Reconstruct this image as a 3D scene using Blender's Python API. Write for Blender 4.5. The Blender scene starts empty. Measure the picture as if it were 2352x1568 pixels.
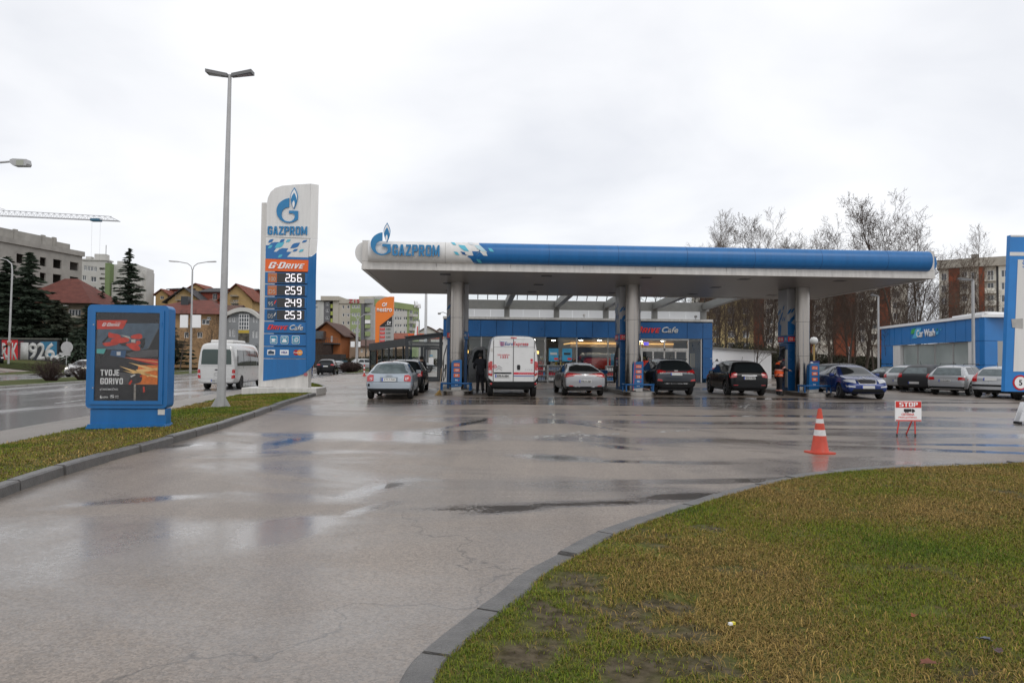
import bpy, bmesh, math, random
import numpy as np
from mathutils import Vector, Matrix
from mathutils.bvhtree import BVHTree
from mathutils.geometry import tessellate_polygon
R=math.radians; PI=math.pi
C=bpy.context.scene.collection; SC=bpy.context.scene
# ---------------- camera, world, sun, exposure ----------------
CH=1.55; F=1600.0; VW=2352.0; VH=1568.0
PITCH=math.atan(41/F); ROLL=0.009
CROT=(Matrix.Rotation(PI/2+PITCH,3,'X')@Matrix.Rotation(ROLL,3,'Z'))
cd=bpy.data.cameras.new('camera'); cam=bpy.data.objects.new('camera',cd); C.objects.link(cam)
cam.location=(0,0,CH); cam.rotation_euler=CROT.to_euler(); cd.sensor_width=36; cd.lens=36*F/VW
cd.clip_start=.05; cd.clip_end=3000; SC.camera=cam
SC.view_settings.view_transform='Standard'; SC.view_settings.look='None'; SC.view_settings.exposure=0.08; SC.view_settings.gamma=1
w=bpy.data.worlds.new('World'); SC.world=w; w.use_nodes=True; wn=w.node_tree; wn.nodes.clear()
def WN(t,**k):
    n=wn.nodes.new(t)
    for a,b in k.items(): setattr(n,a,b)
    return n
sky=WN('ShaderNodeTexSky',sky_type='NISHITA',sun_disc=False,sun_elevation=R(38),sun_rotation=R(200))
tc=WN('ShaderNodeTexCoord'); sp=WN('ShaderNodeSeparateXYZ'); wn.links.new(tc.outputs['Generated'],sp.inputs[0])
ad=WN('ShaderNodeMath',operation='ADD'); wn.links.new(sp.outputs['Z'],ad.inputs[0]); ad.inputs[1].default_value=.28
dv=WN('ShaderNodeVectorMath',operation='SCALE'); iv=WN('ShaderNodeMath',operation='DIVIDE'); iv.inputs[0].default_value=1; wn.links.new(ad.outputs[0],iv.inputs[1])
wn.links.new(tc.outputs['Generated'],dv.inputs[0]); wn.links.new(iv.outputs[0],dv.inputs['Scale'])
nz=WN('ShaderNodeTexNoise'); nz.inputs['Scale'].default_value=1.5; nz.inputs['Detail'].default_value=5; nz.inputs['Roughness'].default_value=.48
nz.inputs['Distortion'].default_value=.3
wn.links.new(dv.outputs[0],nz.inputs['Vector'])
cr=WN('ShaderNodeValToRGB'); cr.color_ramp.elements[0].position=.3; cr.color_ramp.elements[1].position=.72
cr.color_ramp.elements[0].color=(.73,.75,.80,1); cr.color_ramp.elements[1].color=(1.0,1.0,1.01,1)
e=cr.color_ramp.elements.new(.5); e.color=(.88,.89,.92,1)
wn.links.new(nz.outputs['Fac'],cr.inputs[0])
sk=WN('ShaderNodeMix',data_type='RGBA',blend_type='MIX'); sm=WN('ShaderNodeVectorMath',operation='SCALE'); sm.inputs['Scale'].default_value=.1
wn.links.new(sky.outputs[0],sm.inputs[0]); sk.inputs[0].default_value=.94
wn.links.new(sm.outputs[0],sk.inputs[6]); wn.links.new(cr.outputs[0],sk.inputs[7])
bg=WN('ShaderNodeBackground'); bg.inputs[1].default_value=1.06; wo=WN('ShaderNodeOutputWorld')
wn.links.new(sk.outputs[2],bg.inputs[0]); wn.links.new(bg.outputs[0],wo.inputs[0])
sd=bpy.data.lights.new('sun','SUN'); sd.energy=.6; sd.angle=R(25); sd.color=(1,.96,.9)
so=bpy.data.objects.new('sun',sd); C.objects.link(so); so.rotation_euler=(R(45),R(8),R(20))
# ---------------- pixel <-> place (photo seen at 2352x1568) ----------------
def ray(px,py): return CROT@Vector(((px-VW/2)/F,-(py-VH/2)/F,-1))
def at(px,py,Y):
    d=ray(px,py); t=Y/d.y; return Vector((d.x*t,Y,CH+d.z*t))
def g(px,py,z=0):
    d=ray(px,py); t=(z-CH)/d.z; return Vector((d.x*t,d.y*t,z))
def zoomer(x0,y0,k): return lambda x,y:((x0+x/k)*.91875,(y0+y/k)*.91875)
R1=zoomer(0,480,2.53);R2=zoomer(400,600,3.646);R3=zoomer(620,440,2.8);R4=zoomer(860,540,3.266);R5=zoomer(1100,740,5.345)
R6=zoomer(1500,740,5.345);R7=zoomer(1900,740,5.6);R8=zoomer(2180,560,2.613);Q1=zoomer(0,340,4.355);Q2=zoomer(0,680,5.6)
Q3=zoomer(200,740,4.354);Q4=zoomer(640,450,5.806);Q5=zoomer(640,640,4.482);Q6=zoomer(760,700,6.032);Q7=zoomer(1680,460,2.673);Q8=zoomer(900,1020,1.417)
class Plane:
    """vertical plane through (ox,oy) whose local x runs at angle a; uz() gives local x and height"""
    def __init__(s,ox,oy,a=0,oz=0): s.o=Vector((ox,oy,oz)); s.a=a; s.d=Vector((math.cos(a),math.sin(a),0)); s.n=Vector((-math.sin(a),math.cos(a),0))
    def uz(s,p,y=0):
        d=ray(*p); c=Vector((0,0,CH)); o=s.o+s.n*y
        t=(o-c).dot(s.n)/d.dot(s.n); q=c+d*t-s.o; return q.dot(s.d),q.z
# ---------------- materials ----------------
MATS={}
def mat(name,col,rough=.5,metal=0,spec=.5,emit=None,es=0,noise=0,nscale=3,bump=0,bscale=40,coat=0,alpha=None,streak=False):
    if name in MATS: return MATS[name]
    m=bpy.data.materials.new(name); m.use_nodes=True; nt=m.node_tree; b=nt.nodes['Principled BSDF']
    b.inputs['Base Color'].default_value=(*col,1); b.inputs['Roughness'].default_value=rough; b.inputs['Metallic'].default_value=metal
    b.inputs['Specular IOR Level'].default_value=spec
    if coat: b.inputs['Coat Weight'].default_value=coat; b.inputs['Coat Roughness'].default_value=.05
    if emit: b.inputs['Emission Color'].default_value=(*emit,1); b.inputs['Emission Strength'].default_value=es
    if noise or bump:
        t=nt.nodes.new('ShaderNodeTexCoord'); n=nt.nodes.new('ShaderNodeTexNoise'); n.inputs['Scale'].default_value=nscale; n.inputs['Detail'].default_value=6
        n.inputs['Roughness'].default_value=.65
        if streak:
            mpp=nt.nodes.new('ShaderNodeMapping'); mpp.inputs['Scale'].default_value=(6,6,.5); nt.links.new(t.outputs['Object'],mpp.inputs[0]); nt.links.new(mpp.outputs[0],n.inputs['Vector'])
        else: nt.links.new(t.outputs['Object'],n.inputs['Vector'])
        if noise:
            r=nt.nodes.new('ShaderNodeValToRGB'); r.color_ramp.elements[0].position=.3; r.color_ramp.elements[1].position=.7
            r.color_ramp.elements[0].color=(*[c*(1-noise) for c in col],1); r.color_ramp.elements[1].color=(*[min(1,c*(1+noise)) for c in col],1)
            nt.links.new(n.outputs['Fac'],r.inputs[0]); nt.links.new(r.outputs[0],b.inputs['Base Color'])
            mr=nt.nodes.new('ShaderNodeMapRange'); mr.inputs[3].default_value=max(.02,rough*.8); mr.inputs[4].default_value=min(1,rough*1.25)
            nt.links.new(n.outputs['Fac'],mr.inputs[0]); nt.links.new(mr.outputs[0],b.inputs['Roughness'])
        if bump:
            n2=nt.nodes.new('ShaderNodeTexNoise'); n2.inputs['Scale'].default_value=bscale; n2.inputs['Detail'].default_value=4
            nt.links.new(t.outputs['Object'],n2.inputs['Vector'])
            bp=nt.nodes.new('ShaderNodeBump'); bp.inputs['Strength'].default_value=bump; bp.inputs['Distance'].default_value=.02
            nt.links.new(n2.outputs['Fac'],bp.inputs['Height']); nt.links.new(bp.outputs[0],b.inputs['Normal'])
    MATS[name]=m; return m
def glass(name,tint=(.8,.85,.85),refl=1.0):
    m=bpy.data.materials.new(name); m.use_nodes=True; nt=m.node_tree; nt.nodes.clear()
    o=nt.nodes.new('ShaderNodeOutputMaterial'); mx=nt.nodes.new('ShaderNodeMixShader'); tr=nt.nodes.new('ShaderNodeBsdfTransparent'); gl=nt.nodes.new('ShaderNodeBsdfGlossy')
    tr.inputs[0].default_value=(*tint,1); gl.inputs['Roughness'].default_value=.03; fr=nt.nodes.new('ShaderNodeFresnel'); fr.inputs[0].default_value=1.55
    mm=nt.nodes.new('ShaderNodeMath'); mm.operation='MULTIPLY'; mm.inputs[1].default_value=refl; nt.links.new(fr.outputs[0],mm.inputs[0])
    nt.links.new(mm.outputs[0],mx.inputs[0]); nt.links.new(tr.outputs[0],mx.inputs[1]); nt.links.new(gl.outputs[0],mx.inputs[2]); nt.links.new(mx.outputs[0],o.inputs[0])
    return m
BLUE=mat('signal_blue',(.010,.135,.37),.30,noise=.10,nscale=.8,streak=True)
BLUEP=mat('panel_blue',(.006,.095,.28),.28,noise=.14,nscale=.8)
WHITE=mat('white_panel',(.71,.70,.68),.4,noise=.08,nscale=.8,streak=True)
WHITED=mat('weathered_white',(.60,.58,.55),.45,noise=.16,nscale=.9,streak=True)
PURE=mat('white_lettering',(.85,.85,.85),.4)
LOGO=mat('logo_blue',(.02,.20,.43),.35,noise=.1,nscale=4)
TEAL=mat('leaf_teal',(.09,.46,.60),.35)
ORANGE=mat('sign_orange',(.80,.13,.015),.4,noise=.05)
REDT=mat('red_lettering',(.78,.035,.02),.4)
RED=mat('red_paint',(.62,.03,.02),.45,noise=.1)
BLACK=mat('black_plastic',(.012,.012,.014),.5)
DARK=mat('dark_grey_metal',(.03,.035,.04),.45,noise=.1)
GREYM=mat('grey_painted_steel',(.24,.235,.22),.42,noise=.08)
GALV=mat('galvanised_steel',(.42,.42,.42),.5,metal=.3,noise=.12,nscale=2)
STEEL=mat('brushed_stainless',(.34,.315,.29),.24,metal=1,noise=.05,nscale=2)
GLASSD=mat('dark_glazing',(.014,.018,.02),.05,spec=.45)
GLASSB=mat('building_glazing',(.05,.06,.07),.12,spec=.6,noise=.3,nscale=.4)
GLASSC=mat('curtained_glazing',(.28,.29,.30),.2,noise=.25,nscale=1.5)
TYRE=mat('tyre_rubber',(.012,.012,.012),.7,noise=.2,nscale=9)
RIM=mat('alloy_rim',(.45,.45,.46),.3,metal=.9)
RIMD=mat('dark_hubcap',(.12,.12,.12),.4,metal=.5)
LAMPR=mat('red_lamp_lens',(.42,.008,.01),.12,coat=1)
LAMPW=mat('clear_lamp_lens',(.55,.56,.58),.1,coat=1)
PLATE=mat('number_plate_white',(.62,.62,.60),.4)
PBLUE=mat('plate_blue_band',(.01,.05,.4),.4)
CONC=mat('concrete',(.30,.285,.26),.8,noise=.22,nscale=.5,bump=.15,bscale=3)
KERB=mat('kerb_concrete',(.115,.11,.105),.35,noise=.3,nscale=5,bump=.5,bscale=60)
KERBL=mat('pale_kerb_concrete',(.27,.26,.24),.55,noise=.25,nscale=3,bump=.4,bscale=40)
BARK=mat('bark',(.075,.058,.045),.9,noise=.35,nscale=6,bump=.5,bscale=20)
BARKP=mat('pale_bark',(.19,.165,.13),.85,noise=.4,nscale=5)
TWIG=mat('twigs',(.070,.046,.032),.9,noise=.3,nscale=2)
TWIGP=mat('pale_twigs',(.12,.085,.06),.9,noise=.3,nscale=2)
def needle(nm,c):
    m=mat(nm,c,.75,noise=.5,nscale=1.3); return m
NEEDLE=needle('needles',(.018,.032,.016)); NEEDLE2=needle('dull_needles',(.03,.038,.02))
SKIN=mat('skin',(.45,.26,.18),.55); HAIR=mat('dark_hair',(.015,.012,.01),.6)
# ---------------- objects ----------------
def props(o,label=None,cat=None,group=None,kind=None):
    if label: o['label']=label
    if cat: o['category']=cat
    if group: o['group']=group
    if kind: o['kind']=kind
    return o
def thing(name,label,cat,loc=(0,0,0),rz=0,group=None):
    o=bpy.data.objects.new(name,None); C.objects.link(o); o.location=loc; o.rotation_euler=(0,0,rz); o.empty_display_size=.2
    return props(o,label,cat,group)
def link(name,me,parent=None,m=None):
    o=bpy.data.objects.new(name,me); C.objects.link(o)
    if m is not None:
        for x in (m if isinstance(m,(list,tuple)) else [m]): me.materials.append(x)
    if parent: o.parent=parent
    return o
def smooth(me,ang=35):
    me.polygons.foreach_set('use_smooth',[True]*len(me.polygons))
    try: me.set_sharp_from_angle(angle=R(ang))
    except Exception: pass
class MB:
    def __init__(s): s.v=[]; s.f=[]; s.mi=[]
    def add(s,vs,fs,mi=0):
        n=len(s.v); s.v+=[tuple(v) for v in vs]; s.f+=[tuple(i+n for i in f) for f in fs]; s.mi+=[mi]*len(fs); return s
    def box(s,x0,x1,y0,y1,z0,z1,mi=0,bev=0):
        if bev<=0:
            return s.add([(x0,y0,z0),(x1,y0,z0),(x1,y1,z0),(x0,y1,z0),(x0,y0,z1),(x1,y0,z1),(x1,y1,z1),(x0,y1,z1)],
                [(0,3,2,1),(4,5,6,7),(0,1,5,4),(1,2,6,5),(2,3,7,6),(3,0,4,7)],mi)
        bm=bmesh.new(); bmesh.ops.create_cube(bm,size=1)
        for v in bm.verts: v.co=Vector(((x0+x1)/2+v.co.x*(x1-x0),(y0+y1)/2+v.co.y*(y1-y0),(z0+z1)/2+v.co.z*(z1-z0)))
        bmesh.ops.bevel(bm,geom=bm.edges[:],offset=bev,segments=2,profile=.5,affect='EDGES')
        s.bm(bm,mi); bm.free(); return s
    def bm(s,bm,mi=0):
        bm.verts.index_update(); return s.add([v.co[:] for v in bm.verts],[[v.index for v in f.verts] for f in bm.faces],mi)
    def prism(s,pts,y0,y1,mi=0,ax='y'):
        """polygon (a,b) extruded; ax='y': pts=(x,z); ax='z': pts=(x,y); ax='x': pts=(y,z)"""
        mp={'y':lambda p,t:(p[0],t,p[1]),'z':lambda p,t:(p[0],p[1],t),'x':lambda p,t:(t,p[0],p[1])}[ax]
        n=len(pts); ar=sum(pts[i][0]*pts[(i+1)%n][1]-pts[(i+1)%n][0]*pts[i][1] for i in range(n))
        if ar<0: pts=pts[::-1]
        vs=[mp(p,y0) for p in pts]+[mp(p,y1) for p in pts]
        tr=tessellate_polygon([[Vector((p[0],p[1],0)) for p in pts]])
        fs=[]
        for t in tr:
            a=list(t); x=[pts[i] for i in a]
            cr_=(x[1][0]-x[0][0])*(x[2][1]-x[0][1])-(x[2][0]-x[0][0])*(x[1][1]-x[0][1])
            if cr_<0: a=a[::-1]
            fs.append(tuple(a)); fs.append(tuple(i+n for i in a[::-1]))
        for i in range(n): j=(i+1)%n; fs.append((i,i+n,j+n,j))
        return s.add(vs,fs,mi)
    def tube(s,path,r,n=8,mi=0,cap=True):
        P=[Vector(p) for p in path]; rs=r if isinstance(r,(list,tuple)) else [r]*len(P)
        vs=[];fs=[]; up=None
        for i,p in enumerate(P):
            d=(P[min(i+1,len(P)-1)]-P[max(i-1,0)]).normalized()
            if up is None:
                up=Vector((0,0,1)) if abs(d.z)<.9 else Vector((1,0,0))
            a=d.cross(up).normalized(); b=a.cross(d).normalized(); up=b
            for k in range(n):
                t=2*PI*k/n; vs.append(p+(a*math.cos(t)+b*math.sin(t))*rs[i])
        for i in range(len(P)-1):
            for k in range(n):
                k2=(k+1)%n; fs.append((i*n+k,i*n+k2,(i+1)*n+k2,(i+1)*n+k))
        if cap: fs.append(tuple(range(n))[::-1]); fs.append(tuple((len(P)-1)*n+k for k in range(n)))
        return s.add(vs,fs,mi)
    def lathe(s,prof,cx=0,cy=0,n=24,mi=0,ax='z'):
        vs=[];fs=[]
        for r,z in prof:
            for k in range(n):
                t=2*PI*k/n
                if ax=='z': vs.append((cx+r*math.cos(t),cy+r*math.sin(t),z))
                elif ax=='x': vs.append((z,cx+r*math.cos(t),cy+r*math.sin(t)))
                else: vs.append((cx+r*math.cos(t),z,cy+r*math.sin(t)))
        for i in range(len(prof)-1):
            for k in range(n):
                k2=(k+1)%n; fs.append((i*n+k,i*n+k2,(i+1)*n+k2,(i+1)*n+k))
        fs.append(tuple(range(n))[::-1]); fs.append(tuple((len(prof)-1)*n+k for k in range(n)))
        return s.add(vs,fs,mi)
    def wall(s,u0,u1,z0,z1,holes,y0=0,th=.3,mi=0):
        us=sorted({u0,u1,*[min(max(h[0],u0),u1) for h in holes],*[min(max(h[1],u0),u1) for h in holes]})
        zs=sorted({z0,z1,*[min(max(h[2],z0),z1) for h in holes],*[min(max(h[3],z0),z1) for h in holes]})
        def open_(i,j):
            if i<0 or j<0 or i>=len(us)-1 or j>=len(zs)-1: return True
            a=(us[i]+us[i+1])/2; b=(zs[j]+zs[j+1])/2
            return any(h[0]<a<h[1] and h[2]<b<h[3] for h in holes)
        y1=y0+th
        for i in range(len(us)-1):
            for j in range(len(zs)-1):
                if open_(i,j): continue
                a,b,c,d=us[i],us[i+1],zs[j],zs[j+1]
                fs=[(0,1,2,3),(7,6,5,4)]
                if open_(i-1,j): fs.append((0,3,7,4))
                if open_(i+1,j): fs.append((1,5,6,2))
                if open_(i,j-1): fs.append((0,4,5,1))
                if open_(i,j+1): fs.append((3,2,6,7))
                s.add([(a,y0,c),(b,y0,c),(b,y0,d),(a,y0,d),(a,y1,c),(b,y1,c),(b,y1,d),(a,y1,d)],fs,mi)
        return s
    def mesh(s,name):
        me=bpy.data.meshes.new(name); me.from_pydata(s.v,[],s.f)
        if any(s.mi): me.polygons.foreach_set('material_index',s.mi)
        me.update(); return me
    def build(s,name,m,parent=None,sm=None,label=None,fix=False):
        me=s.mesh(name)
        if fix:
            bm=bmesh.new(); bm.from_mesh(me); bmesh.ops.remove_doubles(bm,verts=bm.verts,dist=1e-5); bmesh.ops.recalc_face_normals(bm,faces=bm.faces); bm.to_mesh(me); bm.free()
        if sm: smooth(me,sm)
        o=link(name,me,parent,m)
        if label: o['label']=label
        return o
def children(o): return o.children
def dup(o,loc=None,rz=None,label=None,group=None,parent=None):
    c=o.copy(); C.objects.link(c)
    if parent: c.parent=parent
    if loc is not None: c.location=loc
    if rz is not None: c.rotation_euler=(0,0,rz)
    if label: c['label']=label
    if group: c['group']=group
    for ch in list(o.children): dup(ch,parent=c)
    return c
def text(parent,s,x,z,h,m,y=-.02,width=None,bold=0,shear=0,align='C',name='lettering',ext=.012,M=None,space=1.0):
    cu=bpy.data.curves.new('t','FONT'); cu.body=s; cu.size=1; cu.offset=bold; cu.shear=shear; cu.space_character=space; cu.resolution_u=3; cu.fill_mode='FRONT'
    ob=bpy.data.objects.new('t',cu); me=bpy.data.meshes.new_from_object(ob)
    bpy.data.objects.remove(ob); bpy.data.curves.remove(cu)
    n=len(me.vertices); co=np.empty(n*3); me.vertices.foreach_get('co',co); co=co.reshape(-1,3)
    if n==0: return None
    mn=co.min(0); mx=co.max(0); sc=h/(mx[1]-mn[1]); sx=(width/(mx[0]-mn[0])) if width else sc
    W=sx*(mx[0]-mn[0]); off=x-(W/2 if align=='C' else (W if align=='R' else 0))
    X=(co[:,0]-mn[0])*sx+off; Z=(co[:,1]-mn[1])*sc+z-h/2
    nc=np.stack([X,np.full(n,y),Z],1); me.vertices.foreach_set('co',nc.ravel()); me.update()
    if ext:
        bm=bmesh.new(); bm.from_mesh(me)
        r=bmesh.ops.extrude_face_region(bm,geom=bm.faces[:]); vs=[v for v in r['geom'] if isinstance(v,bmesh.types.BMVert)]
        for v in vs: v.co.y-=ext
        bmesh.ops.recalc_face_normals(bm,faces=bm.faces); bm.to_mesh(me); bm.free()
    if M is not None: me.transform(M)
    me.name=name
    return link(name,me,parent,m)
GL_={'G':[[(.62,.66),(.62,.9),(.52,1),(.1,1),(0,.9),(0,.1),(.1,0),(.52,0),(.62,.1),(.62,.53),(.32,.53),(.32,.38),(.42,.38),(.42,.17),(.2,.17),(.2,.83),(.42,.83),(.42,.66)]],
'A':[[(0,0),(.2,0),(.235,.22),(.31,.22),(.31,.38),(.265,.38),(.31,.75),(.31,1),(.18,1)],[(.62,0),(.42,0),(.385,.22),(.31,.22),(.31,.38),(.355,.38),(.31,.75),(.31,1),(.44,1)]],
'Z':[[(0,0),(.6,0),(.6,.18),(.25,.18),(.6,.85),(.6,1),(.03,1),(.03,.82),(.36,.82),(0,.15)]],
'P':[[(0,0),(.2,0),(.2,1),(0,1)],[(.2,.40),(.52,.40),(.62,.5),(.62,.9),(.52,1),(.2,1),(.2,.84),(.42,.84),(.42,.56),(.2,.56)]],
'R':[[(0,0),(.2,0),(.2,1),(0,1)],[(.2,.40),(.52,.40),(.62,.5),(.62,.9),(.52,1),(.2,1),(.2,.84),(.42,.84),(.42,.56),(.2,.56)],[(.26,.397),(.47,.397),(.66,0),(.44,0)]],
'O':[[(.31,0),(.1,0),(0,.1),(0,.9),(.1,1),(.31,1),(.31,.83),(.2,.83),(.2,.17),(.31,.17)],[(.31,0),(.52,0),(.62,.1),(.62,.9),(.52,1),(.31,1),(.31,.83),(.42,.83),(.42,.17),(.31,.17)]],
'M':[[(0,0),(.19,0),(.19,.58),(.34,.1),(.46,.1),(.61,.58),(.61,0),(.8,0),(.8,1),(.6,1),(.4,.42),(.2,1),(0,1)]],
'D':[[(0,0),(.2,0),(.2,1),(0,1)],[(.2,0),(.47,0),(.62,.15),(.62,.85),(.47,1),(.2,1),(.2,.83),(.42,.83),(.42,.17),(.2,.17)]],
'I':[[(0,0),(.2,0),(.2,1),(0,1)]],'V':[[(.22,0),(.42,0),(.64,1),(.43,1),(.32,.35),(.21,1),(0,1)]],
'E':[[(0,0),(.52,0),(.52,.18),(.2,.18),(.2,.41),(.48,.41),(.48,.58),(.2,.58),(.2,.83),(.52,.83),(.52,1),(0,1)]],'T':[[(.2,0),(.4,0),(.4,.82),(.6,.82),(.6,1),(0,1),(0,.82),(.2,.82)]],'J':[[(0,.1),(.1,0),(.42,0),(.52,.1),(.52,1),(.32,1),(.32,.17),(.2,.17),(.2,.3),(0,.3)]],'S':[[(0,0),(.52,0),(.62,.1),(.62,.5),(.52,.58),(.2,.58),(.2,.83),(.6,.83),(.6,1),(.1,1),(0,.9),(0,.5),(.1,.41),(.42,.41),(.42,.17),(0,.17)]],'-':[[(0,.48),(.12,.48),(.12,.64),(0,.64)]]}
def block(parent,s,x0,x1,z0,z1,m,y=0,ext=.03,shear=0,small=(),k=.74,gap=.12,name='lettering'):
    """heavy condensed capitals, built from outlines; letters whose index is in small are k as tall"""
    P=[];cx=0
    for i,ch in enumerate(s):
        f=k if i in small else 1
        for q in GL_[ch]: P.append([(cx+a_*f+shear*b_*f,b_*f) for a_,b_ in q])
        cx+=max(a_ for q in GL_[ch] for a_,_ in q)*f+gap*f
    mx=max(a_ for q in P for a_,_ in q); b=MB()
    for q in P: b.prism([(x0+a_/mx*(x1-x0),z0+b_*(z1-z0)) for a_,b_ in q],y,y-ext)
    return b.build(name,m,parent)
def poly(parent,pts,y,m,name='panel',t=.01): return MB().prism(pts,y,y-t).build(name,m,parent)
def bez(pts,n=8):
    """closed smooth outline through pts (catmull-rom); a point (x,y,1) is a sharp corner"""
    out=[]; N=len(pts)
    for i in range(N):
        p0,p1,p2,p3=pts[i-1],pts[i],pts[(i+1)%N],pts[(i+2)%N]
        s1=len(p1)>2; s2=len(p2)>2
        if s1 and s2: out.append((p1[0],p1[1])); continue
        a=p1 if s1 else p0; b=p2 if s2 else p3
        for k in range(n):
            t=k/n; q=[]
            for c in (0,1):
                m1=(p2[c]-a[c])/2 if not s1 else (p2[c]-p1[c])*.7; m2=(b[c]-p1[c])/2 if not s2 else (p2[c]-p1[c])*.7
                q.append((2*t**3-3*t*t+1)*p1[c]+(t**3-2*t*t+t)*m1+(-2*t**3+3*t*t)*p2[c]+(t**3-t*t)*m2)
            out.append(tuple(q))
    return out
def evalmesh(me,mods):
    o=bpy.data.objects.new('t',me); C.objects.link(o)
    for f in mods: f(o)
    dg=bpy.context.evaluated_depsgraph_get(); dg.update()
    r=bpy.data.meshes.new_from_object(o.evaluated_get(dg)); bpy.data.objects.remove(o); return r
def decal(bvh,pts,axis,parent,m,name,off=.006,sub=.07,t=0,label=None):
    """polygon laid on a curved body, followed along the axis it is seen from"""
    dirs={'y-':(Vector((0,1,0)),lambda a,b:Vector((a,-3,b))),'y+':(Vector((0,-1,0)),lambda a,b:Vector((a,12,b))),
          'x-':(Vector((1,0,0)),lambda a,b:Vector((-4,a,b))),'x+':(Vector((-1,0,0)),lambda a,b:Vector((4,a,b))),'z+':(Vector((0,0,-1)),lambda a,b:Vector((a,b,6)))}
    d,mk=dirs[axis]; bm=bmesh.new()
    tr=tessellate_polygon([[Vector((p[0],p[1],0)) for p in pts]]); V=[bm.verts.new((p[0],p[1],0)) for p in pts]
    for q in tr:
        try: bm.faces.new([V[i] for i in q])
        except Exception: pass
    for it in range(6):
        es=[e_ for e_ in bm.edges if e_.calc_length()>sub]
        if not es: break
        bmesh.ops.subdivide_edges(bm,edges=es,cuts=1); bmesh.ops.triangulate(bm,faces=bm.faces[:])
    for v in bm.verts:
        o=mk(v.co.x,v.co.y); h=bvh.ray_cast(o,d)
        if h[0] is None:
            h=bvh.find_nearest(o+d*(3 if axis!='y+' else 8)) 
        nrm=h[1] if h[1].dot(d)<0 else -h[1]
        v.co=h[0]+(nrm*.6-d*.4).normalized()*off
    bmesh.ops.recalc_face_normals(bm,faces=bm.faces)
    fs=bm.faces[:]
    if fs and sum(f.normal.dot(d) for f in fs)>0: bmesh.ops.reverse_faces(bm,faces=fs)
    me=bpy.data.meshes.new(name); bm.to_mesh(me); bm.free()
    me.polygons.foreach_set('use_smooth',[True]*len(me.polygons))
    o=link(name,me,parent,m)
    if label: o['label']=label
    return o
def mir(pts): return [(-a,b) for a,b in pts][::-1]
def rect(x0,x1,z0,z1): return [(x0,z0),(x1,z0),(x1,z1),(x0,z1)]
def rrect(x0,x1,z0,z1,r,n=4):
    o=[]
    for cx,cz,a in ((x1-r,z0+r,-90),(x1-r,z1-r,0),(x0+r,z1-r,90),(x0+r,z0+r,180)):
        for k in range(n+1): t=R(a+90*k/n); o.append((cx+r*math.cos(t),cz+r*math.sin(t)))
    return o
def window(parent,u0,u1,z0,z1,y=.1,fr=.07,fm=None,pm=None,mull=1,trans=0,name='window'):
    b=MB(); f=min(fr,(u1-u0)*.2)
    b.box(u0,u1,y-.03,y+.03,z0,z0+f); b.box(u0,u1,y-.03,y+.03,z1-f,z1); b.box(u0,u0+f,y-.03,y+.03,z0+f,z1-f); b.box(u1-f,u1,y-.03,y+.03,z0+f,z1-f)
    for k in range(1,mull+1):
        c=u0+(u1-u0)*k/(mull+1); b.box(c-f/2,c+f/2,y-.028,y+.03,z0+f,z1-f)
    for k in range(1,trans+1):
        c=z0+(z1-z0)*k/(trans+1); b.box(u0+f,u1-f,y-.026,y+.028,c-f/2,c+f/2)
    w_=b.build(name,fm or PURE,parent); MB().box(u0+f*.5,u1-f*.5,y,y+.02,z0+f*.5,z1-f*.5).build('pane',pm or GLASSB,w_)
    return w_
# ---------------- ground ----------------
def xe(y): return -9.3-.13*y            # near edge of the main road
def sst(t): t=np.clip(t,0,1); return t*t*(3-2*t)
def hh(x,y):
    x=np.asarray(x,float); y=np.asarray(y,float); e=x-(-9.3-.13*y)
    yy=-.25+.25*sst(e/3.5)
    return yy+.06*np.clip(-e-26,0,18)
KL=[(-80,1178),(0,1145),(100,1108),(200,1075),(300,1046),(400,1018),(500,988),(580,960),(660,930),(715,912),(740,904),(750,898),(744,889),(712,881)]
KR=[(860,1700),(924,1568),(978,1510),(1041,1459),(1090,1420),(1138,1384.6),(1196,1334),(1274,1292),(1345,1253),(1436,1217),(1559,1174),(1663,1141),(1799,1108),(1994,1085),(2188,1075),(2352,1070.5),(2600,1066)]
kl=[g(*p) for p in KL]; kr=[g(*p) for p in KR]
def resample(P,step):
    out=[P[0]]; acc=0
    for a,b in zip(P,P[1:]):
        L=(b-a).length; n=max(1,int(L/step))
        for k in range(1,n+1): out.append(a+(b-a)*k/n)
    return out
def smoothline(P,n=6):
    out=[]
    for i in range(len(P)-1):
        p0=P[max(i-1,0)];p1=P[i];p2=P[i+1];p3=P[min(i+2,len(P)-1)]
        for k in range(n):
            t=k/n; out.append(.5*((2*p1)+(p2-p0)*t+(2*p0-5*p1+4*p2-p3)*t*t+(3*p1-p0-3*p2+p3)*t**3))
    out.append(P[-1]); return out
kl=smoothline(kl,4); kr=smoothline(kr,4)
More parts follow.
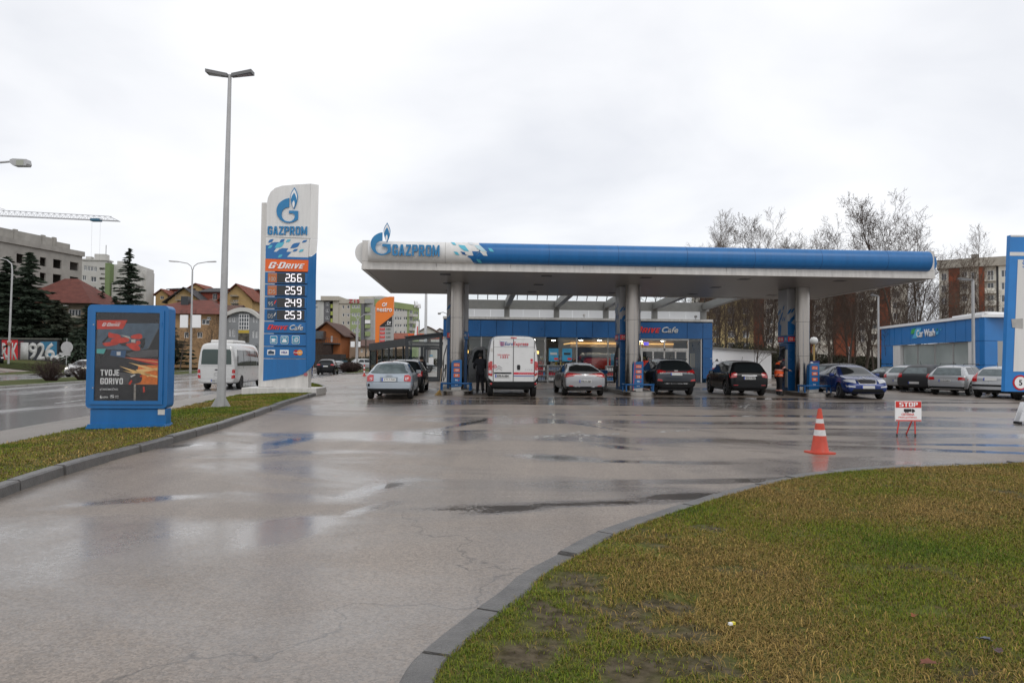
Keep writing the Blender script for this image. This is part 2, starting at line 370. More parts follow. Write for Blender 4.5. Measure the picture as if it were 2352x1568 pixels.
# wetness field: (px,py, half length m, half width m, angle deg, strength)
PUD=[(655,1015,.8,.22,82,.72),(1095,968,1.6,.12,70,1.0),(1060,990,.7,.12,20,.8),(1270,1050,.50,.22,-20,1.15),(1418,1026,.45,.12,-45,1.1),(1385,1003,.5,.05,-50,1.1),
(1590,1139,.50,.14,8,1.25),(1300,1158,1.5,.12,12,.80),(1180,1170,.5,.12,20,.7),(1850,1100,2.3,.10,7,1.0),(2080,1079,.9,.16,0,1.25),(2290,1022,1.5,.12,0,1.25),(2280,1038,2.2,.16,-14,1.25),
(1700,1106,1.2,.08,8,.8),(880,1118,.45,.12,65,.85),(850,1168,.3,.08,60,.8),(300,1150,.7,.15,30,.42),(420,1023,.5,.15,40,1.1),(990,995,1.0,.14,0,.7),
(1300,928,3,.35,0,.8),(1600,932,3.4,.3,0,.85),(1180,915,2.2,.5,0,.8),(1380,915,2,.6,0,.8),(1560,915,2.2,.7,0,1.0),(1730,915,2.4,.6,0,1.0),(1960,925,2.6,.4,0,.8),(2230,925,3,.25,0,1.0),(2250,940,2,.25,0,.9),
(1650,955,4,.18,0,.7),(1900,985,2.6,.12,0,.7),(1460,1060,1.0,.12,-4,.75),(940,925,2.5,.5,0,.6),(660,1215,.55,.25,80,.45),(1900,955,3,.15,-3,.8),(1340,975,1.6,.08,-60,.8),(1150,922,5,1.1,3,.42),(1550,925,6,1.3,3,.46),(1900,935,5,1.2,3,.42),(1700,970,6,.5,3,.30),(2200,975,4,.5,0,.38),(1000,1000,3,.5,0,.32),(1450,1010,4,.4,0,.33),(2200,1000,3,.3,0,.4)]
def wetf(x,y):
    v=np.zeros_like(x)
    for px,py,a,b,an,s in PUD:
        c=g(px,py); t=R(an); dx=x-c.x; dy=y-c.y
        u=(dx*math.cos(t)+dy*math.sin(t))/a; q=(-dx*math.sin(t)+dy*math.cos(t))/b
        v=np.maximum(v,s*1.1*np.exp(-(u*u+q*q)*.9))
    return v
def gridmesh(name,xs,ys,off=0,attr=True):
    X,Y=np.meshgrid(xs,ys); Z=hh(X,Y)+off; n,m_=X.shape
    v=np.stack([X.ravel(),Y.ravel(),Z.ravel()],1); i=np.arange(n*m_).reshape(n,m_)
    f=np.stack([i[:-1,:-1].ravel(),i[:-1,1:].ravel(),i[1:,1:].ravel(),i[1:,:-1].ravel()],1)
    me=bpy.data.meshes.new(name); me.vertices.add(len(v)); me.vertices.foreach_set('co',v.ravel())
    me.loops.add(f.size); me.loops.foreach_set('vertex_index',f.ravel()); me.polygons.add(len(f)); me.polygons.foreach_set('loop_start',np.arange(0,f.size,4)); me.polygons.foreach_set('loop_total',np.full(len(f),4))
    me.update(calc_edges=True)
    if attr:
        a=me.attributes.new('wet','FLOAT','POINT'); a.data.foreach_set('value',wetf(X.ravel(),Y.ravel()))
    me.polygons.foreach_set('use_smooth',[True]*len(f))
    return me
def asphalt(name,c1,c2,base_r,wetbias=0,attr=True,lane=False):
    m=bpy.data.materials.new(name); m.use_nodes=True; nt=m.node_tree; N=nt.nodes; L=nt.links; b=N['Principled BSDF']
    tcx=N.new('ShaderNodeTexCoord'); P=tcx.outputs['Object']
    def noise(sc,det=6,ro=.6,src=None,dist=0):
        n=N.new('ShaderNodeTexNoise'); n.inputs['Scale'].default_value=sc; n.inputs['Detail'].default_value=det; n.inputs['Roughness'].default_value=ro; n.inputs['Distortion'].default_value=dist
        L.new(src or P,n.inputs['Vector']); return n.outputs['Fac']
    def math_(op,a,b_=None,cl=False):
        n=N.new('ShaderNodeMath'); n.operation=op; n.use_clamp=cl
        for i,x in enumerate((a,b_)):
            if x is None: continue
            if isinstance(x,(int,float)): n.inputs[i].default_value=x
            else: L.new(x,n.inputs[i])
        return n.outputs[0]
    def mr(x,a,b_,c,d):
        n=N.new('ShaderNodeMapRange'); L.new(x,n.inputs[0])
        for i,k in enumerate((a,b_,c,d)): n.inputs[i+1].default_value=k
        return n.outputs[0]
    mp=N.new('ShaderNodeMapping'); mp.inputs['Scale'].default_value=(.5,1,1) if not lane else (1,.25,1); mp.inputs['Rotation'].default_value=(0,0,-.12 if not lane else .13); L.new(P,mp.inputs[0])
    big=noise(.33,5,.6,mp.outputs[0],.6); mid=noise(1.6,6,.65,mp.outputs[0]); agg=noise(75,3,.7); fine=noise(24,4,.7)
    if attr:
        at_=N.new('ShaderNodeAttribute'); at_.attribute_name='wet'; wv=at_.outputs['Fac']
    else:
        wv=0.0
    # wet = painted puddle places broken up by noise + broad damp noise
    nb=math_('MULTIPLY',math_('SUBTRACT',mid,.5),1.9)
    fb=math_('MULTIPLY',math_('SUBTRACT',fine,.5),1.3)
    w0=math_('ADD',math_('ADD',wv,nb),fb)
    pud=mr(w0,.50,.62,0,1)
    damp=math_('ADD',math_('MULTIPLY',math_('ADD',big,wetbias),1.0),math_('MULTIPLY',wv,.55))
    dampf=mr(math_('ADD',damp,math_('MULTIPLY',math_('SUBTRACT',fine,.5),.25)),.47,.61,0,1)
    # colour
    vo=N.new('ShaderNodeTexVoronoi'); vo.inputs['Scale'].default_value=75; L.new(P,vo.inputs['Vector'])
    mp2=N.new('ShaderNodeMapping'); mp2.inputs['Scale'].default_value=(2.2,.16,1); mp2.inputs['Rotation'].default_value=(0,0,.25); L.new(P,mp2.inputs[0]); trk=noise(1.0,4,.6,mp2.outputs[0],.3)
    sepc=N.new('ShaderNodeSeparateColor'); L.new(vo.outputs['Color'],sepc.inputs[0])
    ramp=N.new('ShaderNodeMix'); ramp.data_type='RGBA'; ramp.inputs[6].default_value=(*c1,1); ramp.inputs[7].default_value=(*c2,1); L.new(mid,ramp.inputs[0])
    br=mr(math_('ADD',math_('MULTIPLY',sepc.outputs[0],.6),math_('MULTIPLY',agg,.5)),.1,1.0,.55,1.45)
    dk=math_('SUBTRACT',1,math_('ADD',math_('MULTIPLY',dampf,.30),math_('MULTIPLY',pud,.42)))
    # fine cracks / patched joints
    cv=N.new('ShaderNodeTexVoronoi'); cv.feature='DISTANCE_TO_EDGE'; cv.inputs['Scale'].default_value=.13; 
    dn=N.new('ShaderNodeTexNoise'); dn.inputs['Scale'].default_value=1.3; dn.inputs['Detail'].default_value=8; L.new(P,dn.inputs['Vector'])
    vm=N.new('ShaderNodeVectorMath'); vm.operation='MULTIPLY_ADD'; vm.inputs[1].default_value=(1.6,1.6,0); L.new(dn.outputs['Color'],vm.inputs[0]); L.new(P,vm.inputs[2]); L.new(vm.outputs[0],cv.inputs['Vector'])
    ck=mr(cv.outputs['Distance'],0,.0022,.45,1)
    tone=mr(noise(.12,4,.6,P,.8),.35,.65,.84,1.14)
    tone=math_('MULTIPLY',tone,mr(trk,.35,.65,.90,1.07))
    val=math_('MULTIPLY',math_('MULTIPLY',math_('MULTIPLY',br,dk),ck),tone)
    mul=N.new('ShaderNodeVectorMath'); mul.operation='SCALE'; L.new(ramp.outputs[2],mul.inputs[0]); L.new(val,mul.inputs['Scale'])
    L.new(mul.outputs[0],b.inputs['Base Color'])
    rough=math_('ADD',mr(dampf,0,1,base_r,base_r*.55),math_('MULTIPLY',math_('SUBTRACT',fine,.5),.12))
    rr=N.new('ShaderNodeMix'); rr.data_type='FLOAT'; L.new(pud,rr.inputs[0]); L.new(rough,rr.inputs[2]); rr.inputs[3].default_value=.025
    L.new(rr.outputs[0],b.inputs['Roughness'])
    b.inputs['Specular IOR Level'].default_value=.5
    # a thin film of water over the rough stone
    L.new(mr(dampf,0,1,.12,.75),b.inputs['Coat Weight']); L.new(mr(dampf,0,1,.30,.14),b.inputs['Coat Roughness'])
    hgt=math_('ADD',math_('MULTIPLY',agg,.5),math_('MULTIPLY',sepc.outputs[0],.4))
    bp=N.new('ShaderNodeBump'); bp.inputs['Distance'].default_value=.006; L.new(hgt,bp.inputs['Height'])
    L.new(mr(math_('ADD',pud,math_('MULTIPLY',dampf,.35),True),0,1,.8,.0),bp.inputs['Strength']); L.new(bp.outputs[0],b.inputs['Normal'])
    cb=N.new('ShaderNodeBump'); cb.inputs['Distance'].default_value=.01; L.new(mid,cb.inputs['Height']); L.new(mr(pud,0,1,.35,0),cb.inputs['Strength']); L.new(cb.outputs[0],b.inputs['Coat Normal'])
    return m
YARD=asphalt('wet_yard_asphalt',(.190,.152,.122),(.268,.222,.184),.46)
ROADM=asphalt('wet_road_asphalt',(.24,.235,.235),(.33,.32,.315),.36,.10,False,True)
SIDEM=asphalt('damp_pavement',(.21,.185,.165),(.27,.24,.21),.6,-.1,False)
def soilgrass(name,cols,sc=.6):
    m=bpy.data.materials.new(name); m.use_nodes=True; nt=m.node_tree; N=nt.nodes; L=nt.links; b=N['Principled BSDF']
    t=N.new('ShaderNodeTexCoord'); n=N.new('ShaderNodeTexNoise'); n.inputs['Scale'].default_value=sc; n.inputs['Detail'].default_value=8; n.inputs['Roughness'].default_value=.7; L.new(t.outputs['Object'],n.inputs['Vector'])
    r=N.new('ShaderNodeValToRGB'); r.color_ramp.elements[0].position=.34; r.color_ramp.elements[1].position=.68
    r.color_ramp.elements[0].color=(*cols[0],1); r.color_ramp.elements[1].color=(*cols[-1],1)
    for i,c in enumerate(cols[1:-1]): e_=r.color_ramp.elements.new(.34+.34*(i+1)/(len(cols)-1)); e_.color=(*c,1)
    L.new(n.outputs['Fac'],r.inputs[0]); n2=N.new('ShaderNodeTexNoise'); n2.inputs['Scale'].default_value=22; n2.inputs['Detail'].default_value=6; L.new(t.outputs['Object'],n2.inputs['Vector'])
    mx=N.new('ShaderNodeMix'); mx.data_type='RGBA'; mx.blend_type='OVERLAY'; mx.inputs[0].default_value=.55; L.new(r.outputs[0],mx.inputs[6]); L.new(n2.outputs['Fac'],mx.inputs[7]); L.new(mx.outputs[2],b.inputs['Base Color'])
    b.inputs['Roughness'].default_value=.95; b.inputs['Specular IOR Level'].default_value=.15
    bp=N.new('ShaderNodeBump'); bp.inputs['Strength'].default_value=.8; bp.inputs['Distance'].default_value=.03; L.new(n2.outputs['Fac'],bp.inputs['Height']); L.new(bp.outputs[0],b.inputs['Normal'])
    return m
TURF=soilgrass('turf',[(.055,.07,.018),(.09,.09,.025),(.12,.085,.03),(.07,.085,.02)])
SOIL=soilgrass('soil_under_turf',[(.06,.048,.032),(.085,.085,.022),(.10,.115,.025),(.11,.085,.035),(.07,.055,.035)],1.1)
GR_FAR=soilgrass('far_turf',[(.05,.075,.02),(.075,.085,.028),(.10,.085,.035)],.25)
xs=np.concatenate([np.linspace(-900,-80,30)[:-1],np.linspace(-80,-14,90)[:-1],np.arange(-14,20,.14),np.linspace(20,60,40)[1:],np.linspace(60,1000,30)[1:]])
ys=np.concatenate([np.linspace(-60,1.5,12)[:-1],np.arange(1.5,36,.14),np.linspace(36,130,90)[1:],np.linspace(130,1600,40)[1:]])
props(link('ground',gridmesh('ground',xs,ys),None,YARD),kind='structure')
def strip(name,ea,eb,y0,y1,off,m,n=160,k=8):
    v=[];f=[]
    for i in range(n+1):
        y=y0+(y1-y0)*(i/n)**1.6
        for j in range(k+1):
            x=xe(y)+ea+(eb-ea)*j/k; v.append((x,y,float(hh(x,y))+off))
    for i in range(n):
        for j in range(k): a=i*(k+1)+j; f.append((a,a+1,a+k+2,a+k+1))
    me=bpy.data.meshes.new(name); me.from_pydata(v,[],f); me.update(); me.polygons.foreach_set('use_smooth',[True]*len(f))
    return props(link(name,me,None,m),kind='structure')
strip('road',-12.9,0,-20,330,.006,ROADM)
strip('far_road',-25,-17.8,-20,330,.008,ROADM)
def kerbline(name,P,wd,ht,m,flip=1,stone=1.0,gap=.016,seed=1,base=None):
    """row of kerb stones along P, to the side flip"""
    rnd=random.Random(seed); b=MB(); acc=0; P=resample(P,.25); i=0
    while i<len(P)-1:
        j=i; L=0
        while j<len(P)-1 and L<stone: L+=(P[j+1]-P[j]).length; j+=1
        seg=P[i:j+1]; dz=rnd.uniform(-.012,.012); ds=rnd.uniform(-.014,.016)
        rows=[]
        for k,p in enumerate(seg):
            a=seg[max(k-1,0)]; c=seg[min(k+1,len(seg)-1)]; d=(c-a); d.z=0; d.normalize(); nrm=Vector((-d.y,d.x,0))*flip
            q=p.copy()
            if k==0: q+=d*gap
            if k==len(seg)-1: q-=d*gap
            z=float(hh(q.x,q.y)) if base is None else base
            o=q+nrm*ds
            rows.append([(o.x,o.y,z-.1),(o.x+nrm.x*.012,o.y+nrm.y*.012,z+ht-.02+dz),(o.x+nrm.x*.035,o.y+nrm.y*.035,z+ht+dz),(o.x+nrm.x*(wd-.015),o.y+nrm.y*(wd-.015),z+ht+dz),(o.x+nrm.x*wd,o.y+nrm.y*wd,z+ht-.015+dz),(o.x+nrm.x*wd,o.y+nrm.y*wd,z-.1)])
        vs=[v for r in rows for v in r]; n=len(rows); fs=[]
        for k in range(n-1):
            for q in range(5): a=k*6+q; fs.append((a,a+1,a+7,a+6))
        fs.append((0,5,4,3,2,1)); e_=(n-1)*6; fs.append((e_,e_+1,e_+2,e_+3,e_+4,e_+5)); b.add(vs,fs); i=j
    return props(b.build(name,m,fix=True),kind='structure')
kerbline('kerb',kl,.17,.13,KERB,1,seed=3)
kerbline('kerb',kr,.185,.085,KERB,-1,seed=5,stone=.62,gap=.014)
def edgeline(e,y0,y1,n=60): return [Vector((xe(y0+(y1-y0)*i/n)+e,y0+(y1-y0)*i/n,0)) for i in range(n+1)]
kerbline('kerb',edgeline(0,-6,37),.12,.11,KERBL,-1)
kerbline('kerb',edgeline(-12.9,-6,200),.15,.14,KERBL,1)
kerbline('kerb',edgeline(-17.8,-6,200),.15,.14,KERBL,-1)
kerbline('kerb',edgeline(-25,55,200),.15,.14,KERBL,1)
strip('median_grass',-17.66,-13.04,-6,200,.13,GR_FAR)
# verge between the yard and the pavement
VB=[(-80,1036),(0,1024),(72,1010),(184,986),(300,962),(410,940),(503,918),(564,905),(640,890),(700,881)]
vb=smoothline([g(p[0],p[1],-.03) for p in VB],4)
def lofted(name,A,B,m,zf,k=14,kind='structure'):
    n=200
    def rs(P):
        L=[0]
        for a,b in zip(P,P[1:]): L.append(L[-1]+(b-a).length)
        o=[]
        for i in range(n+1):
            t=L[-1]*i/n; j=max(q for q in range(len(L)) if L[q]<=t+1e-9); j=min(j,len(P)-2); o.append(P[j].lerp(P[j+1],(t-L[j])/max(1e-9,L[j+1]-L[j])))
        return o
    a=rs(A); b=rs(B); v=[];f=[]
    for i in range(n+1):
        for j in range(k+1):
            p=a[i].lerp(b[i],j/k); v.append((p.x,p.y,zf(p,j/k)))
    for i in range(n):
        for j in range(k): q=i*(k+1)+j; f.append((q,q+1,q+k+2,q+k+1))
    me=bpy.data.meshes.new(name); me.from_pydata(v,[],f); me.update(); me.polygons.foreach_set('use_smooth',[True]*len(f))
    return props(link(name,me,None,m),kind=kind)
def inner(P,wd,flip):
    o=[]
    for k,p in enumerate(P):
        a=P[max(k-1,0)]; c=P[min(k+1,len(P)-1)]; d=(c-a); d.z=0; d.normalize(); o.append(p+Vector((-d.y,d.x,0))*flip*wd)
    return o
kli=inner(kl,.165,1)
vergez=lambda p,t: .118*(1-t)-.0*t+.03*math.sin(PI*t)
lofted('verge_grass',kli,vb,TURF,vergez)
pe=[Vector((xe(v.y+2.0)+.13,v.y+1.2,0)) for v in vb]
lofted('pavement',vb,pe,SIDEM,lambda p,t:max(-.002-.02*t,float(hh(p.x,p.y))+.008) if t<.02 else float(hh(p.x,p.y))*.0+(-.004-.125*t),8)
# lawn on the right
kri=inner(kr,.18,-1)
LAWN=[p.copy() for p in kri]; far=[Vector((p.x+ (14 if p.x>0 else 14),min(p.y,3.0)-1.0,0)) for p in kri]
def lawnz(p,t): return .078+.012*math.sin(p.x*1.3)*math.sin(p.y*1.1)
fr2=[Vector((p.x+ (2+14*i/len(kri)),-3+ (p.y-1)*.35 ,0)) for i,p in enumerate(kri)]
lofted('lawn_soil',kri,fr2,SOIL,lawnz,40)
# ---- grass blades ----
def pinpoly(px,py,poly_):
    r=np.zeros(len(px),bool); n=len(poly_)
    for i in range(n):
        x0,y0=poly_[i];x1,y1=poly_[(i+1)%n]
        c=((y0>py)!=(y1>py))&(px<(x1-x0)*(py-y0)/((y1-y0)+1e-12)+x0); r^=c
    return r
def vnoise(x,y,s,seed):
    rg=np.random.default_rng(seed); G=rg.random((128,128)); X=x/s+50; Y=y/s+50; i=np.floor(X).astype(int); j=np.floor(Y).astype(int); u=X-i; v=Y-j; u=u*u*(3-2*u); v=v*v*(3-2*v)
    q=lambda a,b:G[a%128,b%128]
    return (q(i,j)*(1-u)+q(i+1,j)*u)*(1-v)+(q(i,j+1)*(1-u)+q(i+1,j+1)*u)*v
def fbm(x,y,s,seed): return .55*vnoise(x,y,s,seed)+.3*vnoise(x,y,s/2.3,seed+1)+.15*vnoise(x,y,s/5.1,seed+2)
def blades(name,poly_,zfun,N,seed,L0,L1,wd,bare,label=None,dens=None):
    rg=np.random.default_rng(seed); P=np.array([(p.x,p.y) for p in poly_]); mn=P.min(0);mx=P.max(0)
    x=rg.uniform(mn[0],mx[0],N*3); y=rg.uniform(mn[1],mx[1],N*3); k=pinpoly(x,y,P.tolist())
    if dens is not None: k&=rg.random(len(x))<dens(x,y)
    x=x[k][:N*2];y=y[k][:N*2]
    f=bare(x,y); k=rg.random(len(x))<f; x=x[k][:N];y=y[k][:N]; n=len(x)
    z=zfun(x,y); dead=(fbm(x,y,1.4,seed+9)-.5)*.85+.47+rg.normal(0,.09,n)+.25*(rg.random(n)<.20)+np.clip((x-1.5)*.035,-.07,.09)
    L=rg.uniform(L0,L1,n)*(1+.9*(dead>.66)); a=rg.uniform(0,2*PI,n); lean=rg.uniform(.35,1.35,n); lean=np.where(dead>.56,lean+.5,lean)
    dx=np.cos(a);dy=np.sin(a); w_=wd*rg.uniform(.6,1.3,n)*(1+y*.10)
    sx=-dy*w_/2; sy=dx*w_/2
    m1x=x+dx*L*.45*np.sin(lean*.6); m1y=y+dy*L*.45*np.sin(lean*.6); m1z=z+L*.5*np.cos(lean*.6)
    tx=x+dx*L*np.sin(lean)*.95; ty=y+dy*L*np.sin(lean)*.95; tz=z+np.maximum(.006,L*.9*np.cos(lean))
    v=np.stack([np.stack([x-sx,y-sy,z-.004],1),np.stack([x+sx,y+sy,z-.004],1),np.stack([m1x+sx*.8,m1y+sy*.8,m1z],1),np.stack([m1x-sx*.8,m1y-sy*.8,m1z],1),np.stack([tx,ty,tz],1)],1).reshape(-1,3)
    b0=np.arange(n)*5
    li=np.stack([b0,b0+1,b0+2,b0+3,b0+3,b0+2,b0+4],1).ravel(); ls=(np.arange(n)[:,None]*7+np.array([0,4])).ravel(); lt=np.tile([4,3],n)
    me=bpy.data.meshes.new(name); me.vertices.add(len(v)); me.vertices.foreach_set('co',v.ravel()); me.loops.add(len(li)); me.loops.foreach_set('vertex_index',li)
    me.polygons.add(2*n); me.polygons.foreach_set('loop_start',ls); me.polygons.foreach_set('loop_total',lt); me.update(calc_edges=True)
    at_=me.attributes.new('dead','FLOAT','POINT'); at_.data.foreach_set('value',np.repeat(dead,5)); r_=me.attributes.new('rnd','FLOAT','POINT'); r_.data.foreach_set('value',np.repeat(rg.random(n),5))
    o=link(name,me,None,BLADE); props(o,kind='stuff',label=label); return o
def blademat():
    m=bpy.data.materials.new('grass_blades'); m.use_nodes=True; nt=m.node_tree; N=nt.nodes; L=nt.links; b=N['Principled BSDF']
    a=N.new('ShaderNodeAttribute'); a.attribute_name='dead'; r=N.new('ShaderNodeValToRGB'); cs=[(.25,(.078,.135,.014)),(.42,(.175,.212,.020)),(.55,(.205,.195,.026)),(.66,(.195,.152,.036)),(.80,(.225,.145,.048)),(.95,(.42,.28,.09))]
    r.color_ramp.elements[0].position=cs[0][0]; r.color_ramp.elements[0].color=(*cs[0][1],1); r.color_ramp.elements[1].position=cs[-1][0]; r.color_ramp.elements[1].color=(*cs[-1][1],1)
    for p,c in cs[1:-1]: e_=r.color_ramp.elements.new(p); e_.color=(*c,1)
    L.new(a.outputs['Fac'],r.inputs[0]); q=N.new('ShaderNodeAttribute'); q.attribute_name='rnd'; mr=N.new('ShaderNodeMapRange'); mr.inputs[3].default_value=.55; mr.inputs[4].default_value=1.35; L.new(q.outputs['Fac'],mr.inputs[0])
    s=N.new('ShaderNodeVectorMath'); s.operation='SCALE'; L.new(r.outputs[0],s.inputs[0]); L.new(mr.outputs[0],s.inputs['Scale']); L.new(s.outputs[0],b.inputs['Base Color'])
    b.inputs['Roughness'].default_value=.7; b.inputs['Specular IOR Level'].default_value=.12; return m
BLADE=blademat()
SP=[(g(1420,1450),.62,.55),(g(1560,1480),.30,.28),(g(1330,1370),.25,.22),(g(1260,1450),.32,.3),(g(1240,1545),.3,.28),(g(1480,1560),.45,.35),(g(1700,1335),.35,.22),(g(1340,1352),.2,.2),(g(1620,1560),.3,.25),(g(1640,1235),.25,.2),(g(2330,1150),.3,.4),(g(1500,1275),.15,.12)]
def bareR(x,y):
    n=fbm(x,y,.28,71); m2=fbm(x,y,.09,77); f=np.ones_like(x)
    for c,a,b in SP:
        d=((x-c.x)/a)**2+((y-c.y)/b)**2; f=np.minimum(f,np.clip(d*2.2-.35+(n-.5)*4.2+(m2-.5)*2.5,.10,1))
    return f*np.clip((n-.20)*6,.3,1)
_so=bpy.data.objects['lawn_soil'].data; _n=len(_so.vertices); _c=np.empty(_n*3); _so.vertices.foreach_get('co',_c); _c=_c.reshape(-1,3)
_a=_so.attributes.new('bare','FLOAT','POINT'); _a.data.foreach_set('value',1-bareR(_c[:,0],_c[:,1])/np.clip((fbm(_c[:,0],_c[:,1],.28,71)-.20)*6,.3,1))
_nt=SOIL.node_tree; _b=_nt.nodes['Principled BSDF']; _l=_b.inputs['Base Color'].links[0].from_socket; _at=_nt.nodes.new('ShaderNodeAttribute'); _at.attribute_name='bare'; _mx=_nt.nodes.new('ShaderNodeMix'); _mx.data_type='RGBA'
_q=_nt.nodes.new('ShaderNodeTexNoise'); _q.inputs['Scale'].default_value=14; _q.inputs['Detail'].default_value=8; _r=_nt.nodes.new('ShaderNodeValToRGB'); _r.color_ramp.elements[0].color=(.035,.026,.016,1); _r.color_ramp.elements[1].color=(.115,.09,.062,1); _r.color_ramp.elements[0].position=.35; _r.color_ramp.elements[1].position=.62
_tc=_nt.nodes.new('ShaderNodeTexCoord'); _nt.links.new(_tc.outputs['Object'],_q.inputs['Vector']); _nt.links.new(_q.outputs['Fac'],_r.inputs[0]); _nt.links.new(_at.outputs['Fac'],_mx.inputs[0]); _nt.links.new(_l,_mx.inputs[6]); _nt.links.new(_r.outputs[0],_mx.inputs[7]); _nt.links.new(_mx.outputs[2],_b.inputs['Base Color'])
lawnpoly=[p for p in kri]+[Vector((12.5,9.5,0)),Vector((9,4,0)),Vector((4.5,2.2,0)),Vector((0,2.2,0))]
lz=lambda x,y: .079+.012*np.sin(x*1.3)*np.sin(y*1.1)
blades('lawn_grass',lawnpoly,lz,520000,11,.014,.038,.0030,bareR,'short winter grass, green and straw brown, on the front lawn',lambda x,y:np.clip(1.25-(y-3)*.10,.35,1))
vp=[p for p in kli]+[p for p in vb[::-1]]
def vz(x,y): return .03+.0*x
def vergeheight():
    A=np.array([(p.x,p.y) for p in kli]);B=np.array([(p.x,p.y) for p in vb])
    def f(x,y):
        z=np.zeros_like(x)
        for s in range(0,len(x),20000):
            q=np.stack([x[s:s+20000],y[s:s+20000]],1); da=np.sqrt(((q[:,None]-A[None])**2).sum(2)).min(1); db=np.sqrt(((q[:,None]-B[None])**2).sum(2)).min(1); t=da/(da+db+1e-6); z[s:s+20000]=.118*(1-t)+.03*np.sin(PI*t)
        return z
    return f
blades('verge_grass_blades',vp,vergeheight(),90000,21,.02,.045,.005,lambda x,y:np.clip(fbm(x,y,.4,5)*2.2,.3,1),'short patchy grass on the verge under the totem and lightbox')
# lane arrows and worn paint in the yard
def marking(pts,m,nm='worn_marking'):
    q=[g(*p,z=.005) for p in pts]; me=bpy.data.meshes.new(nm); me.from_pydata([v[:] for v in q],[],[tuple(range(len(q)))]); me.update(); return props(link(nm,me,None,m),kind='structure')
def worn(nm,c,th):
    m=bpy.data.materials.new(nm); m.use_nodes=True; nt=m.node_tree; N=nt.nodes; L=nt.links; b=N['Principled BSDF']; b.inputs['Base Color'].default_value=(*c,1); b.inputs['Roughness'].default_value=.4
    t=N.new('ShaderNodeTexCoord'); n=N.new('ShaderNodeTexNoise'); n.inputs['Scale'].default_value=5; n.inputs['Detail'].default_value=9; n.inputs['Roughness'].default_value=.75; L.new(t.outputs['Object'],n.inputs['Vector'])
    mr=N.new('ShaderNodeMapRange'); mr.inputs[1].default_value=th; mr.inputs[2].default_value=th+.08; L.new(n.outputs['Fac'],mr.inputs[0]); L.new(mr.outputs[0],b.inputs['Alpha']); return m
WORN=worn('worn_white_paint',(.5,.49,.47),.50)
for pts in ([(1215,1003),(1330,990),(1345,996),(1230,1009)],[(1330,998),(1420,992),(1425,997),(1335,1004)],[(1510,990),(1600,984),(1610,987),(1515,993)],[(1352,931),(1395,925),(1400,934),(1385,931),(1360,938)],[(1690,933),(1722,928),(1712,938)],[(945,992),(1025,990),(1025,996),(985,1000)],[(2010,938),(2050,931),(2065,935)]):
    marking(pts,WORN)
ln=MB()
for i in range(26):
    y0=8+i*9
    for e_ in (-4.3,-8.6):
        a=[(xe(y)+e_+dx,y,-.25+.012) for y,dx in ((y0,-.06),(y0,.06),(y0+3,.06),(y0+3,-.06))]; ln.add(a,[(0,1,2,3)])
for e_ in (-.35,-12.5):
    for i in range(60):
        y0=-5+i*4; a=[(xe(y)+e_+dx,y,float(hh(xe(y)+e_,y))+.013) for y,dx in ((y0,-.06),(y0,.06),(y0+4,.06),(y0+4,-.06))]; ln.add(a,[(0,1,2,3)])
props(ln.build('lane_marking',worn('road_paint',(.5,.5,.49),.40)),kind='structure')
# ---------------- fuel station (its own frame: u along the front, v away from the road) ----------------
SA=.0602; S0=Vector((-5.88,27.0,0)); SU=Vector((math.cos(SA),math.sin(SA),0)); SV=Vector((-math.sin(SA),math.cos(SA),0))
def S(u,v,z=0): return S0+SU*u+SV*v+Vector((0,0,z))
def splane(v): q=S(0,v); return Plane(q.x,q.y,SA)
def bar(b,p,q,r,n=8,mi=0): return b.tube([p,q],r,n,mi)
def logo(parent,x0,z0,s,y,t=.05,mb=LOGO,name='emblem'):
    """round letter with a flame beside it; unit square 1 = its height"""
    T=lambda p:(x0+(p[0]-460)/515*s,z0+(370-p[1])/515*s,*p[2:])
    G=[(485,268,1),(430,282),(360,325),(318,385),(305,450),(318,520),(362,582),(420,615),(480,626),(550,612),(615,575,1),(615,452,1),(485,448,1),(485,490,1),(525,488),(560,505),(570,535),(555,575),(520,600),(480,607),(425,592),(388,550),(378,500),(392,448),(430,412),(485,400,1)]
    o=MB().prism(bez([T(p) for p in G],4),y,y-t).build(name,mb,parent)
    def lens(sx,top,bot,cx=0,mid=.42):
        zt=top;zb=bot;h=zb-zt; c=555+cx
        return bez([T(p) for p in [(c+3,zt,1),(c+sx*.72,zt+h*.22),(c+sx,zt+h*mid),(c+sx*.7,zt+h*.72),(c,zb,1),(c-sx*.7,zt+h*.72),(c-sx,zt+h*mid),(c-sx*.72,zt+h*.22)]],4)
    MB().prism(lens(52,112,430),y,y-t).build('flame',mb,parent)
    MB().prism(lens(44,134,412),y-t-.001,y-t-.008).build('flame',PURE,parent)
    MB().prism(lens(40,190,422,-1,.5),y-t-.009,y-t-.015).build('flame',mb,parent)
    MB().prism(lens(17,303,414,-3),y-t-.016,y-t-.022).build('flame',PURE,parent)
def leaf(cx,cz,w_,h,sl=.35,fl=1):
    """slanted leaf-like tile"""
    a=w_/2; b=h/2; s=sl*h*fl
    return bez([(cx-a-s/2,cz-b,1),(cx+a*.15-s/2,cz-b*.92),(cx+a*.55,cz-b*.35),(cx+a+s/2,cz+b,1),(cx-a*.15+s/2,cz+b*.92),(cx-a*.55,cz+b*.35)],3)
SZ=5.03
cn=thing('fuel_canopy','wide flat fuel station canopy with a rounded white and blue front and flame emblem','canopy',S0,SA)
W,D=23.2,10.0
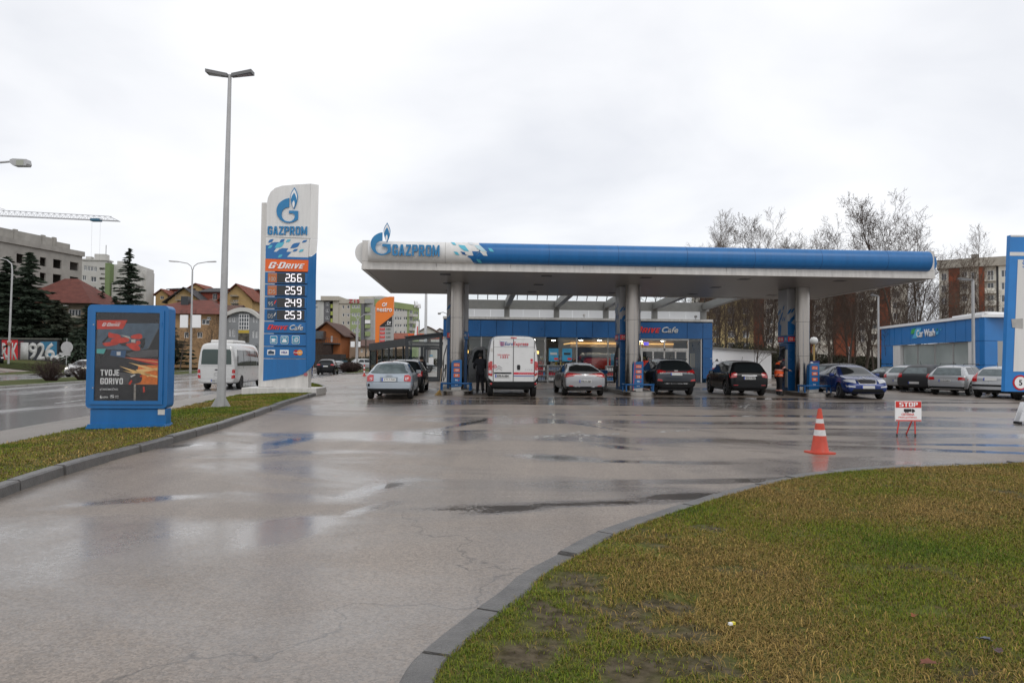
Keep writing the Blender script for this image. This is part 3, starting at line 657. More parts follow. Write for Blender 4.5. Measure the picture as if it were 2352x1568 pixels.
def softmat():
    m=mat('soffit_slats',(.27,.25,.23),.33,noise=.08,nscale=1); nt=m.node_tree; b=nt.nodes['Principled BSDF']
    t=nt.nodes.new('ShaderNodeTexCoord'); wv=nt.nodes.new('ShaderNodeTexWave'); wv.bands_direction='Y'; wv.inputs['Scale'].default_value=1.6; nt.links.new(t.outputs['Object'],wv.inputs[0])
    bp=nt.nodes.new('ShaderNodeBump'); bp.inputs['Strength'].default_value=.5; bp.inputs['Distance'].default_value=.02; nt.links.new(wv.outputs['Fac'],bp.inputs['Height']); nt.links.new(bp.outputs[0],b.inputs['Normal']); return m
b=MB(); b.box(.15,W-.15,.15,D-.15,SZ,SZ+.05)
b.build('soffit',softmat(),cn)
# white edge band in two steps
b=MB()
b.box(0,W,0,.15,SZ-.03,SZ+.10); b.box(0,W,D-.15,D,SZ-.03,SZ+.10); b.box(0,.15,.15,D-.15,SZ-.03,SZ+.10); b.box(W-.15,W,.15,D-.15,SZ-.03,SZ+.10)
x=0
for k in range(8):
    x1=W*(k+1)/8; b.box(x+.006,x1-.006,.03,.2,SZ+.104,SZ+.29); x=x1
b.box(.03,.2,.21,D-.21,SZ+.104,SZ+.29); b.box(W-.2,W-.03,.21,D-.21,SZ+.104,SZ+.29); b.box(.03,W-.03,D-.2,D-.03,SZ+.104,SZ+.29)
b.build('edge_band',WHITED,cn)
MB().box(.2,W-.2,.2,D-.2,SZ+.3,SZ+.95).build('roof_deck',WHITED,cn)
b=MB()
for cx,cy in ((.02,.02),(W-.32,.02),(.02,D-.32),(W-.32,D-.32)): MB().box(cx,cx+.30,cy,cy+.30,SZ+.295,SZ+1.10).build('corner_box',WHITED,cn)
BZ0,BZ1=SZ+.26,SZ+1.08
def barrel(p0,p1,outv,n=20):
    """half round fascia between two points, bulging along outv"""
    b=MB(); vs=[];fs=[]; h=(BZ1-BZ0)/2; zc=(BZ0+BZ1)/2; m=24
    L=(p1-p0).length
    for i in range(m+1):
        p=p0.lerp(p1,i/m)
        for k in range(n+1):
            t=-PI/2+PI*k/n; vs.append(p+outv*(math.cos(t)*.34)+Vector((0,0,zc+h*math.sin(t))))
    for i in range(m):
        for k in range(n): a=i*(n+1)+k; fs.append((a,a+1,a+n+2,a+n+1))
    fs.append(tuple(range(n+1))); fs.append(tuple(m*(n+1)+k for k in range(n,-1,-1)))
    for i in range(m): a=i*(n+1); fs.append((a,a+n+1,a+2*n+1,a+n))
    b.add(vs,fs); return b
V3=Vector
fw=barrel(V3((.28,.03,0)),V3((4.55,.03,0)),V3((0,-1,0)))
o=fw.build('front_fascia',WHITE,cn,sm=40,fix=True,label='white left end of the rounded front fascia')
fb=barrel(V3((4.56,.03,0)),V3((W-.3,.03,0)),V3((0,-1,0)))
o=fb.build('front_fascia',BLUE,cn,sm=40,fix=True,label='blue length of the rounded front fascia')
barrel(V3((.03,D-.4,0)),V3((.03,.34,0)),V3((-1,0,0))).build('side_fascia',WHITE,cn,sm=40,fix=True)
barrel(V3((W-.03,.34,0)),V3((W-.03,D-.4,0)),V3((1,0,0))).build('side_fascia',BLUE,cn,sm=40,fix=True)
barrel(V3((W-.3,D-.03,0)),V3((.3,D-.03,0)),V3((0,1,0))).build('back_fascia',BLUE,cn,sm=40,fix=True)
# seams of the fascia
h=(BZ1-BZ0)/2; zc=(BZ0+BZ1)/2; SEAMM=mat('seam_blue',(.012,.05,.15),.5)
for u in [3.25]+[7.3+2.75*k for k in range(6)]:
    b=MB(); b.tube([(u,.03-.342*math.cos(t),zc+(h+.002)*math.sin(t)) for t in [-PI/2+PI*k/12 for k in range(13)]],.006,4); b.build('panel_seam',SEAMM if u>4.6 else GREYM,cn)
me=bpy.data.meshes.new('t'); mb_=MB(); mb_.v=fw.v+fb.v; 
bv=BVHTree.FromPolygons([Vector(v) for v in fw.v+fb.v],[list(f) for f in fw.f]+[[i+len(fw.v) for i in f] for f in fb.f])
fp=splane(-.3)
def FD(pts,m,nm='leaf_pattern',off=.012):
    q=[fp.uz(R4(*p)) for p in pts]
    return decal(bv,q,'y-',cn,m,nm,off,.12)
# white flowing into blue in leaf shaped tiles
FD([(960,207),(1072,207),(1112,237),(1168,295),(1165,325),(1120,300),(1050,290),(1030,330),(990,300),(960,250)],WHITE,off=.008)
FD([(1005,330),(1050,355),(1075,382),(1180,390),(1180,300),(1110,290),(1040,288),(1058,322)],BLUE,off=.010)
FD([(960,290),(990,300),(1020,330),(1062,380),(1075,386),(1190,388),(1190,300),(1160,296),(1100,300),(1056,324),(1010,322),(985,300)],BLUE,off=.010)
FD([(1010,295),(1045,288),(1056,322),(1015,322),(985,305)],WHITE,off=.014)
FD([(1105,288),(1160,296),(1172,325),(1140,322)],WHITE,off=.014)
for pts,m in (([(870,208),(900,212),(918,236),(890,232)],TEAL),([(932,234),(985,240),(1022,290),(985,286),(952,262)],TEAL),([(895,290),(925,294),(944,320),(912,314)],TEAL),
    ([(950,290),(982,296),(1000,322),(968,312)],BLUEP),([(1010,208),(1045,210),(1062,238),(1030,232)],mat('leaf_grey',(.62,.66,.68),.35)),([(1062,236),(1112,240),(1165,292),(1125,290),(1090,268)],mat('leaf_pale',(.45,.62,.68),.35)),
    ([(1175,262),(1205,266),(1226,294),(1192,290)],TEAL),([(1078,348),(1110,352),(1130,378),(1098,372)],TEAL)):
    FD(pts,m,off=.02)
lp=splane(-.36)
def U(p): return lp.uz(R4(*p))
u0,z1=U((396,232)); u1,z0=U((780,330))
block(cn,'GAZPROM',u0,u1,z0,z1,LOGO,-.34,.07)
a,zt=U((345,56)); _,zb=U((300,322)); ul,_=U((222,250)); ur,_=U((380,250))
logo(cn,ul+(ur-ul)*.5,(zt+zb)/2,zt-zb,-.36,.08)
# recessed ceiling lights and seams
b=MB()
for u in [3.0+4.3*k for k in range(5)]:
    for v in (1.6,4.9,8.2): b.box(u-.22,u+.22,v-.22,v+.22,SZ-.012,SZ+.0)
for i in range(0): pass
cl=None
for u in [3.2+4.2*k for k in range(5)]:
    for v in (1.5,4.9,8.3):
        MB().box(u-.22,u+.22,v-.2,v+.2,SZ-.012,SZ-.001).build('ceiling_light',DARK,cn)
# ---- columns, islands, dispensers ----
UC=(3.66,11.72,19.78)
cols=['left','middle','right']
def island(i,uc):
    b=MB(); n=14; r=.74; v0,v1=2.36+r,8.2
    out=[(r*math.cos(PI+PI*k/n),-1*0+r*math.sin(PI+PI*k/n)+v0) for k in range(n+1)]+[(r*math.cos(PI*k/n),v1+r*math.sin(PI*k/n)) for k in range(n+1)]
    t=thing('pump_island',['low rounded kerb island carrying the fuel column beside the white courier van','low rounded kerb island between the silver saloon and the grey off-roader','low rounded kerb island beside the blue saloon'][i],'kerb island',S(uc,0),SA,'steel-edged pump islands')
    b.prism(out,0,.17,ax='z'); b.build('curb_edge',STEEL,t,sm=30,fix=True)
    MB().prism([(x*.93,5.28+(y-5.28)*.975) for x,y in out],.171,.185,ax='z').build('curb_top',CONC,t)
for i,uc in enumerate(UC):
    island(i,uc)
    t=thing('canopy_column',['round stainless steel canopy column nearest the white courier van','round stainless steel canopy column in front of the shop, between silver saloon and grey off-roader','round stainless steel canopy column nearest the blue saloon'][i],'column',S(uc,4.45,.185),SA,'round steel canopy columns')
    b=MB(); b.lathe([(.325,0),(.325,1.65),(.325,1.66),(.325,3.2),(.325,SZ-.19)],n=36); b.build('shaft',STEEL,t,sm=40)
    b=MB()
    for z in (1.64,3.22): b.lathe([(.327,z),(.3275,z+.012)],n=36)
    b.build('shaft_joint',DARK,t)
    MB().lathe([(.37,0),(.37,.03),(.34,.05)],n=30).build('base_ring',STEEL,t,sm=30)
    # dispenser cabinet rising to the soffit
    t=thing('fuel_dispenser',['tall blue and white fuel dispenser behind the column nearest the courier van','tall blue and white fuel dispenser behind the middle column, with hanging hoses','tall blue and white fuel dispenser where the worker in orange stands'][i],'fuel pump',S(uc,5.4,.185),SA,'tall fuel dispensers')
    H=SZ-.19
    MB().box(-.46,.46,-.46,.46,0,2.25,bev=.02).build('cabinet',BLUEP,t)
    MB().box(-.50,.50,-.50,.50,2.27,2.62,bev=.01).build('grade_band',BLUE,t)
    MB().box(-.50,.50,-.50,.50,2.625,H,bev=.03).build('header_panel',mat('header_shaded_white',(.42,.42,.43),.35,noise=.06),t)  # white header paint, its colour darkened for the shade under the canopy
    # leaf pattern climbing the header, and grade marks on both readable sides
    def side(sgn,fn): # place on the u- (sgn -1) or u+ face and on the front
        Mx=Matrix.Rotation(-PI/2 if sgn<0 else PI/2,4,'Z'); fn(Mx)
    for face,Mx in (('front',Matrix.Identity(4)),('side',Matrix.Rotation(-PI/2,4,'Z')),('side',Matrix.Rotation(PI/2,4,'Z'))):
        b=MB()
        for (cx,cz,w_,h,s) in ((-.40,3.75,.10,.26,.5),(-.24,3.80,.09,.22,.5),(-.12,3.55,.16,.42,.5),(.10,3.95,.10,.24,.5),(.05,3.42,.09,.2,.5),(-.30,3.35,.16,.34,.5),(.22,3.40,.09,.2,.5)): b.prism(leaf(cx,cz,w_,h,s),-.505,-.509)
        b.prism([(-.49,2.64),(-.20,2.64),(-.12,3.10),(-.28,3.2),(-.40,3.28),(-.49,3.3)],-.505,-.508)
        o=b.build('leaf_pattern',BLUE,t); o.data.transform(Mx)
        text(t,'OPTI',-.30,2.44,.12,PURE,y=-.505,width=.28,bold=.02,M=Mx) if False else None
        o=MB().box(-.47,.12,-.508,-.502,2.33,2.56).build('grade_plate',REDT,t); o.data.transform(Mx)
        text(t,'D5 100',-.18,2.445,.13,PURE,y=-.509,width=.42,bold=.02,M=Mx,ext=.004); text(t,'D5',.33,2.445,.13,PURE,y=-.505,width=.16,bold=.02,M=Mx,ext=.004)
        if face=='side':
            o=MB().box(-.40,.18,-.47,-.462,1.50,2.12).build('display',mat('pump_display',(.01,.02,.06),.2),t); o.data.transform(Mx)
            o=MB().box(.20,.44,-.49,-.462,.15,1.95,bev=.008).build('nozzle_panel',WHITED,t); o.data.transform(Mx)
            b=MB()
            for x_,z_ in ((-.28,1.30),(-.28,1.12),(-.05,1.30),(-.05,1.12)): b=MB(); b.lathe([(.055,-.468),(.055,-.472)],x_,z_,12,ax='y'); o=b.build('safety_sign',PURE,t); o.data.transform(Mx)
            o=MB().box(-.42,.17,-.466,-.462,.98,1.42).build('notice',mat('dull_blue',(.02,.06,.16),.4),t); o.data.transform(Mx)
            o=MB().box(-.40,.16,-.475,-.462,1.43,1.48).build('notice',REDT,t); o.data.transform(Mx)
            for k in range(4):
                b=MB(); x_=.0+.1*k-.05; b.box(x_-.02,x_+.02,-.56,-.47,.92,1.10); b.tube([(x_,-.53,.96),(x_,-.60,.88),(x_,-.60,.78)],.016,6)
                n_=b.build('nozzle',BLACK,t); n_.data.transform(Mx)
                b=MB(); b.tube([(x_+.2*0,-.49,2.0),(x_,-.62,1.5),(x_-.02,-.66,.6),(x_-.04,-.62,.32),(x_,-.56,.5),(x_,-.53,.94)],.018,6)
                h_=b.build('hose',BLACK,t); h_.data.transform(Mx)
    # grade totem in front of the column
    t=thing('grade_sign',['blue wedge-shaped fuel grade sign in front of the left column','blue wedge-shaped fuel grade sign in front of the middle column','blue wedge-shaped fuel grade sign beside the blue saloon'][i],'sign',S(uc,3.30,.185),SA,'fuel grade signs on the islands')
    MB().box(-.21,.21,.03,.30,0,.35).build('plinth',WHITED,t)
    w0=.235
    sh=[(-w0,.12),(w0,.16),(w0,1.30),(w0-.03,1.33),(-w0+.10,1.29),(-w0+.02,1.20)]
    MB().prism(sh,0,.26).build('sign_body',BLUE if i!=9 else BLUEP,t,sm=30)
    gr=[('G-Drive',1.10,1),('100',.87,1),('D5',.64,1),('95',.43,0),('D5',.25,0)] if i<2 else [('G-Drive',1.10,1),('100',.84,1),('D5',.58,1),('D5',.33,0)]
    for s_,z_,r_ in gr:
        if r_: MB().box(-.11,.15,-.006,.0,z_-.075,z_+.075).build('grade_plate',ORANGE,t)
        text(t,s_,.02 if r_ else .01,z_,.06 if s_=='G-Drive' else .085,PURE,y=-.007 if r_ else -.001,width=.20 if s_=='G-Drive' else (.16 if s_=='100' else .12),bold=.03,ext=.004,shear=.3 if s_=='G-Drive' else 0)
        if not r_: MB().prism(leaf(.115,z_,.03,.08,.3),-.001,-.005).build('grade_mark',REDT if s_=='95' else BLACK,t)
    # tube barrier
    t=thing('barrier_rail',['low blue tube guard rail around the left grade sign','low blue tube guard rail around the middle grade sign','low blue tube guard rail around the grade sign beside the blue saloon'][i],'guard rail',S(uc,2.95,.185),SA,'blue guard rails on the islands')
    b=MB(); b.tube([(-.66,.55,.30),(-.66,.15,.30),(-.60,.03,.30),(-.50,0,.30),(.50,0,.30),(.60,.03,.30),(.66,.15,.30),(.66,.55,.30)],.042,10); b.build('rail',BLUEP,t,sm=50)
    for x_,y_ in ((-.60,.03),(.60,.03),(-.66,.5),(.66,.5)): MB().tube([(x_,y_,0),(x_,y_,.29)],.035,8).build('post',BLUEP,t,sm=50)
# broom by the left island and the squeegee by the middle one
t=thing('broom','straw broom leaning against the left pump island','broom',S(2.98,2.33),SA+.1)
MB().tube([(0,0,.2),(.09,.35,1.15)],.013,6).build('handle',mat('broom_stick',(.4,.3,.2),.6),t)
b=MB(); rnd=random.Random(2)
for k in range(60):
    a=rnd.uniform(-.19,.14); b.tube([(0,0,.24),(a*.5-.02,rnd.uniform(-.02,.02),.12),(a-.04,rnd.uniform(-.04,.03),.01)],.007,3)
b.build('bristles',mat('broom_straw',(.42,.28,.10),.9,noise=.3),t)
t=thing('squeegee','red handled window squeegee leaning by the middle grade sign','squeegee',S(11.44,3.05,.185),SA)
MB().tube([(0,0,.02),(.10,.1,1.3)],.012,6).build('handle',REDT,t); MB().box(-.12,.12,-.02,.02,0,.05).build('blade',BLACK,t)
t=thing('waste_bin','grey and blue litter bin beside the middle dispenser','bin',S(10.9,7.6),SA)
MB().box(-.24,.24,-.22,.22,0,.85,bev=.02).build('body',GREYM,t); MB().box(-.27,.27,-.25,.25,.86,1.05,bev=.03).build('lid',BLUEP,t)
# ---------------- shop ----------------
SH=Vector(S(2.4,20.4)); sp_=Plane(SH.x,SH.y,SA)
sh=thing('shop_building','low flat-roofed station shop with dark blue panel fascia and full-height glazing','shop',SH,SA)
L=18.75; FZ0,FZ1=3.1,4.2; DP=9
GL=glass('shop_glazing',(.90,.93,.93),.8)
def SX(f,x,y=900): return sp_.uz(f(x,y))[0]
# fascia: a row of panels with a gap, last right column reaches down
b=MB(); edges=[0,.45]+[SX(R5,x,400) for x in (545,758,973,1187,1402,1616,1828,2040,2250)]+[SX(R6,x,450) for x in (110,)]
pa=edges+[SX(R6,520,450),SX(R6,1165,450),SX(R6,1375,450),L]
b.box(.02,L-.02,.06,.5,FZ0,FZ1+.02)
b.build('fascia_backing',mat('gap_dark',(.005,.008,.02),.6),sh)
for a,c in zip(pa,pa[1:]):
    if c-a>.05: MB().box(a+.012,c-.012,0,.055,FZ0,FZ1,bev=.006).build('fascia_panel',BLUEP,sh)
for z0,z1 in ((.32,1.02),(1.04,1.72),(1.74,2.42),(2.44,3.08)): MB().box(pa[-2]+.012,L-.0,.0,.4,z0,z1,bev=.006).build('fascia_panel',BLUEP,sh)
MB().box(-.0,.40,.4,.8,0,3.08).build('corner_pier',WHITE,sh)
MB().box(-.02,L+.02,-.02,.4,FZ1+.09,FZ1+.25).build('roof_trim',WHITED,sh)
MB().box(.02,L-.02,.02,.35,FZ1+.03,FZ1+.085).build('roof_trim',DARK,sh)
MB().box(.1,L-.1,.5,DP,FZ0+.05,FZ1+.1).build('roof_slab',CONC,sh)
b=MB(); b.box(.1,.35,.81,DP,0,3.1); b.box(L-.25,L,.45,DP,0,3.1); b.box(.36,L-.26,DP-.2,DP,0,3.1); b.build('outer_wall',BLUEP,sh)
MB().box(.36,L-.26,.2,DP-.21,-.02,.03).build('floor_slab',mat('shop_floor',(.28,.26,.24),.25),sh)
inw=mat('shop_interior',(.6,.57,.52),.7,noise=.1); b=MB(); b.box(.37,L-.27,DP-.5,DP-.21,.03,3.0); b.build('inner_wall',inw,sh)
MB().box(.37,L-.27,.55,DP-.51,2.98,3.04).build('ceiling',mat('shop_ceiling',(.4,.39,.37),.8),sh)
WARM=mat('warm_strip_light',(1,.7,.3),.5,emit=(1,.55,.16),es=1.0)
COOL=mat('shop_lamp',(1,1,1),.5,emit=(1,.9,.75),es=40)
b=MB(); b.box(SX(R5,1830),SX(R6,1165),3.2,3.32,2.74,2.82); b.box(SX(R5,1830),SX(R5,1830)+.1,3.33,7,2.74,2.82); b.build('cove_light',WARM,sh)
MB().box(SX(R5,1830)+.02,SX(R6,1165),3.33,3.6,2.5,2.97).build('ceiling_drop',mat('drop_cream',(.45,.33,.2),.6),sh)
for u,v in [(1.5,2),(3.2,3),(4.8,2),(6.4,2.2),(8,3.4),(9.8,2),(11.2,2.3),(13,2),(14.4,3),(15.8,2.1)]: MB().lathe([(.13,2.955),(.13,2.975)],u,v,12).build('downlight',COOL,sh)
# window band posts, glass, doors
ms=[SX(R5,x) for x in (550,1405,1830,2250)]+[SX(R6,110),SX(R6,545),SX(R6,1185),SX(R6,1360)]
for c in ms: MB().box(c-.04,c+.04,.10,.20,.05,FZ0+.0).build('mullion',mat('alu_grey',(.45,.45,.44),.35,metal=.5),sh)
xs_=[.40]+ms
for a,c in zip(xs_,xs_[1:]):
    if abs(c-SX(R6,1185))<.01: continue
    MB().box(a+.04,c-.04,.14,.155,.05,FZ0).build('shop_window',GL,sh)
ALU=MATS['alu_grey']
# sliding door unit
d0,d1=SX(R6,545)+.04,SX(R6,1185)-.04; 
b=MB(); b.box(d0,d1,.08,.2,2.28,2.42); b.box(d0,d1,.08,.2,2.98,3.09); b.box((d0+d1)/2-.04,(d0+d1)/2+.04,.08,.2,2.43,2.97); b.box(d0,d0+.07,.08,.2,.03,2.27); b.box(d1-.07,d1,.08,.2,.03,2.27)
b.build('door_frame',WHITED,sh)
MB().box(d0+.05,d1-.05,.13,.145,2.43,2.97).build('shop_window',GL,sh)
q=(d1-d0-.14)/4
for k in range(4):
    a=d0+.07+q*k; b=MB(); b.box(a+.005,a+.05,.10+.02*(k in(1,2)),.14,.05,2.26); b.box(a+q-.05,a+q-.005,.10,.14,.05,2.26); b.box(a+.05,a+q-.05,.10,.14,2.18,2.26); b.box(a+.05,a+q-.05,.10,.14,.05,.16)
    dd=b.build('sliding_door',WHITED,sh); MB().box(a+.05,a+q-.05,.115,.125,.16,2.18).build('pane',GL,dd)
MB().lathe([(.06,2.30),(.06,2.38)],(d0+d1)/2,.05,10).build('door_sensor',BLACK,sh)
# lettering
zc=sp_.uz(R6(900,452))[1]; uA=SX(R6,500,450); uB=SX(R6,812,450); uC_=SX(R6,1043,450)
block(sh,'DRIVE',uA-.16,uB-.03,zc-.21,zc+.22,REDT,-.005,.05,.28,(1,2,3,4),.78)
text(sh,'Cafe',(uB+.06+uC_)/2,zc+.0,.42,mat('silver_lettering',(.6,.6,.6),.35),y=-.005,width=uC_-uB-.06,bold=.02,shear=.3,ext=.05)
# interior: counter, shelves, red lounge
RL=mat('red_lounge',(.7,.04,.02),.35); CW=mat('cream_lounge',(.5,.47,.43),.5)
b=MB(); b.box(SX(R5,2000),SX(R6,500),2.0,3.0,.9,1.75,bev=.25); b.build('red_counter',RL,sh,sm=40); MB().box(SX(R5,1960),SX(R6,500),2.05,3.0,1.77,2.05,bev=.12).build('counter_top',CW,sh,sm=40)
MB().box(SX(R6,600),SX(R6,1170),3.4,4.2,.7,1.55,bev=.25).build('red_counter',RL,sh,sm=40)
b=MB(); rnd=random.Random(7)
for k in range(16): b.box(1+.95*k,1.8+.95*k,5.0,5.5,0.05,rnd.choice((1.5,1.9,1.2)))
b.build('shelf_unit',mat('shelf_dark',(.05,.045,.04),.6,noise=.5,nscale=6),sh)
for k in range(46):
    pass
b=[MB() for _ in range(4)]
for k in range(150):
    x_=rnd.uniform(.8,L-2); z_=rnd.choice((.35,.75,1.15,1.55)); rnd.choice(b).box(x_,x_+rnd.uniform(.08,.25),4.85,4.98,z_,z_+rnd.uniform(.12,.3))
for q_,c in zip(b,((.4,.05,.03),(.45,.35,.08),(.06,.15,.35),(.5,.5,.48))): q_.build('shelf_goods',mat('goods%d'%int(c[0]*100),c,.5),sh)['kind']='stuff'
MB().box(.5,SX(R5,1270),1.2,1.26,2.15,3.0).build('blind',mat('grey_blind',(.22,.23,.23),.6),sh)
for x_ in (365,1325):
    MB().box(SX(R5,x_)-.07,SX(R5,x_)+.07,1.0,1.12,1.95,2.15).build('wall_lamp',mat('amber_lamp',(1,.6,.2),.4,emit=(1,.6,.15),es=2.5),sh)
# posters hung inside the glass
for x0,x1 in ((1455,1585),(1636,1765)):
    a,c=SX(R5,x0),SX(R5,x1); z1_=sp_.uz(R5(1500,697))[1]; z0_=sp_.uz(R5(1500,870))[1]
    p_=MB().box(a,c,.10,.115,z0_,z1_).build('poster',mat('poster_blue',(.05,.30,.50),.4,noise=.3,nscale=2),sh)
    MB().box(a+.1,c-.1,.09,.099,z0_+.45,z0_+.6).build('picture',WHITED if x0<1500 else DARK,p_); MB().box(c-.3,c-.03,.09,.099,z0_+.1,z0_+.24).build('price_flash',REDT,p_)
MB().box(SX(R6,1280),SX(R6,1345),1.2,1.3,1.1,2.1).build('banner',CW,sh)
MB().box(SX(R6,625),SX(R6,695),.9,.95,2.62,2.86).build('screen',mat('violet_screen',(.1,.08,.4),.3,emit=(.2,.15,.9),es=1.0),sh)
MB().box(SX(R6,150),SX(R6,205),.16,.17,.9,2.0).build('poster',MATS['poster_blue'],sh)
# steel frame with glazed slope between shop and canopy
fr=thing('linking_roof','grey steel frame and curved glazing bars linking canopy and shop roof','roof frame',SH,SA)
posts=[SX(R5,x,200) for x in (895,1560,2220)]+[SX(R6,735,200),SX(R6,1390,200)]; posts=[posts[0]-3.35]+posts
for c in posts: MB().box(c-.18,c+.18,-.0,.30,4.46,5.0).build('post',GREYM,fr)
MB().box(.8,posts[-1]+.36,-.03,.33,5.003,5.62).build('cross_beam',GREYM,fr)
for c in posts:
    b=MB(); b.prism([(-.04,5.1),(-.04,5.55),(-10.2,5.95),(-10.2,5.5)],c-.16,c+.16,ax='x'); b.build('sloping_beam',GREYM,fr)
b=MB()
for i,c in enumerate(posts[:-1]):
    for k in range(0,6):
        x_=c+(posts[i+1]-c)*k/5; b.tube([(x_,-.05,5.65),(x_,-.7,6.3),(x_,-2.4,6.6),(x_,-6,6.55),(x_,-10,6.45)],.03,6)
b.build('glazing_bar',DARK,fr)
for i,c in enumerate(posts[:-1]):
    b=MB(); P_=[(-.05,5.66),(-.7,6.33),(-2.4,6.64),(-6,6.59),(-10,6.49)]
    for p,q_ in zip(P_,P_[1:]): b.add([(c,p[0],p[1]),(posts[i+1],p[0],p[1]),(posts[i+1],q_[0],q_[1]),(c,q_[0],q_[1])],[(0,1,2,3)])
    b.build('glazing',GL,fr)
SKYP=bpy.data.materials.new('milky_panel'); SKYP.use_nodes=True; _n=SKYP.node_tree.nodes; _l=SKYP.node_tree.links; _t=_n.new('ShaderNodeBsdfTranslucent'); _t.inputs[0].default_value=(.93,.94,.95,1); _x=_n.new('ShaderNodeMixShader'); _x.inputs[0].default_value=.35
_n['Principled BSDF'].inputs['Base Color'].default_value=(.8,.8,.8,1); _l.new(_t.outputs[0],_x.inputs[1]); _l.new(_n['Principled BSDF'].outputs[0],_x.inputs[2]); _l.new(_x.outputs[0],_n['Material Output'].inputs[0])
for i,c in enumerate(posts[:-1]):
    n_=3
    for k in range(n_):
        a=c+(posts[i+1]-c)*k/n_; e_=c+(posts[i+1]-c)*(k+1)/n_; MB().add([(a+.006,.42,4.46),(e_-.006,.42,4.46),(e_-.006,.42,5.3),(a+.006,.42,5.3)],[(0,1,2,3)]).build('milky_panel',SKYP,fr)
# roof cameras
for px_,py_,f_ in ((1928,275,R5),(1285,298,R6)):
    q_=f_(px_,py_); u_,z_=sp_.uz(q_); t=thing('security_camera',['small security camera on the shop roof left of the middle column','small security camera on the shop roof above the door'][f_ is R6],'camera',SH+SU*u_+SV*.1+Vector((0,0,4.46)),SA,'roof security cameras')
    MB().tube([(0,0,0),(0,0,.12)],.02,6).build('stalk',GREYM,t); MB().box(-.07,.07,-.12,.12,.12,.26,bev=.02).build('housing',WHITED if f_ is R5 else GREYM,t)
t=thing('roof_floodlight','small grey floodlight on an arm above the left end of the shop fascia','floodlight',SH+SU*.25+Vector((0,0,4.46)),SA)
MB().tube([(0,0,0),(0,0,.15),(-.25,0,.26),(-.45,0,.22)],.025,6).build('arm',GREYM,t); MB().box(-.62,-.42,-.12,.05,.10,.22,bev=.02).build('lamp_head',GREYM,t)
# goods rack in front of the shop
def goodsrack(u0,u1,label):
    t=thing('goods_rack',label,'shelf rack',SH+SU*u0+SV*(-.62),SA,'metal racks of car fluids outside the shop'); w_=u1-u0
    b=MB(); b.box(0,.04,0,.42,0,1.18); b.box(w_-.04,w_,0,.42,0,1.18); b.box(.04,w_-.04,.38,.42,0,1.18)
    for z_ in (.12,.46,.80,1.14): b.box(.04,w_-.04,0,.375,z_,z_+.035)
    b.build('rack_frame',GALV,t); rn=random.Random(int(u0*7))
    sets=[((.45,.02,.04),(.8,.8,.8)),((.7,.7,.7),(.05,.2,.45)),((.2,.25,.35),(.5,.05,.05))]
    for r_,z_ in enumerate((.155,.495,.835)):
        n_=int((w_-.1)/.115)
        for k in range(n_):
            x_=.1+k*.115; c=rn.random()<.75; ci=sets[rn.randrange(3)][0 if c else 1] if k%5==0 or k==0 else ci
            h_=.24 if r_ else .26; b=MB(); b.lathe([(.042,z_),(.044,z_+h_*.7),(.018,z_+h_*.85),(.018,z_+h_)],x_,.12,8)
            bo=b.build('bottle',mat('fluid_%d'%int(ci[0]*100+ci[2]*9),ci,.3),None,sm=40); bo.parent=t
goodsrack(SX(R5,1250),SX(R5,1425),'metal rack of bottled fluids with red bottles on the top shelf, nearest the courier van')
goodsrack(SX(R5,1430),SX(R5,1610),'metal rack of bottled fluids under the two blue posters')
goodsrack(SX(R5,1615),SX(R5,1790),'metal rack of bottled fluids just left of the silver saloon')
goodsrack(SX(R6,60),SX(R6,190),'metal rack of bottled fluids just right of the silver saloon')
# ---- dark glazed cafe pavilion left of the shop ----
ANTH=mat('anthracite_frame',(.035,.04,.045),.42,noise=.08)
pl=thing('cafe_pavilion','dark grey glazed cafe pavilion with a sloping roof left of the shop','pavilion',S(-.2,20.9),SA)
pp=Plane(S(-.2,20.9).x,S(-.2,20.9).y,SA); X0=0; X1=2.55
ztl=2.98; ztr=3.28
MB().prism([(0,ztl-.0),(X1,ztr),(X1,ztr+.10),(-.1,ztl+.08)],-.1,7).build('roof',ANTH,pl)
b=MB(); b.box(0,.22,0,.15,0,ztl-.02); b.box(X1-.22,X1,0,.15,0,ztr-.05); b.box(.22,X1-.22,.01,.14,2.32,2.45); b.box(.22,X1-.22,.01,.14,0,.12); b.box(1.05,1.25,.01,.14,.12,2.32); b.prism([(.22,ztl-.22),(X1-.22,ztr-.27),(X1-.22,ztr-.06),(.22,ztl-.0)],.01,.14)
b.build('front_frame',ANTH,pl)
MB().prism([(.22,2.45),(X1-.22,2.45),(X1-.22,ztr-.27),(.22,ztl-.22)],.06,.075).build('pane',GL,pl)
dr=MB(); dr.box(1.27,1.40,.03,.10,.13,2.3); dr.box(2.2,2.32,.03,.10,.13,2.3); dr.box(1.40,2.2,.03,.10,2.15,2.3); dr.box(1.40,2.2,.03,.10,.13,.3); dr.box(1.40,2.2,.035,.095,1.0,1.1)
d_=dr.build('door',ANTH,pl); MB().box(1.40,2.2,.06,.07,.3,2.15).build('pane',GL,d_); MB().tube([(2.13,-.04,.8),(2.13,-.04,1.5)],.018,6).build('handle',STEEL,d_); MB().box(1.62,1.95,.05,.055,1.15,1.62).build('notice',PURE,d_); MB().box(1.68,1.9,.05,.056,1.72,1.8).build('sticker',MATS['poster_blue'],d_)
MB().box(.24,1.03,.06,.07,.14,2.3).build('pane',GL,pl)
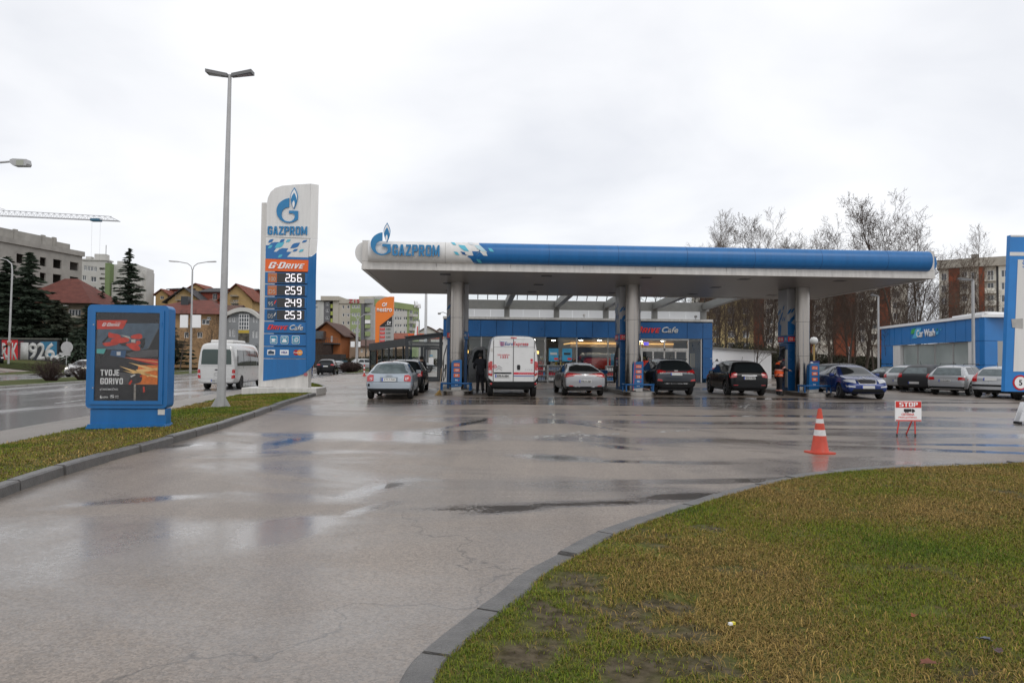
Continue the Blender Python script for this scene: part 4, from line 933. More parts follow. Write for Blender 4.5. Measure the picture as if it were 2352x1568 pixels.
# wing running back to the left
wa=math.atan2(57.2-48.2,-11.7+6.95); A0=V3((-6.98,48.1,0)); A1=V3((-11.7,57.2,0))
q0=S(-.2,20.9)
def PL(x,y): d=V3((x,y,0))-q0; return (d.dot(SU),d.dot(SV))
p0_=PL(A0.x,A0.y); p1_=PL(A1.x,A1.y)
dx=(p1_[0]-p0_[0],p1_[1]-p0_[1]); LL=math.hypot(*dx); wr=Matrix.Translation((p0_[0],p0_[1],0))@Matrix.Rotation(math.atan2(dx[1],dx[0])+PI,4,'Z')
def wing(mb,name,m,parent=None): o=mb.build(name,m,parent or pl); o.data.transform(wr); return o
# local: x from -LL (far) to 0, y>0 inward
b=MB(); b.prism([(-LL,2.15),(0,2.45),(0,3.0),(-LL,2.72)],-.05,.1); wing(b,'wing_fascia',ANTH)
b=MB(); 
for k in range(7): x_=-LL+LL*k/6*.985; b.box(x_,x_+.1,0,.1,0,2.2+.3*k/6)
b.box(-LL,-.05,0,.1,0,.15); wing(b,'wing_frame',ANTH)
b=MB(); b.box(-LL+.05,-.05,.04,.05,.15,2.25); wing(b,'pane',GL)
b=MB(); b.box(-LL,0,.12,4.5,2.62,2.72); wing(b,'wing_roof',ANTH)
b=MB()
for k in range(5): b.box(-LL+.6+k*1.9,-LL+1.4+k*1.9,1.2,1.9,.70,.74); b.box(-LL+.95+k*1.9,-LL+1.05+k*1.9,1.5,1.6,0,.7)
wing(b,'cafe_table',mat('dark_wood',(.08,.05,.03),.5))
b=MB(); b.box(-LL+.2,-LL+1.6,.10,.12,.3,2.1); wing(b,'curtain',mat('pale_curtain',(.5,.5,.48),.7))
# ---------------- vehicles ----------------
def paint(nm,c,metal=.0,rough=.28):
    d=max(c)<.1
    return mat(nm,c,.15 if d else rough,metal=metal,spec=.18 if d else .5,coat=.06 if d else .7,noise=.05,nscale=2)
P_SILVER=paint('silver_blue_paint',(.36,.41,.46),.25); P_SILV=paint('silver_paint',(.42,.43,.44),.35); P_GREY=paint('warm_grey_paint',(.30,.30,.31),.4); P_DGREY=paint('gunmetal_paint',(.055,.06,.068),.4); P_BLACK=paint('black_paint',(.010,.011,.012))
P_NAVY=mat('deep_blue_paint',(.006,.028,.15),.2,metal=.2,spec=.4,coat=.3,noise=.05); P_WHITE=paint('white_paint',(.68,.68,.67)); P_MATTE=mat('dull_black_paint',(.02,.021,.023),.45); P_DARK2=paint('charcoal_paint',(.03,.033,.037),.2)
TRIM=mat('bumper_plastic',(.012,.0125,.013),.6,spec=.2)
PROF={ # y, underside, shoulder, top, half width, half roof width     (metres, for the length/height given)
'hatch':(4.15,1.43,[(0,.36,.58,.62,.70,.50),(.03,.28,.72,.80,.80,.60),(.10,.26,.88,.94,.84,.66),(.30,.25,.95,1.12,.862,.60),(.55,.24,.95,1.33,.868,.56),(.85,.22,.95,1.41,.868,.54),(1.8,.2,.94,1.44,.868,.56),(2.35,.2,.93,1.40,.868,.55),(2.95,.2,.92,1.08,.862,.62),(3.2,.22,.90,.95,.855,.64),(3.75,.24,.80,.86,.82,.6),(4.05,.27,.62,.70,.76,.52),(4.15,.33,.50,.55,.64,.45)]),
'fastback':(4.63,1.44,[(0,.36,.60,.66,.72,.5),(.03,.27,.76,.84,.84,.64),(.10,.25,.96,1.03,.88,.68),(.35,.24,.99,1.08,.90,.66),(.80,.23,.97,1.27,.905,.58),(1.25,.22,.96,1.38,.905,.55),(2.2,.2,.95,1.45,.905,.57),(2.7,.2,.94,1.40,.905,.56),(3.35,.2,.93,1.06,.90,.64),(3.6,.22,.91,.96,.89,.66),(4.2,.24,.80,.86,.85,.6),(4.53,.27,.62,.70,.78,.52),(4.63,.33,.5,.55,.66,.45)]),
'suv':(4.6,1.68,[(0,.46,.72,.78,.76,.58),(.03,.36,.88,.98,.86,.70),(.10,.34,1.04,1.12,.90,.72),(.26,.33,1.10,1.34,.92,.66),(.42,.32,1.10,1.54,.925,.62),(.65,.30,1.10,1.62,.925,.60),(1.9,.28,1.08,1.69,.925,.62),(2.6,.28,1.06,1.62,.925,.60),(3.2,.28,1.04,1.24,.92,.68),(3.5,.30,1.02,1.08,.91,.7),(4.15,.32,.92,.98,.87,.64),(4.5,.36,.74,.82,.80,.56),(4.6,.42,.6,.66,.68,.48)]),
'mpv':(4.3,1.60,[(0,.40,.66,.72,.72,.54),(.03,.30,.84,.92,.82,.66),(.10,.28,1.0,1.06,.86,.68),(.24,.27,1.05,1.30,.885,.64),(.38,.26,1.05,1.50,.888,.60),(.6,.24,1.05,1.57,.888,.58),(1.8,.22,1.02,1.61,.888,.6),(2.6,.22,1.0,1.54,.888,.58),(3.3,.22,.98,1.20,.88,.66),(3.55,.24,.96,1.02,.87,.68),(3.95,.26,.86,.92,.84,.62),(4.2,.30,.7,.76,.78,.54),(4.3,.36,.56,.6,.66,.46)]),
'estate':(4.6,1.46,[(0,.36,.62,.67,.72,.5),(.03,.27,.78,.86,.82,.62),(.10,.25,.93,.99,.86,.66),(.26,.24,.97,1.17,.872,.62),(.44,.24,.97,1.36,.876,.58),(.7,.22,.97,1.43,.876,.56),(2.2,.2,.95,1.48,.876,.58),(2.8,.2,.94,1.42,.876,.56),(3.4,.2,.92,1.08,.87,.64),(3.65,.22,.9,.95,.86,.66),(4.2,.24,.8,.86,.83,.6),(4.5,.27,.62,.70,.76,.52),(4.6,.33,.5,.55,.64,.45)]),
'saloon':(4.67,1.46,[(0,.36,.62,.68,.72,.52),(.03,.28,.80,.88,.84,.66),(.10,.26,.97,1.03,.88,.70),(.45,.24,.99,1.07,.90,.70),(.85,.23,.97,1.20,.907,.60),(1.35,.22,.96,1.38,.907,.56),(2.2,.2,.95,1.46,.907,.57),(2.75,.2,.94,1.40,.907,.56),(3.4,.2,.93,1.06,.90,.64),(3.65,.22,.91,.97,.89,.70),(4.15,.24,.84,.91,.87,.68),(4.5,.25,.72,.80,.82,.60),(4.62,.27,.60,.68,.76,.52),(4.67,.33,.52,.57,.68,.46)])}
def carshape(kind,L,H,Wd):
    L0,H0,st=PROF[kind]; sy=L/L0; sz=H/H0; w0=max(s[4] for s in st); sx=Wd/2/w0
    rows=[]
    for y,zb,zs,zt,w_,wt in st:
        d=max(0,zt-zs); k=min(1,d/.25)
        pts=[(0,zb),(.6*w_,zb),(.90*w_,zb+.02),(.985*w_,zb+.14),(w_,(zb+zs)*.5+.03),(.985*w_,zs-.06),(.945*w_,zs+.01*k),(.945*w_+(wt*1.07-.945*w_)*(.5 if k==1 else .45),zs+d*(.45 if k==1 else .6)),(wt*1.07,zt-.06*k-.01),(wt*.82,zt-.008),(0,zt+.012)]
        rows.append([(x*sx,y*sy,z*sz) for x,z in pts])
    V=[];Fc=[];n=len(rows[0]); N=2*n-2
    for r in rows: V+=r+[(-x,y,z) for x,y,z in r[-2:0:-1]]
    for i in range(len(rows)-1):
        for k in range(N): k2=(k+1)%N; Fc.append((i*N+k,i*N+k2,(i+1)*N+k2,(i+1)*N+k))
    def cap(i,rev):
        o=i*N; 
        for k in range(n-1):
            a,b_,c,d=o+k,o+k+1,(o+N-k-1) if k+1<n-0 else 0,(o+N-k) if k>0 else o
            if k==n-2: f=(a,b_,d) 
            elif k==0: f=(a,b_,c)
            else: f=(a,b_,c,d)
            Fc.append(f if not rev else f[::-1])
    cap(0,False); cap(len(rows)-1,True)
    me=bpy.data.meshes.new('t'); me.from_pydata(V,[],Fc); me.update()
    bm=bmesh.new(); bm.from_mesh(me); bmesh.ops.recalc_face_normals(bm,faces=bm.faces); bm.to_mesh(me); bm.free()
    return me,sx,sy,sz
def subs(lv):
    def f(o): m_=o.modifiers.new('s','SUBSURF'); m_.levels=lv; m_.render_levels=lv
    return f
def carve(cut):
    def f(o):
        m_=o.modifiers.new('b','BOOLEAN'); m_.operation='DIFFERENCE'; m_.object=cut; m_.solver='EXACT'
    return f
def bodymesh(me,lv,wheels,arch,Wd):
    b=MB()
    for y,z,r in wheels:
        for s in (-1,1): b.lathe([(r+arch,s*(Wd/2-.30)),(r+arch,s*(Wd/2+.3))],y,z,22,ax='x')
    cm=b.mesh('cut'); bm=bmesh.new(); bm.from_mesh(cm); bmesh.ops.recalc_face_normals(bm,faces=bm.faces); bm.to_mesh(cm); bm.free()
    co=bpy.data.objects.new('cut',cm); C.objects.link(co)
    r=evalmesh(me,[subs(lv),carve(co)]); bpy.data.objects.remove(co)
    bm=bmesh.new(); bm.from_mesh(r); bvh=BVHTree.FromBMesh(bm); bm.free(); smooth(r,40); return r,bvh
def wheel(parent,x,y,r,out,rimm=None,wd=.2):
    o=bpy.data.objects.new('wheel',None); C.objects.link(o); o.parent=parent; o.location=(x,y,r); o.empty_display_size=.1
    s=1 if out>0 else -1; q=wd/2
    MB().lathe([(r*.62,-q*.9),(r*.93,-q),(r,-q*.75),(r,q*.75),(r*.93,q),(r*.62,q*.9)],0,0,26,ax='x').build('tyre',TYRE,o,sm=40)
    b=MB(); b.lathe([(r*.64,s*q*.55),(r*.66,s*q*.93),(r*.61,s*q*.95),(r*.58,s*q*.6)],0,0,26,ax='x')
    for k in range(5):
        t=2*PI*k/5; c,d=math.cos(t),math.sin(t); a=s*q*.72; e_=s*q*.86
        v=[(a,c*.04-d*.05,d*.04+c*.05),(a,c*.04+d*.05,d*.04-c*.05),(a,c*r*.6+d*.028,d*r*.6-c*.028),(a,c*r*.6-d*.028,d*r*.6+c*.028)]
        b.add([v[0],v[1],v[2],v[3]]+[(e_,p[1],p[2]) for p in v],[(0,1,2,3),(7,6,5,4),(0,4,5,1),(1,5,6,2),(2,6,7,3),(3,7,4,0)])
    b.lathe([(.06,s*q*.6),(.05,s*q*.9)],0,0,12,ax='x'); b.build('rim',rimm or RIM,o)
    MB().lathe([(r*.6,s*q*.5),(r*.6,s*q*.56)],0,0,20,ax='x').build('brake_disc',RIMD,o)
    return o
def mirror_(parent,x,y,z,s,m):
    b=MB(); b.box(min(x,x+s*.2),max(x,x+s*.2),y-.06,y+.07,z,z+.15,bev=.04); o=b.build('door_mirror',m,parent,sm=60)
    MB().box(min(x+s*.03,x+s*.18),max(x+s*.03,x+s*.18),y-.066,y-.061,z+.03,z+.13).build('mirror_glass',GLASSC,o)
def plate(bvh,car,x,z,txt,axis='y-',w_=.52,h_=.115):
    p=decal(bvh,rect(x-w_/2,x+w_/2,z-h_/2,z+h_/2),axis,car,PLATE,'number_plate',.02,.3)
    q=decal(bvh,rect(*((x-w_/2,x-w_/2+.045) if axis=='y-' else (x+w_/2-.045,x+w_/2)),z-h_/2,z+h_/2),axis,p,PBLUE,'blue_band',.024,.3)
    yy=sum(v.co.y for v in p.data.vertices)/4
    if txt:
        if axis=='y-': text(p,txt,x+.02,z,h_*.62,BLACK,y=yy-.008,width=w_*.8,bold=.02,ext=.002)
        else: text(p,txt,0,z,h_*.62,BLACK,y=-.008,width=w_*.8,bold=.02,ext=.002,M=Matrix.Translation((x-.02,yy,0))@Matrix.Rotation(PI,4,'Z'))
    return p
def car(name,label,kind,L,H,Wd,pm,loc,rz,rr=.32,tail=None,plt=None,rearwin=None,side=None,low=None,cat='car',group=None,front=False,detail=2,rimm=None,tm=None,extra=None,axr=None,axf=None,lamps2=None):
    t=thing(name,label,cat,loc,rz,group); me,sx,sy,sz=carshape(kind,L,H,Wd)
    axr=axr or L*.175; axf=axf or L*.80
    bme,bvh=bodymesh(me,2,[(axr,rr,rr),(axf,rr,rr)],.055,Wd)
    body=link('body',bme,t,pm)
    rw=rearwin or [(-.58,.99),(.58,.99),(.47,1.30),(-.47,1.30)]
    Dc=lambda pts,ax,m,nm,off=.006,par=None,lab=None,sub=.09: decal(bvh,pts,ax,par or t,m,nm,off,sub,label=lab)
    Dc(bez([(a,b_) for a,b_ in rw],3) if len(rw)>6 else rw,'y-',GLASSD,'rear_window')
    for i,ax in enumerate(('x-','x+')):
        for q in (side or []): Dc(q,ax,GLASSD,'side_window')
        # sill and door joints
        dj=MB()
        for y0 in (L*.39,L*.62): Dc(rect(y0-.006,y0+.006,.30*sz,.93*sz),ax,BLACK,'door_gap',.004,None,None,.2)
    for q,m,nm in (tail or []):
        Dc(q,'y-',m,nm,.014); Dc(mir(q),'y-',m,nm,.014)
    for q,m,nm in (low or []): Dc(q,'y-',m,nm,.010)
    if plt: plate(bvh,t,*plt)
    for yy in (axr,axf):
        for s in (-1,1): wheel(t,s*(Wd/2-.12),yy,rr,s,rimm)
    zb=1.0*sz
    for s in (-1,1): mirror_(t,s*(Wd/2-.06),L*.655,.93*sz,s,tm or pm)
    # windscreen, bonnet end
    ws=[(-.62*sx,.97*sz),(.62*sx,.97*sz),(.50*sx,1.34*sz),(-.50*sx,1.34*sz)]
    Dc(ws,'y+',GLASSD,'windscreen',.008)
    hl=[(.50,.66),(.80,.72),(.78,.82),(.50,.78)]
    if front is not True:
        Dc([(a*sx,b_*sz) for a,b_ in hl],'y+',LAMPW,'headlight',.012); Dc(mir([(a*sx,b_*sz) for a,b_ in hl]),'y+',LAMPW,'headlight',.012)
        Dc(rect(-.35,.35,.60*sz,.70*sz),'y+',BLACK,'grille',.01)
    b=MB(); b.tube([(0,L*.25,H-.03),(0,L*.22,H+.16)],.008,5)
    if detail>1: b.build('aerial',BLACK,t)
    # dark interior floor under the body so that daylight does not pass the wheels
    MB().box(-Wd/2+.26,Wd/2-.26,.5,L-.5,.19*sz+.02,.30*sz).build('underbody',BLACK,t)
    return t,bvh,Dc
SIDE_H=[[(.72,1.0),(1.60,.99),(1.62,1.34),(1.05,1.33)],[(1.68,.99),(2.72,.98),(2.26,1.33),(1.68,1.35)]]
VD=SA
def rp(px,Y): return g0(px,Y)
def g0(px,Y): d=ray(px,824+.009*(px-1176)); return Vector((d.x/d.y*Y,Y,0))
LT=lambda pts: pts
# 1 silver blue hatchback, seen from behind
t,bvh,Dc=car('hatchback_car','silver blue three-door hatchback with worn bumper corner, waiting left of the first column','hatch',4.15,1.43,1.735,P_SILVER,g0(893.5,26.0),VD,.31,
 tail=[([(.56,.70),(.80,.68),(.81,.86),(.72,.93),(.57,.92)],LAMPR,'tail_light'),([(.60,.74),(.70,.74),(.70,.84),(.60,.84)],LAMPW,'reversing_light')],plt=(0,.75,'A25-0-946'),
 rearwin=[(-.63,.985),(.63,.985),(.60,1.10),(.50,1.30),(.30,1.325),(-.30,1.325),(-.50,1.30),(-.60,1.10)],side=[[(.78,1.0),(1.75,.99),(1.75,1.33),(1.12,1.31)],[(1.82,.99),(2.78,.98),(2.3,1.32),(1.82,1.34)]],
 low=[(rect(-.80,.80,.28,.42),TRIM,'bumper_valance'),(rect(-.82,.82,.655,.665),BLACK,'bumper_gap'),(rect(-.33,.33,.665,.845),mat('plate_recess',(.2,.23,.26),.5),'plate_recess'),(rect(-.84,-.70,.50,.60),TRIM,'scraped_corner')],extra=None)
for k in range(4):
    b=MB(); c=-.09+.06*k; yy=.055
    b.tube([(c+.035*math.cos(a),yy-.0,.90+.035*math.sin(a)) for a in [2*PI*j/12 for j in range(13)]],.006,4); b.build('badge_ring',RIM,t)
b=MB(); b.tube([(.02,.20,1.01),(-.42,.215,1.03)],.012,5); b.build('wiper',BLACK,t)
MB().lathe([(.03,-.02),(.03,.15)],-.33,.27,10,ax='y').build('exhaust',RIM,t)
# 2 dark family car in front of it
car('family_car','black family car half hidden behind the silver blue hatchback','mpv',4.35,1.50,1.80,P_BLACK,V3((-4.82,30.9,0)),VD-.01,.32,
 tail=[([(.62,.74),(.84,.76),(.84,.98),(.70,1.02)],LAMPR,'tail_light')],plt=(0,.70,None),rearwin=[(-.64,1.02),(.64,1.02),(.50,1.38),(-.50,1.38)],side=[[(.62,1.0),(1.5,.98),(1.5,1.36),(.85,1.34)],[(1.56,.98),(2.55,.96),(2.4,1.34),(1.56,1.38)],[(2.62,.96),(3.1,.96),(2.62,1.24)]])
# 3 silver saloon
t,bvh,Dc=car('saloon_car','silver saloon with slim red tail lights, parked between van and middle column','fastback',4.63,1.44,1.81,P_GREY,g0(1345,29.8),VD,.33,
 tail=[([(.50,.86),(.86,.80),(.87,.93),(.70,.99),(.36,.965),(.14,.935),(.14,.915),(.40,.915)],LAMPR,'tail_light')],plt=(0,.64,'E98-H-460'),
 rearwin=[(-.66,1.06),(.66,1.06),(.56,1.30),(.40,1.36),(-.40,1.36),(-.56,1.30)],side=[[(.85,1.03),(1.75,.99),(1.75,1.36),(1.35,1.30)],[(1.82,.99),(3.0,.98),(2.5,1.34),(1.82,1.38)]],
 low=[(rect(-.84,.84,.30,.42),TRIM,'bumper_valance'),([(-.72,.43),(-.52,.41),(-.52,.455),(-.70,.475)],LAMPR,'reflector'),([(.72,.43),(.52,.41),(.52,.455),(.70,.475)],LAMPR,'reflector'),(rect(-.46,-.24,.385,.43),RIM,'exhaust_trim'),(rect(.24,.46,.385,.43),RIM,'exhaust_trim'),([(0,.96),(-.055,.91),(0,.86),(.055,.91)],RIM,'badge')])
# 4 grey off-roader
t,bvh,Dc=car('offroad_car','dark grey off-roader with black bumper in front of the shop door','suv',4.6,1.67,1.845,P_DGREY,g0(1554.5,31.0),VD,.37,
 tail=[([(.50,1.02),(.90,.99),(.91,1.12),(.76,1.15),(.44,1.07)],LAMPR,'tail_light')],plt=(0,.96,'KG-228I-ZI'),
 rearwin=[(-.70,1.14),(.70,1.14),(.62,1.40),(.55,1.52),(-.55,1.52),(-.62,1.40)],side=[[(.62,1.2),(1.35,1.14),(1.35,1.56),(.85,1.52)],[(1.42,1.14),(2.35,1.12),(2.35,1.58),(1.42,1.60)],[(2.42,1.12),(3.25,1.10),(2.75,1.50),(2.42,1.56)]],
 low=[(rect(-.88,.88,.40,.64),TRIM,'bumper_valance'),([(-.62,.52),(.62,.52),(.55,.56),(-.55,.56)],GALV,'skid_strip'),([(-.86,.66),(-.62,.64),(-.66,.72),(-.84,.74)],LAMPR,'reflector'),([(.86,.66),(.62,.64),(.66,.72),(.84,.74)],LAMPR,'reflector'),(rect(-.42,.42,1.05,1.075),LAMPR,'garnish'),(rect(-.08,.08,1.07,1.13),RIM,'badge')])
MB().box(-.60,.60,.38,.62,1.60,1.645,bev=.015).build('roof_spoiler',P_DGREY,t)
# 5 black compact
t,bvh,Dc=car('compact_car','black tall hatchback with a chrome strip above its plate, left of the worker in orange','mpv',4.27,1.60,1.78,P_BLACK,g0(1722,31.3),VD-.055,.34,
 tail=[([(.58,.84),(.85,.80),(.86,.98),(.64,1.06),(.54,1.0)],LAMPR,'tail_light')],plt=(0,.80,'475-T-750'),
 rearwin=[(-.66,1.08),(.66,1.08),(.60,1.30),(.50,1.44),(-.50,1.44),(-.60,1.30)],side=[[(.60,1.12),(1.4,1.07),(1.4,1.48),(.80,1.45)],[(1.46,1.07),(2.4,1.04),(2.4,1.46),(1.46,1.50)],[(2.46,1.04),(3.2,1.02),(2.5,1.42)]],
 low=[(rect(-.34,.34,.895,.93),RIM,'chrome_strip'),(rect(-.80,.80,.34,.40),TRIM,'bumper_valance'),(rect(-.72,-.52,.47,.50),LAMPR,'reflector'),(rect(.52,.72,.47,.50),LAMPR,'reflector')])
# 6 blue saloon facing us
hd=R(180+23)
fl=g0(1994,29.15); hv=V3((math.sin(R(-7)),-math.cos(R(-7)),0)); rear=fl-hv*4.67
t,bvh,Dc=car('saloon_car','blue saloon facing the camera with a chrome-edged black grille beside the right column','saloon',4.67,1.46,1.814,P_NAVY,rear,PI+R(-7),.33,tail=[([(.56,.78),(.84,.76),(.84,.94),(.6,.96)],LAMPR,'tail_light')],plt=None,
 rearwin=[(-.6,1.06),(.6,1.06),(.5,1.34),(-.5,1.34)],side=[[(1.05,1.03),(1.85,.99),(1.85,1.37),(1.45,1.33)],[(1.92,.99),(2.75,.98),(2.62,1.36),(1.92,1.38)],[(2.82,.98),(3.2,.97),(2.8,1.24)]],front=True)
gr=[(-.36,.80),(-.30,.66),(.30,.66),(.36,.80),(.20,.83),(-.20,.83)]
Dc([(a*1.12,(b_-.745)*1.2+.745) for a,b_ in gr],'y+',RIM,'grille_surround',.010); Dc(gr,'y+',BLACK,'grille',.016)
for s in (1,-1):
    q=[(.46,.665),(.80,.73),(.83,.80),(.74,.83),(.44,.81)]; q=q if s>0 else mir(q); Dc(q,'y+',LAMPW,'headlight',.014)
    q=[(.50,.50),(.80,.52),(.82,.59),(.50,.55)]; q=q if s>0 else mir(q); Dc(q,'y+',LAMPW,'fog_light',.012)
Dc([(-.66,.30),(.66,.30),(.56,.45),(-.56,.45)],'y+',TRIM,'lower_intake',.010)
plate(bvh,t,0,.52,'K04-E-739','y+')
Dc([(-.07,.87),(.07,.87),(0,.93)],'y+',RIM,'badge',.02)
# ---- box vans ----
def boxshape(st):
    """st: y, zb, ztop, halfw bottom, halfw mid, halfw top, corner"""
    V=[];Fc=[];rows=[]
    for y,zb,zt,wb,wm,wt,zm in st:
        p=[(0,zb),(wb*.8,zb),(wb,zb+.06),(wm,zb+(zm-zb)*.35),(wm,zm),((wm+wt)/2+.02,(zm+zt)/2),(wt+.02,zt-.18),(wt-.06,zt-.035),(wt*.6,zt),(0,zt+.01)]
        rows.append([(x,y,z) for x,z in p])
    n=len(rows[0]);N=2*n-2
    for r in rows: V+=r+[(-x,y,z) for x,y,z in r[-2:0:-1]]
    for i in range(len(rows)-1):
        for k in range(N): k2=(k+1)%N; Fc.append((i*N+k,i*N+k2,(i+1)*N+k2,(i+1)*N+k))
    for i,rev in ((0,0),(len(rows)-1,1)):
        o=i*N
        for k in range(n-1):
            a,b_,c,d=o+k,o+k+1,o+N-k-1,(o+N-k) if k>0 else o
            f=(a,b_,d) if k==n-2 else ((a,b_,c) if k==0 else (a,b_,c,d)); Fc.append(f[::-1] if rev else f)
    me=bpy.data.meshes.new('t'); me.from_pydata(V,[],Fc); me.update()
    bm=bmesh.new(); bm.from_mesh(me); bmesh.ops.recalc_face_normals(bm,faces=bm.faces); bm.to_mesh(me); bm.free(); return me
VP=P_WHITE
van=thing('courier_van','white courier van with red and blue lettering on its rear doors and front door open','van',g0(1179,28.4),VD+.0)
me=boxshape([(0,.42,2.40,.90,.95,.80,1.5),(.03,.38,2.47,.97,1.005,.86,1.5),(.10,.36,2.50,.99,1.02,.88,1.5),(.5,.34,2.53,1.0,1.025,.885,1.5),(3.6,.34,2.53,1.0,1.025,.885,1.5),(4.0,.34,2.48,1.0,1.025,.87,1.5),(4.45,.34,1.98,1.0,1.02,.80,1.35),(4.85,.34,1.45,1.0,1.01,.80,1.15),(5.3,.36,1.22,.96,.97,.72,.98),(5.42,.4,1.0,.85,.85,.66,.8)])
bme,bvh=bodymesh(me,2,[(.95,.35,.35),(4.4,.35,.35)],.07,2.05); link('body',bme,van,VP)
Dv=lambda pts,ax,m,nm,off=.008,par=None,sub=.12,label=None: decal(bvh,pts,ax,par or van,m,nm,off,sub,label=label)
gap=mat('panel_gap',(.10,.10,.10),.7)
vpl=Plane(van.location.x,van.location.y,VD)
VX=lambda x,y: vpl.uz(R5(x,y))
def vrect(x0,x1,y0,y1): a,z1_=VX(x0,y0); c,z0_=VX(x1,y1); return rect(a,c,z0_,z1_)
for r_ in ((978,983,570,1140),(712,716,570,1140),(1258,1262,570,1140),(712,1262,570,574),(712,1262,1137,1143),(712,1262,680,683)): Dv(vrect(*r_),'y-',gap,'door_gap')
for pts in ([(648,868),(700,868),(700,1068),(648,1060)],[(1262,872),(1308,872),(1308,1062),(1262,1066)]):
    o=Dv([VX(*p) for p in pts],'y-',LAMPR,'tail_light',.018)
for pts in ([(652,985),(690,990),(690,1035),(652,1030)],[(1268,990),(1304,985),(1304,1030),(1268,1035)]): Dv([VX(*p) for p in pts],'y-',LAMPW,'indicator_light',.024)
Dv(vrect(944,1028,550,566),'y-',LAMPR,'brake_light',.012)
Dv([VX(*p) for p in [(630,1075),(706,1142),(1262,1142),(1306,1080),(1300,1228),(640,1228)]],'y-',TRIM,'rear_bumper',.03)
for x_ in (683,1275): Dv(vrect(x_-12,x_+12,1158,1180),'y-',LAMPR,'reflector',.04)
Dv(vrect(722,955,1017,1037),'y-',TRIM,'handle_bar',.02); Dv([VX(*p) for p in [(1034,918),(1066,918),(1073,935),(1070,985),(1032,985),(1028,935)]],'y-',BLACK,'door_handle',.02)
for x_,y_ in ((690,722),(1272,728)): Dv(vrect(x_-14,x_+14,y_-24,y_+20),'y-',WHITED,'hinge',.02)
LR=mat('courier_red',(.62,.02,.05),.4); LB=mat('courier_blue',(.03,.08,.33),.4)
Dv(vrect(985,1258,1017,1048),'y-',LR,'stripe'); Dv(vrect(985,1258,1062,1074),'y-',LB,'stripe')
def vt(s,x0,x1,y0,y1,m,bold=.02,shear=0,nm='lettering'):
    a,z1_=VX(x0,y0); c,z0_=VX(x1,y1); z=(z0_+z1_)/2; h=bvh.ray_cast(Vector(((a+c)/2,-3,z)),Vector((0,1,0))); yy=(h[0].y if h[0] else 0)-.010
    text(van,s,(a+c)/2,z,z1_-z0_,m,y=yy,width=c-a,bold=bold,shear=shear,ext=.004,name=nm)
vt('Euro',868,978,612,660,LB,.012,.15); vt('Express',978,1182,612,678,LR,.012,.15); vt('brza pošta',1070,1175,665,676,LB,.01,.2)
vt('info telefon',770,930,770,795,LR,0); vt('1331',808,908,800,830,LR,.02); vt('www.euroexpress.ba',1045,1245,1026,1040,PURE,.01); vt('CITROEN JUMPER' if False else 'JUMPER' if False else '- - - -',1140,1230,980,985,gap,0)
# swoosh strokes
for k in range(5):
    y0_=588+k*14; q=[VX(*p) for p in [(788+k*1,y0_),(812,y0_+18-k),(862,y0_+22-k*2),(862,y0_+28-k*2),(815,y0_+28-k)]]; Dv(q,'y-',LR if k%2 else LB,'swoosh',.012)
b=MB(); cx_,cz_=VX(730,940); b.tube([(cx_+.075*math.cos(a),-.0,cz_+.075*math.sin(a)) for a in [2*PI*j/16 for j in range(17)]],.010,4); b.build('speed_disc',LR,van)
text(van,'80',cx_,cz_,.06,LR,y=.0,bold=.02,ext=.003)
ccx,ccz=VX(788,940); b=MB()
for dz in (0,-.09): b.prism([(ccx-.14,ccz-.06+dz),(ccx,ccz+.05+dz),(ccx+.14,ccz-.06+dz),(ccx+.12,ccz-.075+dz),(ccx,ccz+.01+dz),(ccx-.12,ccz-.075+dz)],.0,-.012)
b.build('badge',GALV,van)
Dv(vrect(1210,1240,838,872),'y-',LR,'sticker'); Dv(vrect(1210,1240,880,897),'y-',LR,'sticker')
plate(bvh,van,(VX(745,1065)[0]+VX(922,1065)[0])/2,VX(745,1065)[1],'E70-A-004',h_=.13,w_=.58)
for ax in ('x-','x+'):
    if ax=='x+': Dv([(3.95,1.45),(4.75,1.42),(4.2,2.0),(3.98,2.05)],ax,GLASSD,'side_window')
    Dv(rect(.25,5.0,.50,.66),ax,TRIM,'side_moulding'); Dv([(3.75,.5),(3.77,.5),(3.77,2.25),(3.75,2.25)],ax,gap,'door_gap')
Dv([(-.78,1.45),(.78,1.45),(.70,2.2),(-.70,2.2)],'y+',GLASSD,'windscreen')
for s in (1,-1):
    q=[(.60,.95),(.86,1.0),(.84,1.2),(.62,1.12)]; Dv(q if s>0 else mir(q),'y+',LAMPW,'headlight')
Dv(rect(-.5,.5,.75,.98),'y+',BLACK,'grille')
for yy in (.95,4.4):
    for s in (-1,1): wheel(van,s*.90,yy,.35,s,RIMD,.22)
MB().box(-.75,.75,.6,5.0,.30,.42).build('underbody',BLACK,van)
# open driver's door, hinged at its front edge on the left flank
dm=MB(); dm.prism([(-.0,.45),(1.0,.45),(1.02,1.35),(.80,1.95),(.55,2.12),(.04,2.12),(0,1.4)],-.03,.03,mi=0)
dd=dm.build('front_door',P_GREY if False else P_SILV,van,sm=20); dd.location=(-1.03,4.62,0); dd.rotation_euler=(0,0,R(180+38)); dd['label']='open front door of the van'
wn_=MB().prism([(.16,1.36),(.84,1.38),(.70,1.84),(.50,1.98),(.16,1.98)],-.034,.034).build('pane',GLASSD,dd)
mb2=MB(); mb2.box(.02,.12,.03,.30,1.2,1.55,bev=.04); mb2.build('door_mirror',BLACK,dd)
